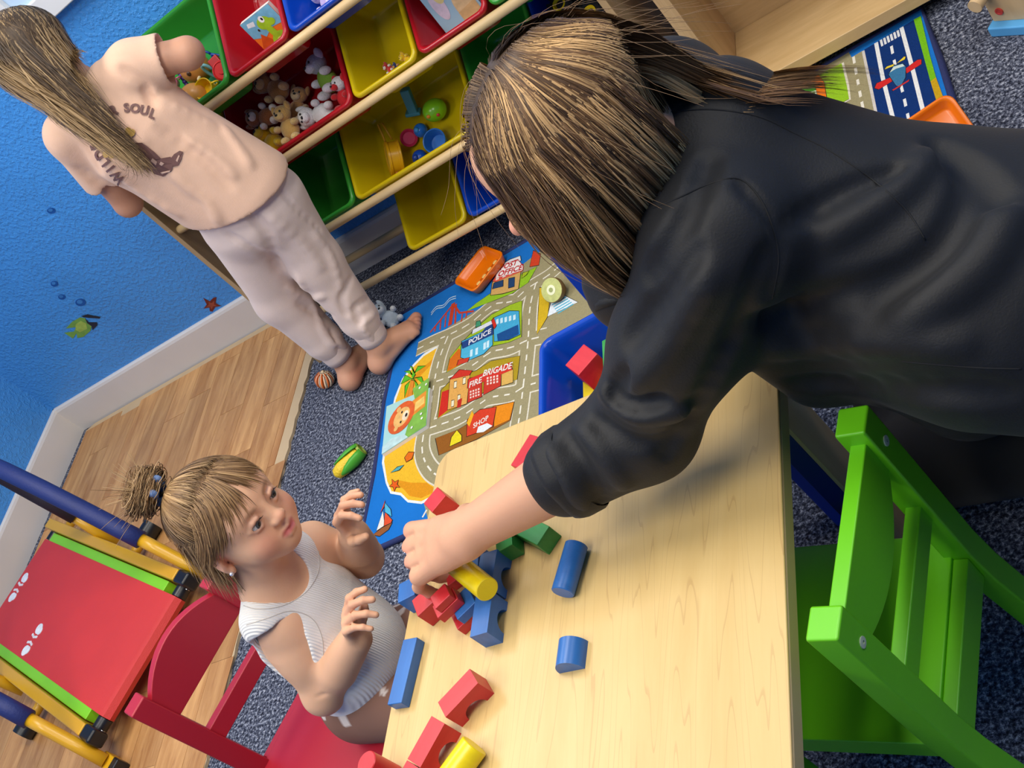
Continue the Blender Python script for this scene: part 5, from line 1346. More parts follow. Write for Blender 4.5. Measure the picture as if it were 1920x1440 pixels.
def cb(P, t, d): return (tgt - P) * (7.0 if t < .5 else 0) + V((.58, -.10, -.80)) * (.35 + 1.6 * t) + cln
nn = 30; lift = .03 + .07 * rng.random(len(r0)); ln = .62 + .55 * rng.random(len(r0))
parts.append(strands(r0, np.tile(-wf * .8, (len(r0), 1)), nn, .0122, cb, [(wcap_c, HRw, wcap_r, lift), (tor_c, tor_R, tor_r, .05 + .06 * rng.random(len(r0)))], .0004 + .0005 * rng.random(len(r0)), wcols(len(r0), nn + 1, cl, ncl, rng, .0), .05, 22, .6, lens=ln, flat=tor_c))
vf = v[far]; r0 = toW(vf, wcap_c, wcap_r, HRw); cl = rng.integers(0, 40, len(r0))
def cf(P, t, d): return np.tile(V((0, 0, -1.0)), (len(P), 1)) - wl * (.9 if t < .3 else .25) - wf * .25
parts.append(strands(r0, np.tile(-wl * .6, (len(r0), 1)), 24, .0115, cf, [(wcap_c, HRw, wcap_r, .06 + .08 * rng.random(len(r0))), face_el], np.full(len(r0), .0009), wcols(len(r0), 25, cl, 40, rng), .06, 23, .6, flat=wcap_c))
# flyaways
vfly = scalp(90, rng, .0, .6); r0 = toW(vfly, wcap_c, wcap_r * 1.08, HRw)
def cy(P, t, d): return np.tile(V((.25, 0, -.8)), (len(P), 1)) + (P - wcap_c) * 5
parts.append(strands(r0, (r0 - wcap_c) / .09, 12, .009, cy, [(wcap_c, HRw, wcap_r, .12)], np.full(len(r0), .0002), np.tile(L3((150, 118, 84)), (len(r0), 13, 1)), .5, 24, .55))
S = Sdf(wcap_c - .15, wcap_c + .15, .0045); S.ell(wcap_c, wcap_r * 1.04, HRw, .0); S.cut(wcap_c + wf * .060, wf - wu * .5, .01); S.cut(wcap_c - wu * .045, -wu + wf * .7, .01); pc, fc_ = S.mesh()
P, F, C = merge(parts + [(pc, fc_, np.tile(L3((62, 46, 32)), (len(pc), 1)))])
whair = np_obj('hair', P, F, M_HAIR, WM, C); whair['kind'] = 'stuff'

# ------------------------------------------------------------------ girl at the toy rack, seen from behind
GR = thing('person', 'barefoot girl in a pale pink t-shirt standing at the toy rack, back turned', 'person', (-1.85, 1.98, 0))
gc = V((-1.822, 2.005, 1.112)); gf, gu, gl = rotf(math.radians(62), math.radians(22), math.radians(-4))
gN = V((-1.795, 2.0, 1.005)); gSR = V((-1.672, 2.012, .965)); gSL = V((-1.918, 1.985, .945)); gCH = V((-1.785, 1.99, .86)); gHP = V((-1.742, 1.985, .585))
gER = V(aty(352, 100, 2.045)); gWR = V((-1.775, 2.175, .895)); gEL = V(aty(240, 380, 2.005)); gWL = V((-1.995, 2.085, .832))
HPR, HPL = gHP + V((.062, .005, -.03)), gHP + V((-.066, -.002, -.035)); KNR, KNL = V(aty(592, 490, 1.985)), V(aty(525, 560, 1.98)); ANR, ANL = V((-1.785, 1.955, .075)), V((-1.922, 1.968, .07))
lo = np.array([-2.1, 1.8, -.005]); S = Sdf((-1.96, 1.86, .96), (-1.68, 2.16, 1.24), .0035)
gp = face_sdf(S, gc, gf, gu, gl, .93, True); S.cap(gc - gu * .035 - gf * .012, gN, .041, .043, .02); P1, F1 = S.mesh()
S = Sdf((-2.10, 1.90, .66), (-1.50, 2.30, 1.03), .004)
S.chain([gSR, gER, gWR], [.040, .034, .022], .012); S.chain([gSL, gEL, gWL], [.040, .033, .022], .012)
hand_sdf(S, gWR, (-.45, .68, -.25), (.1, .3, .95), (-.6, -.3, .2), .72, [(.5, .6, .4)] * 4, [(.016, .01, -.01), (.036, .03, -.02), (.04, .055, -.03), (.036, .08, -.036)], wr=.026)
hand_sdf(S, gWL, (.30, .85, -.02), (0, .05, 1), (1, 0, 0), .72, [(.4, .5, .4)] * 4, [(.016, .01, -.01), (.036, .03, -.02), (.04, .055, -.03), (.036, .08, -.036)], wr=.026)
P2, F2 = S.mesh()


def foot(S, ank, toe_dir, L, zf=.003, sgn=1):
    t = np.array([toe_dir[0], toe_dir[1], 0.]); t /= np.linalg.norm(t); s_ = np.array([-t[1], t[0], 0]) * sgn; b = np.array([ank[0], ank[1], zf])
    hl_ = b - t * L * .22; S.cap(ank + V((0, 0, .04)), ank, .033, .031, .01); S.ell(hl_ + V((0, 0, .028)), (.029, .029, .028), None, .012); S.cap(hl_ + V((0, 0, .026)), ank, .027, .03, .012)
    S.econe(ank - V((0, 0, .012)), b + t * L * .45 + V((0, 0, .020)), .029, .033, s_, 1.0, .62, .015); S.econe(hl_ + V((0, 0, .022)), b + t * L * .45 + s_ * .004 + V((0, 0, .018)), .026, .032, s_, .8, .55, .015)
    for i, (o, ln, r) in enumerate(((.024, .20, .0125), (.008, .19, .0095), (-.005, .17, .0088), (-.017, .145, .0082), (-.028, .115, .008))):
        p0 = b + t * L * (.50 - .03 * i) + s_ * o + V((0, 0, .016)); S.cap(p0, p0 + t * L * ln * .8 + V((0, 0, .0)), r * 1.05, r, .005); S.ell(p0 + t * L * ln * .85 + V((0, 0, -.004)), (r * 1.05,) * 3, None, .003)


S = Sdf((-2.02, 1.84, -.005), (-1.62, 2.14, .20), .003)
foot(S, ANR + V((0, 0, .008)), (.72, .70), .175, zf=.0125, sgn=1); foot(S, ANL, (.35, .94), .165, sgn=-1)
P3, F3 = S.mesh(); rg_ = P3[:, 0] > -1.86; P3[rg_, 2] = np.maximum(P3[rg_, 2], .0092)
S = Sdf((-2.0, 1.85, .1), (-1.58, 2.15, 1.0), .012); S.econe(gHP, gCH, .10, .105, (1, 0, 0), .78, .72, .04); S.econe(gCH, gN, .10, .05, (1, 0, 0), .7, .8, .04); S.chain([HPR, KNR, ANR], [.06, .046, .03], .02); S.chain([HPL, KNL, ANL], [.06, .046, .03], .02); P4, F4 = S.mesh()
P, F = join((P1, F1), (P2, F2), (P3, F3), (P4, F4)); GSK = (206, 152, 120)
np_obj('body', P, F, M_SKIN, GR, paint(P, GSK, [(gp(s_ * .075, -.01, -.01), .03, (214, 120, 100), .6) for s_ in (-1, 1)] + [(ANR + V((-.03, -.02, -.05)), .035, (214, 126, 100), .6), (ANL + V((0, -.02, -.05)), .035, (214, 120, 98), .7)] + [(ANR + V((.085, .085, -.06)), .05, (200, 122, 98), .5)]))

# t-shirt
M_TEE = mat('pink_jersey', (232, 190, 160), .85, .2, var=.05, vscale=18, sheen=.2, bump=.12, bscale=300)
S = Sdf((-2.10, 1.80, .54), (-1.50, 2.20, 1.06), .0042)
hemc = V((-1.725, 1.98, .625)); tl = V((.98, .02, .22))
S.econe(hemc - V((0, 0, .03)), gCH, .148, .138, tl, .76, .72, .03); S.econe(gCH, gN + V((0, 0, -.045)), .134, .085, (1, 0, .05), .72, .70, .04)
S.cap(gN + V((0, 0, -.05)), gSR, .058, .055, .04); S.cap(gN + V((0, 0, -.05)), gSL, .058, .055, .04)
sleR = gSR * .42 + gER * .58; sleL = gSL * .40 + gEL * .60
S.cap(gSR, sleR, .056, .056, .02); S.cap(gSL, sleL, .056, .058, .02)
S.cut(V((-1.725, 1.98, .622)), (-.22, .10, -1)); dR = gER - gSR; dL = gEL - gSL
pr = [(((250, 150), (330, 200), (400, 235)), .004, .010), (((200, 190), (290, 290), (360, 360)), .005, .014), (((300, 240), (380, 300), (430, 350)), -.004, .012), (((330, 330), (390, 380), (410, 415)), .006, .012), (((230, 130), (270, 160), (285, 195)), -.007, .010), (((150, 320), (220, 370), (300, 410)), -.006, .014), (((420, 240), (450, 280), (470, 310)), .005, .010), (((350, 260), (410, 300), (440, 330)), .004, .010), (((180, 280), (240, 340), (330, 400)), .005, .014), (((130, 210), (160, 260), (185, 320)), -.005, .012)]


fold_pass(S, pr)
for sh, sl_, dv in ((gSR, sleR, dR), (gSL, sleL, dL)):
    dv = dv / np.linalg.norm(dv); S.cap(sl_ + dv * .035, sl_ + dv * .14, .062, .07, .006, 's'); S.cap(sl_ + dv * .016, sl_ + dv * .05, .046, .046, .006, 's')
S.cap(gN + V((.0, .01, -.012)), gN + V((0, .02, .10)), .048, .06, .004, 's')
P, F = S.mesh(); P = relax(P, F, 2, .5); tee = np_obj('t_shirt', P, F, M_TEE, GR)
from mathutils.bvhtree import BVHTree
tbv = BVHTree.FromPolygons([tuple(p) for p in P], [tuple(int(i) for i in f) for f in F])
INK = (128, 92, 84); dec = MB()


def on_tee(x, y, lift=.0036):
    """survey point on the back of the shirt"""
    h = tbv.ray_cast(Vector((0, 0, CAMH)), Vector(cam_ray(x, y)))
    return (h[0] + h[1] * lift) if h[0] is not None else None


def tee_text(ch, c, ux, uy, s):
    v, f = text_mesh(ch, 1, .045, fine=4); xs = [p[0] for p in v]; mx = (min(xs) + max(xs)) / 2; vs = []
    for p in v:
        q_ = on_tee(c[0] + (p[0] - mx) * ux[0] * s + (p[1] - .35) * uy[0] * s, c[1] + (p[0] - mx) * ux[1] * s + (p[1] - .35) * uy[1] * s)
        if q_ is None: return
        vs.append(q_)
    dec.add(vs, f, INK)


arc = [('W', (221, 331), 230), ('I', (208, 315), 229), ('L', (198, 303), 231), ('D', (188, 289), 238), ('F', (180, 274), 246), ('L', (175, 259), 258), ('O', (172, 245), 270), ('W', (178, 228), 292), ('E', (196, 212), 320), ('R', (214, 206), 340), ('S', (238, 202), 352), ('O', (254, 203), 4), ('U', (271, 207), 12), ('L', (287, 214), 22)]
arc = [(c_, p_, a_) for c_, p_, a_ in arc]
for c_, p_, a_ in arc:
    a = math.radians(a_ if a_ < 180 else a_ - 360); a = math.radians({'W1': 0}.get(c_, math.degrees(a)))
    ux = (math.cos(a), math.sin(a)); uy = (math.sin(a), -math.cos(a)); tee_text(c_, p_, ux, uy, 23)


def tee_poly(pts, col, lift=.0026):
    c = np.mean(np.array(pts, float), 0); n = len(pts); ring = [on_tee(*p, lift) for p in pts]; mid = [on_tee(*(c + (np.array(p) - c) * .5), lift) for p in pts]; ce = on_tee(*c, lift)
    if any(q_ is None for q_ in ring + mid + [ce]): return
    dec.add(ring + mid + [ce], [(i, (i + 1) % n, n + (i + 1) % n, n + i) for i in range(n)] + [(n + i, n + (i + 1) % n, 2 * n) for i in range(n)], col)


t3 = lambda L: [(x / 3, y / 3) for x, y in L]
tee_poly(t3([(735, 800), (800, 800), (870, 855), (905, 890), (960, 880), (975, 920), (965, 960), (920, 990), (870, 975), (820, 940), (770, 890), (715, 860)]), INK)
tee_poly(t3([(955, 895), (980, 865), (1010, 848), (1030, 855), (1020, 895), (1000, 930), (975, 935)]), INK)
for L_ in ([(860, 885), (885, 905), (880, 925), (850, 900)], [(905, 905), (925, 918), (912, 930), (898, 920)], [(905, 965), (960, 955), (955, 965), (915, 975)], [(990, 900), (1005, 870), (1012, 875), (998, 910)]): tee_poly(t3(L_), (222, 184, 162), .0034)
for x, y in ((725, 735), (745, 745), (615, 850), (632, 868), (680, 868), (665, 850), (600, 865)):
    tee_poly([(x / 3 + 6 * math.cos(k), y / 3 + 7 * math.sin(k)) for k in np.linspace(0, 6.28, 9)[:-1]], (206, 164, 84), .0038)
dec.build('shirt_print', M_PRINT, tee, world=True)
# joggers
M_JOG = mat('pale_pink_fleece', (228, 205, 192), .9, .15, var=.03, vscale=20, sheen=.3, bump=.1, bscale=350)
S = Sdf((-2.06, 1.82, .055), (-1.54, 2.16, .72), .0045)
S.econe(gHP + V((0, 0, .04)), gHP + V((0, 0, -.03)), .122, .128, tl, .80, .82, .03)
CUR, CUL = ANR + V((.002, .005, .035)), ANL + V((.002, .0, .035))
S.chain([HPR, KNR, CUR + (KNR - CUR) * .22], [.078, .063, .050], .025); S.chain([HPL, KNL, CUL + (KNL - CUL) * .22], [.080, .064, .050], .025)
S.cap(CUR + (KNR - CUR) * .22, CUR, .050, .036, .01); S.cap(CUL + (KNL - CUL) * .22, CUL, .050, .036, .01)
fold_pass(S, [(((470, 400), (500, 440), (520, 500)), -.009, .012), (((430, 440), (480, 470), (510, 480)), -.006, .010), (((560, 520), (580, 560), (600, 600)), .005, .010), (((660, 520), (640, 560), (650, 590)), -.006, .008), (((700, 590), (680, 610), (700, 640)), .006, .008), (((690, 560), (665, 580), (680, 610)), -.006, .008),
              (((600, 610), (620, 640), (650, 650)), .006, .009), (((560, 570), (600, 590), (620, 590)), -.005, .009), (((540, 540), (580, 560), (605, 555)), .005, .009), (((620, 620), (640, 660), (665, 665)), -.006, .007), (((590, 440), (620, 480), (640, 540)), .004, .010), (((500, 400), (560, 450), (600, 500)), .005, .014), (((520, 350), (555, 390), (600, 430)), -.004, .006)])
P, F = S.mesh(); P = relax(P, F, 1, .4); jog = np_obj('joggers', P, F, M_JOG, GR)
for c0, k0 in ((CUR, KNR), (CUL, KNL)):
    dv = (k0 - c0) / np.linalg.norm(k0 - c0); e1_ = np.cross(dv, (0, 1, 0)); e1_ /= np.linalg.norm(e1_); e2_ = np.cross(dv, e1_); m_ = MB(); loops = []
    for t, r in ((-.018, .033), (-.020, .0385), (-.004, .0405), (.014, .0415), (.022, .041), (.024, .030)): loops.append([Vector(c0 + dv * t + (e1_ * math.cos(a) + e2_ * math.sin(a)) * r) for a in np.linspace(0, 2 * math.pi, 33)[:-1]])
    m_.loft(loops, True, True).build('ankle_cuff', M_JOG, jog, smooth=True, world=True)
# long damp hair
HRg = np.stack([gl, gf, gu]); gcap_c = gc + .93 * (gu * .024 - gf * .010); gcap_r = np.array([.0745, .088, .077]) * .93; rng = np.random.default_rng(5); parts = []
v = scalp(7000, rng, -.45, .60); v = v[~((v[:, 0] < -.5) & (v[:, 2] < .15) & (v[:, 1] > -.35))]; r0 = toW(v, gcap_c, gcap_r, HRg); ncl = 70; cl, cc_ = clumped(r0, .3, rng, ncl); cln = rng.normal(0, .12, (ncl, 3))[cl]
Tp = V(aty(228, 268, 1.87))
mid_ = V(aty(100, 165, 1.90))
def cg(P, t, d): return (mid_ - P) * (9 if t < .45 else 0) + (Tp - P) * (7 if t >= .30 else 0) + V((0, 0, -.45)) + cln * .8
nn = 30; ln = .50 + .42 * rng.random(len(r0)); DK, MDc, LT = (58, 45, 34), (122, 96, 66), (190, 158, 112)
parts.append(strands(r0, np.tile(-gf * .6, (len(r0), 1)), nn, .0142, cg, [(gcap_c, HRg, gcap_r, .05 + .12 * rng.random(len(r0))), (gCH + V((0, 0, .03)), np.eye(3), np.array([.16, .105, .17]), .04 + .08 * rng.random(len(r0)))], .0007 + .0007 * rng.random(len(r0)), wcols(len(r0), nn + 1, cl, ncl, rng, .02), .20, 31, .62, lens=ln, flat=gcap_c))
S = Sdf(gcap_c - .14, gcap_c + .14, .0045); S.ell(gcap_c, gcap_r * 1.04, HRg, .0); S.cut(gcap_c + gf * .055, gf - gu * .5, .01); S.cut(gcap_c - gu * .05, -gu + gf * .7, .01); pc, fc_ = S.mesh()
P, F, C = merge(parts + [(pc, fc_, np.tile(L3((70, 52, 36)), (len(pc), 1)))]); gh = np_obj('hair', P, F, M_HAIR, GR, C); gh['kind'] = 'stuff'

# ------------------------------------------------------------------ wooden blocks
M_BLK4 = {'blue': wood_mat('block_blue', (36, 92, 158), (50, 112, 182), (40, 6, 40), .36, fine=.3), 'red': wood_mat('block_red', (190, 34, 42), (208, 50, 54), (40, 6, 40), .36, fine=.3), 'yellow': wood_mat('block_yellow', (230, 204, 8), (242, 218, 20), (40, 6, 40), .32, fine=.1), 'green': wood_mat('block_green', (46, 134, 56), (60, 152, 70), (40, 6, 40), .36, fine=.3)}


def block_box(c, size, rz, col, label, z0=None, rot=None, name='building_block'):
    o = MB().box((-size[0] / 2, -size[1] / 2, 0), (size[0] / 2, size[1] / 2, size[2])).build(name, M_BLK4[col], bevel=.0012)
    o.location = (c[0], c[1], TZ if z0 is None else z0); o.rotation_euler = rot if rot is not None else (0, 0, rz); tag(o, label, 'toy block'); return o


def block_arch(c, rz, col, label, L=.055, w=.027, h=.03, r=.0155, z0=None):
    pr_ = [(-L / 2, 0), (-r, 0)] + [(-r * math.cos(a), r * math.sin(a)) for a in np.linspace(0, math.pi, 15)[1:-1]] + [(r, 0), (L / 2, 0), (L / 2, h), (-L / 2, h)]
    top = [(p[0], h) for p in pr_]
    m_ = MB(); n = len(pr_)
    m_.loft([[Vector((sx * w / 2, y, z)) for y, z in pr_] for sx in (-1, 1)], False, False)
    for sx in (-1, 1):      # arch faces as strips so the concave side triangulates cleanly
        arc_ = pr_[1:-3]; x = sx * w / 2
        pts = [Vector((x, -L / 2, 0)), Vector((x, -L / 2, h))]
        for (y0, z0_), (y1, z1_) in zip(arc_[:-1], arc_[1:]): m_.add([Vector((x, y0, z0_)), Vector((x, y1, z1_)), Vector((x, y1, h)), Vector((x, y0, h))], [(0, 1, 2, 3)])
        m_.add([Vector((x, -L / 2, 0)), Vector((x, -r, 0)), Vector((x, -r, h)), Vector((x, -L / 2, h))], [(0, 1, 2, 3)]); m_.add([Vector((x, r, 0)), Vector((x, L / 2, 0)), Vector((x, L / 2, h)), Vector((x, r, h))], [(0, 1, 2, 3)])
    o = m_.build('building_block', M_BLK4[col]); bm = bmesh.new(); bm.from_mesh(o.data); bmesh.ops.remove_doubles(bm, verts=bm.verts, dist=1e-5); bmesh.ops.recalc_face_normals(bm, faces=bm.faces); bm.to_mesh(o.data); bm.free()
    o.location = (c[0], c[1], TZ if z0 is None else z0); o.rotation_euler = (0, 0, rz); tag(o, label, 'toy block'); return o


def block_cyl(a, b, r, col, label, half=False):
    a = Vector(a); b = Vector(b); d = b - a; L = d.length
    o = MB().lathe([(r - .001, 0), (r, .001), (r, L - .001), (r - .001, L)], 28).build('building_block', M_BLK4[col], auto=.5)
    o.location = a; o.rotation_mode = 'XYZ'; o.rotation_euler = d.to_track_quat('Z', 'Y').to_euler(); tag(o, label, 'toy block'); return o


block_arch((-.855, .678), math.radians(-1), 'blue', 'blue arch block nearer the red blocks in the tower row')
block_arch((-.8565, .739), math.radians(-3), 'blue', 'blue arch block under the green blocks')
block_arch((-.877, .581), math.radians(36 - 90), 'red', 'red arch block lying apart, its arch facing the green chair')
block_arch((-.9175, .530), math.radians(58 - 90), 'red', 'red arch block beside the lying yellow cylinder')
block_arch((-.947, .482), math.radians(58 - 90), 'red', 'red arch block at the end of the red arch row')
block_cyl((-.853, .518, TZ + .0165), (-.899, .470, TZ + .0165), .0165, 'yellow', 'yellow cylinder block lying beside the red arch blocks')
block_box((-.993, .6435), (.025, .088, .0155), math.radians(-6), 'blue', 'long flat blue block lying at the table edge by the toddler')
block_cyl((-.728, .744, TZ + .014), (-.744, .683, TZ + .014), .014, 'blue', 'blue cylinder block lying alone on the table')
prh = [(.018 * math.cos(a), .021 * math.sin(a)) for a in np.linspace(0, math.pi, 19)]
o = MB().loft([[Vector((x, y, z)) for x, z in prh] for y in (-.0165, .0165)]).build('building_block', M_BLK4['blue'], auto=.5); o.location = (-.7325, .604, TZ); o.rotation_euler = (0, 0, math.radians(-4)); tag(o, 'blue half-round block standing alone on the table', 'toy block')
block_cyl((-.893, .751, TZ + .0455), (-.835, .698, TZ + .0455), .0152, 'yellow', 'yellow cylinder block lying across the two blue arch blocks')
block_cyl((-.917, .838, TZ + .0145), (-.892, .806, TZ + .0145), .0145, 'yellow', 'short yellow cylinder block under the forearm of the woman')
block_box((-.970, .888), (.030, .030, .030), math.radians(42), 'red', 'red cube block at the table edge behind the forearm')
c_ = at(1005, 862, TZ); block_box((c_.x, c_.y), (.026, .05, .022), math.radians(-35), 'red', 'red block half hidden beside the rolled cuff')
c_ = at(1017, 1010, TZ); block_box((c_.x, c_.y), (.028, .058, .026), math.radians(52), 'green', 'green rectangular block resting on the table past the arches')
c_ = at(962, 1028, TZ + .012); block_box((c_.x - .006, c_.y + .012), (.026, .040, .026), math.radians(10), 'green', 'green block touching the blue arch block')
block_box((-.884, .765), (.02, .04, .028), math.radians(4), 'blue', 'upright blue block between arch and wrist')
c_ = at(872, 1160, TZ + .012); block_box((c_.x - .004, c_.y + .004), (.026, .030, .016), math.radians(32), 'red', 'small red block at the foot of the tower')
c_ = at(868, 1134, TZ + .03); block_box((c_.x - .002, c_.y + .004), (.032, .034, .014), math.radians(32), 'blue', 'small blue block stacked on the small red one', TZ + .016)
c_ = at(856, 1112, TZ + .044); block_box((c_.x - .018, c_.y - .008), (.036, .024, .014), math.radians(32), 'red', 'flat red block on top of the small blue one', TZ + .030)
c_ = at(838, 1098, TZ + .058); block_box((c_.x - .012, c_.y - .010), (.026, .024, .012), math.radians(32), 'red', 'topmost flat red block of the little tower', TZ + .044)
block_box((-.960, .727), (.032, .032, .030), math.radians(30), 'red', 'red cube block under the fingertips of the woman')
block_box((-.993, .752), (.03, .03, .032), math.radians(8), 'blue', 'blue cube block behind the red cube under the hand')
block_box((-.930, .768), (.022, .036, .016), math.radians(20), 'red', 'red block in the shadow of the hand')
o = MB().lathe([(.0135, 0), (.0145, .001), (.0145, .047), (.0135, .048)], 28).build('building_block', M_BLK4['red'], auto=.5); o.location = (-.993, .512, TZ); tag(o, 'red cylinder block standing upright at the table edge', 'toy block')

# ------------------------------------------------------------------ bin of blocks on the blue chair
me = bin_mesh(.36, .26, .165, 'block_bin', .03); me.materials.append(M_BIN['blue']); me.polygons.foreach_set('use_smooth', [True] * len(me.polygons))
bb = bpy.data.objects.new('block_bin', me); COL.objects.link(bb); bb.location = (-.700, .985, .4475); bb.rotation_euler = (0, 0, math.radians(5)); tag(bb, 'large glossy blue bin of wooden blocks standing on the blue chair', 'storage bin')
BF = .2863                                       # floor of the bin; the blocks are piled in layers
for (x, y, z, sz, rz, col, lb) in ((-.090, .130, BF, (.10, .17, .0502), 0, 'blue', 'blue block at the bottom of the blue bin'), (-.112, .196, BF + .05, (.060, .062, .0452), 0, 'yellow', 'yellow block low in the blue bin under the red cube'),
                                   (-.113, .198, BF + .095, (.044, .044, .044), .6, 'red', 'red cube block on the pile in the blue bin'), (-.098, .139, BF + .05, (.09, .046, .05), .05, 'red', 'long red block low in the blue bin'),
                                   (-.0575, .195, BF + .05, (.044, .060, .080), 0, 'green', 'green block in the blue bin beside the red cube'), (-.008, .197, BF, (.050, .050, .125), 0, 'yellow', 'yellow block in the blue bin behind the green one')):
    c5_, s5_ = math.cos(math.radians(5)), math.sin(math.radians(5)); block_box((-.700 + x * c5_ - y * s5_, .985 + x * s5_ + y * c5_), sz, math.radians(5) + rz, col, lb, z)

# ------------------------------------------------------------------ things on the floor
def tray(loc, rz, w, d, label, rot=None, dots=False):
    t = thing('toy_tray', label, 'toy tray', loc, rz, rot=rot); m_ = mat('orange_plastic', (238, 118, 8), .25); loops = []
    for ins, z, r in ((.012, 0, .018), (.006, .002, .02), (.001, .02, .02), (0, .022, .02), (.001, .024, .02), (.005, .024, .02), (.008, .020, .02), (.015, .006, .018), (.019, .004, .016)): loops.append([Vector((x, y, z)) for x, y in rrect(w - 2 * ins, d - 2 * ins, max(r - ins * .3, .005), 5)])
    bd_ = MB().loft(loops).build('tray_body', m_, t, smooth=True)
    if dots:
        MB().box((w / 2 - .034, -d / 2 + .018, .004), (w / 2 - .015, d / 2 - .018, .0125)).build('control_strip', mat('burnt_orange_plastic', (196, 84, 10), .3), t, bevel=.003)
        for k in range(4):
            y = -d / 2 + .030 + k * (d - .06) / 3; MB().lathe([(.0068, .0125), (.0068, .0150), (.0055, .0155), (.003, .0155), (.003, .0140)], 14, Matrix.Translation((w / 2 - .0245, y, 0))).build('button', mat('cream_plastic', (240, 200, 120), .4), t, auto=.5)
    return t


tray((-1.503, 2.105, .013), math.radians(-44), .118, .128, 'orange plastic toy tray with round buttons lying by the post office print', None, True)
tray((-.352, 1.742, .046), 0, .15, .13, 'larger orange plastic tray propped against the woman on the runway print', (math.radians(36), math.radians(0), math.radians(14)))
kw = thing('toy_kiwi', 'toy half kiwi with brown skin lying on the rug', 'toy food', (-1.243, 1.878, .009)); Mk = Matrix.Translation((0, 0, .026)) @ Matrix.Rotation(math.radians(-62), 4, 'Y') @ Matrix.Rotation(math.radians(28), 4, 'X')
Mk = Matrix.Translation((0, 0, .030)) @ Vector((-.05, -.62, .78)).to_track_quat('Z', 'Y').to_matrix().to_4x4()
MB().lathe([(.012, -.030), (.022, -.026), (.029, -.012), (.030, 0), (.029, .002)], 24, Mk).build('skin', mat('kiwi_skin', (120, 92, 50), .7, bump=.4, bscale=300), kw, auto=.6)
fl = MB().lathe([(.0285, .001), (.0285, .0026), (.021, .0032), (.013, .0034), (.012, .0034)], 24, Mk).build('flesh', mat('kiwi_flesh', (186, 190, 110), .5, var=.15, vscale=120), kw, auto=.6)
MB().lathe([(.012, .003), (.012, .0044), (.008, .0048)], 20, Mk).build('core', mat('kiwi_core', (232, 232, 190), .5), fl, auto=.6)
MB().lathe([(.0055, .003), (.0055, .0056), (.004, .0058)], 16, Mk).build('core_ring', mat('kiwi_seed', (150, 160, 90), .5), fl, auto=.6)

cn_ = thing('toy_corn', 'toy corn cob in green husk lying on the carpet', 'toy food', (-1.869, 1.640, 0)); cn_.rotation_euler = (0, 0, math.radians(33)); prof = [(.006, -.048), (.015, -.042), (.020, -.02), (.021, .005), (.018, .03), (.012, .04)]
Mc = Matrix.Translation((0, 0, .0215)) @ Matrix.Rotation(math.radians(90), 4, 'Y')
MB().lathe(prof, 18, Mc).build('cob', mat('corn_yellow', (238, 200, 40), .45, bump=.8, bscale=160), cn_, smooth=True)
for a0 in (.5, 2.6, 4.7):
    lf = MB(); loops = []
    for (z, r, wd) in ((-.03, .0205, .15), (-.01, .0235, .55), (.012, .0245, .75), (.032, .0225, .80), (.046, .0185, .85)):
        loops.append([Mc @ Vector(((r + dr) * math.cos(a0 + wd * s_), (r + dr) * math.sin(a0 + wd * s_), z)) for dr, s_ in ((0, -1), (.0015, -.6), (.0022, 0), (.0015, .6), (0, 1), (-.002, .5), (-.002, -.5))])
    lf.loft(loops).build('husk_leaf', mat('husk_green', (76, 168, 44), .45), cn_, smooth=True)
MB().lathe([(.0185, .040), (.0185, .047), (.014, .048), (.013, .044)], 18, Mc).build('husk_end', mat('husk_rim', (150, 170, 50), .5), cn_, auto=.6)

shl = thing('toy_shell', 'orange and cream striped toy seashell on the carpet', 'toy', (-2.052, 1.992, 0)); sm_ = MB(); n1, n2 = 40, 16; vs = []; fs = []; cs = []
for i in range(n2 + 1):
    t = math.pi * i / n2
    for j in range(n1):
        a = 2 * math.pi * j / n1; r = .027 * (1 + .045 * math.cos(a * 10) * math.sin(t)); vs.append(Vector((r * math.sin(t) * math.cos(a), r * math.sin(t) * math.sin(a), .92 * r * math.cos(t))))
Rm = Vector((.45, .35, .82)).to_track_quat('Z', 'Y').to_matrix(); vs = [Rm @ p + Vector((0, 0, .0255)) for p in vs]
for i in range(n2):
    for j in range(n1):
        k = (j + 1) % n1; sm_.add([vs[i * n1 + j], vs[(i + 1) * n1 + j], vs[(i + 1) * n1 + k], vs[i * n1 + k]], [(0, 1, 2, 3)], (230, 108, 36) if (j // 2) % 2 == 0 and 1 < i < 13 else (240, 216, 180))
so = sm_.build('shell_body', vcol_mat('shell_print', .4, .4), shl); bm = bmesh.new(); bm.from_mesh(so.data); bmesh.ops.remove_doubles(bm, verts=bm.verts, dist=1e-6); bm.to_mesh(so.data); bm.free(); so.data.polygons.foreach_set('use_smooth', [True] * len(so.data.polygons))
MB().ell(Rm @ Vector((0, 0, .0245)) + Vector((0, 0, .0255)), (.005, .005, .004)).build('shell_tip', mat('shell_cream', (236, 206, 160), .4), shl, smooth=True)


def plane_print(base, u_, v_, n_, shapes, name, parent, k0=.0006):
    m_ = MB()
    for i, (pts, col) in enumerate(shapes): m_.add([base + u_ * x + v_ * y + n_ * (k0 + i * .00012) for x, y in pts], [tuple(range(len(pts)))], col)
    return m_.build(name, M_PRINT, parent, world=True)


def circ(cx, cy, rx, ry=None, n=18, a0=0, a1=6.2832): ry = rx if ry is None else ry; return [(cx + rx * math.cos(a), cy + ry * math.sin(a)) for a in np.linspace(a0, a1, n, endpoint=(a1 < 6.2))]


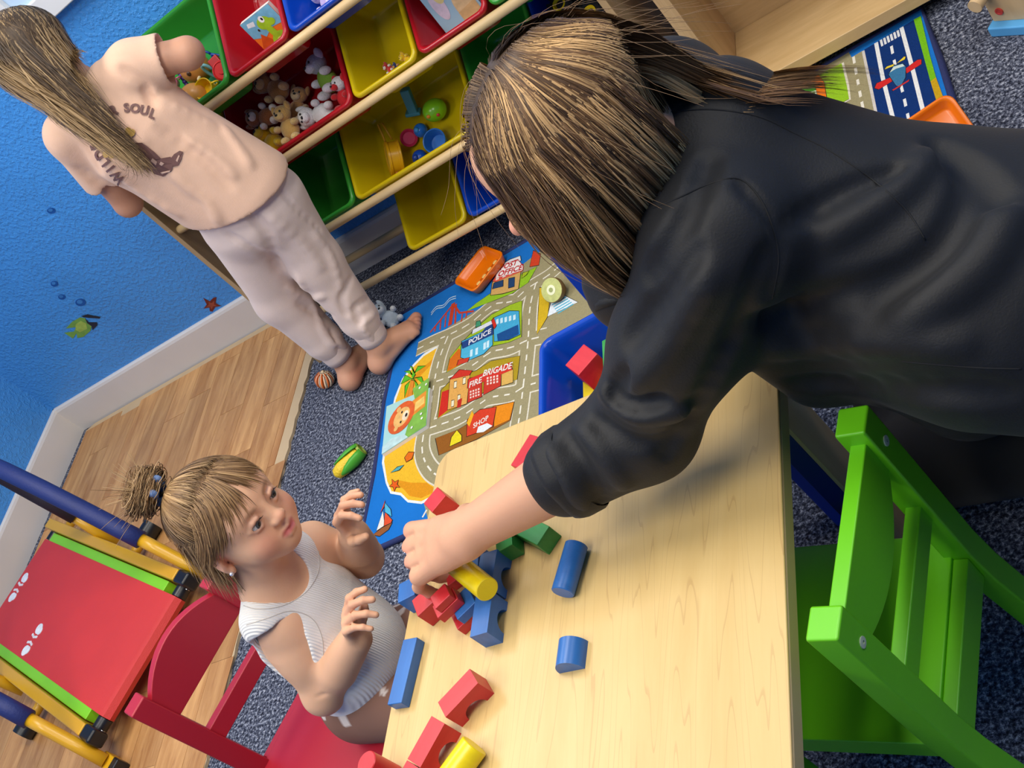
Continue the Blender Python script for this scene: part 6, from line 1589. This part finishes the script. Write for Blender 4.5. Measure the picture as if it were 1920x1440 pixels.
# lion picture book
cnr = [at(725, 762, .02), at(806, 727, .02), at(799, 798, .02), at(716, 852, .02)]
bk = thing('board_book', 'square board book with a lion on the cover lying on the rug', 'book', tuple((cnr[0] + cnr[2]) / 2 - Vector((0, 0, .011))))
o_ = cnr[3]; u_ = (cnr[2] - cnr[3]); v_ = (cnr[0] - cnr[3]); zb = .0095
MB().loft([[Vector((p.x, p.y, zb)) for p in cnr], [Vector((p.x, p.y, .0188)) for p in cnr]]).build('pages', mat('book_board', (236, 232, 222), .6), bk, world=True)
MB().loft([[Vector((p.x, p.y, .0188)) for p in cnr], [Vector((p.x, p.y, .0202)) for p in cnr]]).build('cover', mat('book_cover_teal', (168, 212, 206), .35), bk, world=True)
sh = [([(.5, 0), (1, 0), (1, 1), (.62, 1), (.7, .7)], (132, 186, 74)), ([(0, 0), (.6, 0), (.5, .12), (.2, .2), (0, .15)], (196, 226, 222)), ([(.58, .38), (.95, .42), (.96, .75), (.62, .72)], (238, 150, 50)), ([(.70, .46), (.93, .5), (.92, .66), (.72, .64)], (246, 206, 110))]
sh += [(circ(.40, .52, .29 + .02, .30, 22), (226, 98, 40)), (circ(.41, .52, .19, .19), (244, 190, 110)), (circ(.50, .50, .075, .10), (248, 226, 190)), (circ(.52, .50, .03, .04, 10), (40, 30, 28)), (circ(.41, .62, .022, .026, 10), (30, 24, 22)), (circ(.40, .42, .022, .026, 10), (30, 24, 22)), (circ(.33, .72, .05), (244, 190, 110)), (circ(.30, .34, .05), (244, 190, 110))]
sh += [(circ(x, y, .025, .025, 8), (248, 246, 238)) for x, y in ((.9, .2), (.8, .9), (.95, .88), (.68, .14), (.88, .30))]
plane_print(Vector((o_.x, o_.y, .0202)), Vector((u_.x, u_.y, 0)), Vector((v_.x, v_.y, 0)), Vector((0, 0, 1)), sh, 'cover_print', bk)


def plush(loc, s, col, col2, dirv, up, label, extra=None, group=None, name='plush_toy'):
    """soft animal: trunk, head with muzzle, two ears, four stubby limbs"""
    t = thing(name, label, 'plush toy', tuple(loc), group=group); f_, u2, l_ = basis(dirv, up); c = np.array(loc, float); m1 = mat('plush_%d_%d_%d' % col, col, .95, .1, sheen=.5, bump=.6, bscale=260, var=.1, vscale=50); m2 = mat('plush_%d_%d_%d' % col2, col2, .95, .1, sheen=.5, bump=.6, bscale=260, var=.1, vscale=50)
    q_ = lambda a, b, d: c + s * (l_ * a + f_ * b + u2 * d); Rm = Matrix((tuple(l_), tuple(f_), tuple(u2))).transposed(); e = lambda nm, p, r, m, par: MB().ell(q_(*p), tuple(x * s for x in r), Rm, 16, 10).build(nm, m, par, smooth=True, world=True)
    e('trunk', (0, 0, 0), (.36, .30, .42), m1 if not extra else mat('vest_%d_%d_%d' % extra, extra, .9, bump=.4, bscale=200), t); hd = e('head', (0, .05, .62), (.34, .34, .31), m1, t); e('muzzle', (0, .34, .54), (.19, .18, .15), m2, hd); e('nose', (0, .50, .60), (.06, .05, .045), mat('black_plastic', (22, 22, 24), .35), hd)
    for k in (-1, 1):
        e('ear', (k * .30, -.02, .80), (.10, .14, .20), m2 if extra else m1, hd); e('eye', (k * .12, .34, .70), (.045, .03, .05), mat('black_plastic', (22, 22, 24), .35), hd); e('arm', (k * .40, .16, .16), (.13, .22, .14), m2, t); e('leg', (k * .24, .26, -.34), (.15, .26, .15), m2, t)
    return t


plush(at(733, 598, .030), .062, (196, 208, 214), (226, 228, 226), (.6, -.5, .6), (-.6, .5, .5), 'pale grey plush toy by the girl\'s front foot')
plush(at(697, 618, .022), .045, (210, 214, 216), (176, 150, 110), (.5, -.6, .5), (.3, .6, .6), 'small white plush toy between the girl\'s feet')

wt = thing('wooden_toy', 'wooden play panel with a peg and painted frames standing on the carpet', 'toy', (-.135, 2.005, 0)); wt.rotation_euler = (0, 0, math.radians(-38)); mW = wood_mat('toy_birch', (206, 172, 124), (222, 190, 144), (30, 30, 4), .45, fine=.1)
MB().box((-.07, -.012, .022), (.09, .012, .20)).build('panel', mW, wt, bevel=.004); MB().box((-.075, -.03, 0), (.095, .03, .024)).build('base', mat('sky_blue_paint', (90, 170, 226), .4), wt, bevel=.004)
MB().tube([(-.055, -.012, .10), (-.055, -.05, .10)], .014, 16).build('peg', mW, wt, auto=.5)
for (x, z, w_, h_, c_) in ((.0, .11, .05, .045, (226, 206, 40)), (.02, .17, .07, .03, (206, 44, 44))):
    MB().box((x - w_ / 2, -.0145, z - h_ / 2), (x + w_ / 2, -.0118, z + h_ / 2)).build('painted_frame', mat('paint_%d_%d' % c_[:2], c_, .4), wt); MB().box((x - w_ / 2 + .007, -.0155, z - h_ / 2 + .007), (x + w_ / 2 - .007, -.0140, z + h_ / 2 - .007)).build('picture', mat('paint_violet', (74, 60, 130) if z < .15 else (238, 236, 230), .4) if z < .15 else M_WHITE, wt)
for (x, z, c_) in ((-.03, .17, (110, 180, 60)), (-.045, .05, (206, 66, 54))): MB().lathe([(.008, 0), (.008, .003), (.005, .0032), (.0045, .0022)], 16, Matrix.Translation((x, -.012, z)) @ Matrix.Rotation(math.pi / 2, 4, 'X')).build('painted_ring', mat('paint_%d_%d' % c_[:2], c_, .4), wt, auto=.5)

# ------------------------------------------------------------------ what lies in the bins
BN = np.array([0, -math.sin(TILT), math.cos(TILT)])


def binpx(row, px, py, depth):
    """room point where the survey line reaches the plane lying `depth` below a row's rims"""
    p0 = np.array(bin_pt(row, 0, 0, depth)); d = cam_ray(px, py); o0 = np.array([0, 0, CAMH]); t = ((p0 - o0) @ BN) / (d @ BN); return Vector(o0 + d * t)


PLG = 'plush toys in the wide red bin'
for (pp, s, c1, c2, dv, up, ex, lb) in (
    ((-1.5528, 2.3159, 0.5836), .056, (176, 178, 184), (236, 236, 236), (-.4, -.7, .5), (-.3, .2, .9), (132, 176, 60), 'grey and white plush dog in a lime vest lying in the wide red bin'),
    ((-1.5975, 2.2643, 0.5403), .052, (236, 236, 234), (240, 240, 238), (.2, -.8, .5), (-.9, .1, .3), None, 'white plush dog in the wide red bin below the lime vest one'),
    ((-1.6893, 2.3342, 0.6296), .052, (176, 122, 68), (226, 190, 128), (.1, -.7, .6), (-.6, .3, .6), None, 'brown plush dog with tan paws at the back of the wide red bin'),
    ((-1.6773, 2.3077, 0.5682), .046, (198, 150, 92), (230, 204, 156), (.3, -.7, .6), (.5, .5, .5), None, 'tan plush dog in the middle of the wide red bin'),
    ((-1.6806, 2.2365, 0.568), .048, (212, 172, 98), (226, 194, 126), (.1, -.8, .5), (.1, .3, .9), None, 'golden tan plush dog at the front of the wide red bin'),
    ((-1.7647, 2.2586, 0.5495), .054, (232, 186, 20), (240, 204, 60), (.1, -.6, .8), (-.4, .3, .8), None, 'yellow plush toy at the front corner of the wide red bin'),
    ((-1.7408, 2.2946, 0.6039), .046, (150, 92, 54), (232, 224, 214), (.3, -.6, .6), (-.8, -.1, .5), None, 'brown and white plush dog at the side of the wide red bin'),
    ((-1.7117, 2.266, 0.5228), .036, (120, 66, 40), (160, 96, 60), (.3, -.6, .6), (.6, .2, .6), None, 'small dark brown plush toy wedged beside the yellow one'),
    ((-1.5125, 2.2513, 0.5477), .042, (220, 220, 218), (196, 40, 44), (-.3, -.7, .5), (.2, .4, .8), (196, 30, 36), 'white plush toy in a red coat at the right side of the wide red bin')):
    plush(Vector(pp), s * 1.38, c1, c2, dv, up, lb, ex, PLG)
plush(Vector((-1.3674, 2.2649, .7463)), .055, (176, 160, 206), (206, 196, 226), (-.2, -.7, .6), (-.5, .2, .7), 'lilac plush toy in the blue top bin')
# small play figures
for (row, px, py, s, c1, c2, lb) in ((1, 733, 130, .024, (196, 40, 40), (236, 230, 224), 'tiny red and white play figure in the yellow bin'), (1, 765, 112, .026, (236, 190, 20), (240, 214, 60), 'tiny yellow play figure in the yellow bin'), (1, 748, 128, .020, (30, 50, 110), (200, 150, 90), 'tiny navy play figure between the red and yellow ones')):
    plush(binpx(row, px, py, -.085), s * 1.0, c1, c2, (-.2, -.8, .5), (-.6, .3, .6), lb, None, 'tiny play figures', 'toy_figure')

# top green bin: loose parts of a toy face set and cups
def egg(loc, r, col, label, rough=.35, name='toy_egg', parts=()):
    t = thing(name, label, 'toy', tuple(loc)); MB().ell(loc, r, None, 24, 16).build('shell', mat('egg_%d_%d_%d' % col, col, rough), t, smooth=True, world=True)
    for nm, off_, rr, c_ in parts: MB().ell(Vector(loc) + Vector(off_), rr, None, 14, 10).build(nm, mat('egg_%d_%d_%d' % c_, c_, .35), t, smooth=True, world=True)
    return t


def cup(loc, axis, r, h, col, label, name='toy_cup', handle=True):
    t = thing(name, label, 'toy', tuple(loc)); Mx = Matrix.Translation(Vector(loc)) @ Vector(axis).to_track_quat('Z', 'Y').to_matrix().to_4x4(); m_ = mat('cup_%d_%d_%d' % col, col, .3)
    MB().lathe([(r * .72, 0), (r * .78, .001), (r, h), (r * 1.03, h), (r * 1.0, h + .001), (r * .93, h), (r * .70, .003)], 22, Mx).build('cup_wall', m_, t, auto=.7, world=True)
    if handle: MB().tube([Mx @ Vector((r * .9 + r * .5 * math.sin(a), 0, h * .5 + h * .34 * math.cos(a))) for a in np.linspace(0, math.pi, 9)], r * .10, 8).build('handle', m_, t, smooth=True, world=True)
    return t


e_ = egg(binpx(0, 366, 128, -.045), (.040, .034, .040), (190, 128, 58), 'brown potato-shaped toy body in the green bin', .35, 'potato_toy', (('socket', (.0, -.033, .008), (.006, .004, .006), (70, 44, 24)), ('socket', (.018, -.027, .012), (.005, .004, .005), (70, 44, 24)), ('stem', (.012, -.034, -.014), (.004, .010, .004), (226, 206, 160))))
egg(binpx(0, 362, 180, -.03), (.036, .030, .030), (206, 144, 70), 'tan potato-shaped toy body at the front of the green bin', .35, 'potato_toy', (('socket', (.0, -.029, .008), (.005, .003, .005), (80, 50, 28)),))
b_ = binpx(0, 385, 108, -.06); gl_ = thing('toy_glasses', 'blue toy spectacles lying in the green bin', 'toy', tuple(b_)); MB().tube([b_ + Vector((.022 * math.cos(a), -.004, .018 * math.sin(a))) for a in np.linspace(0, 6.28, 20)], .003, 8).build('lens_frame', mat('cobalt_plastic', (20, 62, 150), .35), gl_, smooth=True, world=True); MB().tube([b_ + Vector((.022, -.004, .0)), b_ + Vector((.040, .0, -.022)), b_ + Vector((.05, 0, -.04))], .003, 8).build('temple_arm', mat('cobalt_plastic', (20, 62, 150), .35), gl_, smooth=True, world=True)
cup(binpx(0, 328, 158, -.035), (.25, -.75, .6), .019, .022, (206, 96, 140), 'small pink toy cup in the green bin'); cup(binpx(0, 396, 170, -.05), (.1, -.6, .6), .026, .03, (236, 192, 20), 'yellow toy cup in the green bin')
ph = thing('toy_dial', 'red toy with a round dial in the green bin', 'toy', tuple(binpx(0, 416, 130, -.05))); Mx = Matrix.Translation(binpx(0, 416, 132, -.045)) @ Vector((.35, -.75, .55)).to_track_quat('Z', 'Y').to_matrix().to_4x4(); MB().lathe([(.022, -.012), (.024, -.008), (.024, 0), (.020, .003), (.019, .001), (.010, .001), (.009, .004)], 24, Mx).build('dial', mat('toy_red', (200, 32, 34), .3), ph, auto=.6, world=True); MB().box((-.014, .014, -.012), (.014, .04, .0), Mx).build('neck_block', mat('toy_red_dark', (176, 26, 30), .35), ph, bevel=.003, world=True)
ri = thing('toy_ring', 'pale teal toy ring beside the red dial toy', 'toy', tuple(binpx(0, 398, 132, -.05))); q0 = binpx(0, 396, 134, -.045); MB().tube([q0 + Vector((.009 * math.cos(a), -.012 * math.sin(a) * .5, .026 * math.sin(a))) for a in np.linspace(0, 6.28, 22)], .004, 8).build('ring_tube', mat('teal_plastic', (120, 176, 180), .4), ri, smooth=True, world=True); MB().ell(q0 + Vector((0, -.014, -.026)), (.006, .005, .005)).build('ring_tab', mat('teal_plastic', (120, 176, 180), .4), ri, smooth=True, world=True)
pu = thing('toy_beads', 'purple beaded toy band beside the brown toy body', 'toy', tuple(binpx(0, 345, 140, -.05))); q0 = binpx(0, 345, 142, -.045)
for k in range(7): MB().ell(q0 + Vector((-.004 + .003 * math.sin(k), -.004 * k * .5, .022 - .008 * k)), (.0062, .0062, .0062), None, 12, 8).build('bead', mat('purple_plastic', (84, 52, 150), .35), pu, smooth=True, world=True)

# dinosaur book standing in the red top bin
xc_ = (BX[2] + BX[3]) / 2; b0, b1, b2, b3 = (bin_pt(0, xc_ + x, y, z) for x, y, z in ((-.036, .043, -.100), (.060, .043, -.100), (.060, .110, -.006), (-.036, .110, -.006)))
db = thing('board_book', 'board book with a green dinosaur on the cover in the red top bin', 'book', tuple((b0 + b2) / 2)); b2 = b1 + (b3 - b0); nb_ = (b1 - b0).cross(b3 - b0).normalized(); nb_ = nb_ if nb_.y < 0 else -nb_
MB().loft([[p - nb_ * .014 for p in (b0, b1, b2, b3)], [p - nb_ * .0012 for p in (b0, b1, b2, b3)]]).build('pages', mat('book_board', (236, 232, 222), .6), db, world=True); MB().loft([[p - nb_ * .0012 for p in (b0, b1, b2, b3)], [p for p in (b0, b1, b2, b3)]]).build('cover', mat('book_cover_orange', (232, 116, 34), .35), db, world=True)
LG = (164, 206, 40)
sh = [([(0, .62), (.3, .5), (.6, .6), (1, .55), (1, 1), (0, 1)], (120, 186, 214)), ([(.1, .85), (.3, .8), (.35, .9), (.15, .93)], (240, 244, 244)), ([(0, .35), (.25, .62), (.4, .4), (.3, .1), (0, .1)], (214, 84, 26)), (circ(.62, .28, .27, .20), LG), ([(.5, .3), (.68, .35), (.62, .75), (.45, .72)], LG), (circ(.55, .75, .20, .14), LG), (circ(.72, .70, .12, .08), LG), (circ(.56, .84, .075, .075, 14), (248, 248, 244)), (circ(.58, .84, .03, .035, 10), (26, 30, 20)), (circ(.58, .24, .12, .13), (236, 232, 120)), ([(.8, .25), (1.0, .45), (.98, .2), (.85, .12)], LG), ([(.35, .12), (.5, .05), (.5, .14)], LG), ([(.7, .08), (.85, .05), (.82, .14)], LG), (circ(.3, .7, .03, .03, 8), (60, 40, 20))]
plane_print(b0, b1 - b0, b3 - b0, nb_, sh, 'cover_print', db)
# picture box in the red second-row bin
xc_ = (BX[4] + BX[5]) / 2; b0, b1, b2, b3 = (bin_pt(1, xc_ + x, y, z) for x, y, z in ((-.062, .050, -.093), (.050, .050, -.093), (.050, .142, .010), (-.062, .142, .010))); px_ = thing('picture_box', 'pale blue picture box with cream shapes in the red second-row bin', 'box', tuple(b0)); nb_ = (b1 - b0).cross(b3 - b0).normalized(); nb_ = nb_ if nb_.y < 0 else -nb_
MB().loft([[p - nb_ * .024 for p in (b0, b1, b2, b3)], [p for p in (b0, b1, b2, b3)]]).build('carton', mat('carton_blue', (156, 196, 212), .5), px_, world=True)
plane_print(b0, b1 - b0, b3 - b0, nb_, [(circ(.72, .35, .22, .34), (232, 204, 150)), ([(.5, 0), (.95, 0), (.95, .35), (.5, .3)], (226, 190, 130)), (circ(.25, .6, .14, .3), (226, 214, 226)), (circ(.35, .75, .12, .18), (238, 226, 150))], 'printed_face', px_)

# drum and rattles in the wide yellow bin
xw_ = (BX[2] + BX[4]) / 2; p0 = bin_pt(2, xw_ - .098, .086, -.062); dr = thing('toy_drum', 'yellow toy drum with a strap in the wide yellow bin', 'toy drum', tuple(p0)); Mx = Matrix.Translation(p0) @ Vector((-.75, -.35, .55)).to_track_quat('Z', 'Y').to_matrix().to_4x4()
MB().lathe([(.040, -.018), (.043, -.016), (.043, -.011), (.040, -.010), (.040, .010), (.043, .011), (.043, .016), (.040, .018), (.036, .018), (.035, .016)], 30, Mx).build('drum_body', mat('drum_yellow', (226, 168, 20), .3), dr, auto=.5, world=True); MB().lathe([(.036, .0155), (.036, .0168), (.02, .017)], 26, Mx).build('drum_head', mat('drum_skin', (236, 196, 60), .4), dr, auto=.5, world=True)
MB().tube([p0 + Vector((.0, .02, .035)), p0 + Vector((.004, .05, .075)), p0 + Vector((.012, .055, .07)), p0 + Vector((.014, .03, .03))], .003, 8).build('strap', mat('strap_gold', (190, 140, 20), .5), dr, smooth=True, world=True)
for k, c_ in ((-.5, (240, 232, 220)), (.1, (60, 130, 140)), (.7, (226, 120, 50))): MB().box((-.006, -.0415, -.006), (.006, -.0398, .006), Mx @ Matrix.Rotation(k, 4, 'Z')).build('sticker', mat('sticker_%d_%d' % c_[:2], c_, .4), dr, world=True)
egg(bin_pt(2, xw_ - .040, .062, -.088), (.020, .020, .020), (20, 76, 176), 'round blue ball beside the yellow drum', .25, 'toy_ball', (('cap', (0, -.014, .014), (.008, .008, .008), (16, 60, 150)),)); egg(bin_pt(2, xw_ - .018, .128, -.090), (.018, .018, .018), (30, 110, 200), 'blue bead ball of the pink-rimmed rattle', .2, 'toy_ball', (('painted_shine', (0, -.012, .012), (.007, .007, .007), (60, 150, 220)),)); cup(bin_pt(2, xw_ - .064, .132, -.098), (.5, -.7, .4), .022, .016, (200, 50, 90), 'pink rimmed rattle cup beside the blue bead ball', 'toy_rattle', False)  # paler spot on the bead ball is a highlight put on as shape
egg(bin_pt(2, xw_ + .046, .148, -.078), (.032, .028, .028), (126, 196, 30), 'lime green ball toy in the wide yellow bin', .25, 'toy_ball', (('spot', (-.01, -.026, .006), (.006, .004, .005), (226, 140, 40)), ('spot', (.012, -.024, -.004), (.005, .004, .005), (200, 60, 60)))); cup(bin_pt(2, xw_ + .020, .074, -.100), (.2, -.6, .7), .030, .034, (40, 110, 190), 'blue starred toy bucket at the front of the wide yellow bin', 'toy_bucket', False)
tb_ = thing('toy_bridge', 'teal toy ramp standing in the wide yellow bin', 'toy', tuple(binpx(2, 788, 228, -.05))); q0 = bin_pt(2, xw_ - .012, .190, -.070); MB().box((-.012, -.01, -.02), (.012, .01, .05), Matrix.Translation(q0) @ Matrix.Rotation(.4, 4, 'Y')).build('ramp', mat('teal_toy', (70, 150, 160), .4), tb_, bevel=.003, world=True); MB().box((-.022, -.012, -.026), (.018, .012, -.016), Matrix.Translation(q0) @ Matrix.Rotation(.4, 4, 'Y')).build('ramp_base', mat('teal_toy', (70, 150, 160), .4), tb_, bevel=.003, world=True)

# black monster truck in the blue bin
xt_ = (BX[5] + BX[6]) / 2; p0 = bin_pt(2, xt_, .135, -.062); tk_ = thing('toy_truck', 'black toy monster truck with yellow hubs in the blue bin', 'toy truck', tuple(p0)); mB_ = mat('black_plastic', (22, 22, 24), .35)
TkM = Matrix.Translation(p0) @ Matrix.Rotation(TILT, 4, 'X') @ Matrix.Rotation(math.radians(-44), 4, 'Z')          # the truck lies on its side
MB().box((-.052, -.020, -.017), (.052, .022, .017), TkM).build('truck_body', mB_, tk_, bevel=.006, world=True); MB().box((-.030, .022, -.014), (.022, .046, .014), TkM).build('cab', mB_, tk_, bevel=.006, world=True)
for i, (wx, wy, wz) in enumerate(((.031, .105, -.031), (-.032, .166, -.031), (.031, .105, -.092), (-.032, .166, -.092))):
    Mx = Matrix.Translation(bin_pt(2, xt_ + wx, wy, wz)) @ Matrix.Rotation(TILT, 4, 'X') @ (Matrix.Identity(4) if i < 2 else Matrix.Rotation(math.pi, 4, 'X')); prof = [(.018, -.016), (.026, -.014), (.030, -.006), (.030, .006), (.026, .014), (.018, .016), (.016, .010)]
    wh = MB().lathe(prof, 24, Mx).build('wheel', mat('tyre_rubber', (20, 20, 22), .7), tk_, auto=.6, world=True); MB().lathe([(.0165, .008), (.0165, .015), (.013, .0155), (.010, .010), (.006, .009)], 20, Mx).build('hub', mat('hub_yellow', (236, 200, 20), .35), wh, auto=.6, world=True)
    tr_ = MB()
    for k in range(14): a = 2 * math.pi * k / 14; tr_.box((-.004, -.003, -.013), (.004, .003, .013), Mx @ Matrix.Rotation(a, 4, 'Z') @ Matrix.Translation((.0305, 0, 0)))
    tr_.build('tread', mat('tyre_rubber', (20, 20, 22), .7), wh, world=True)
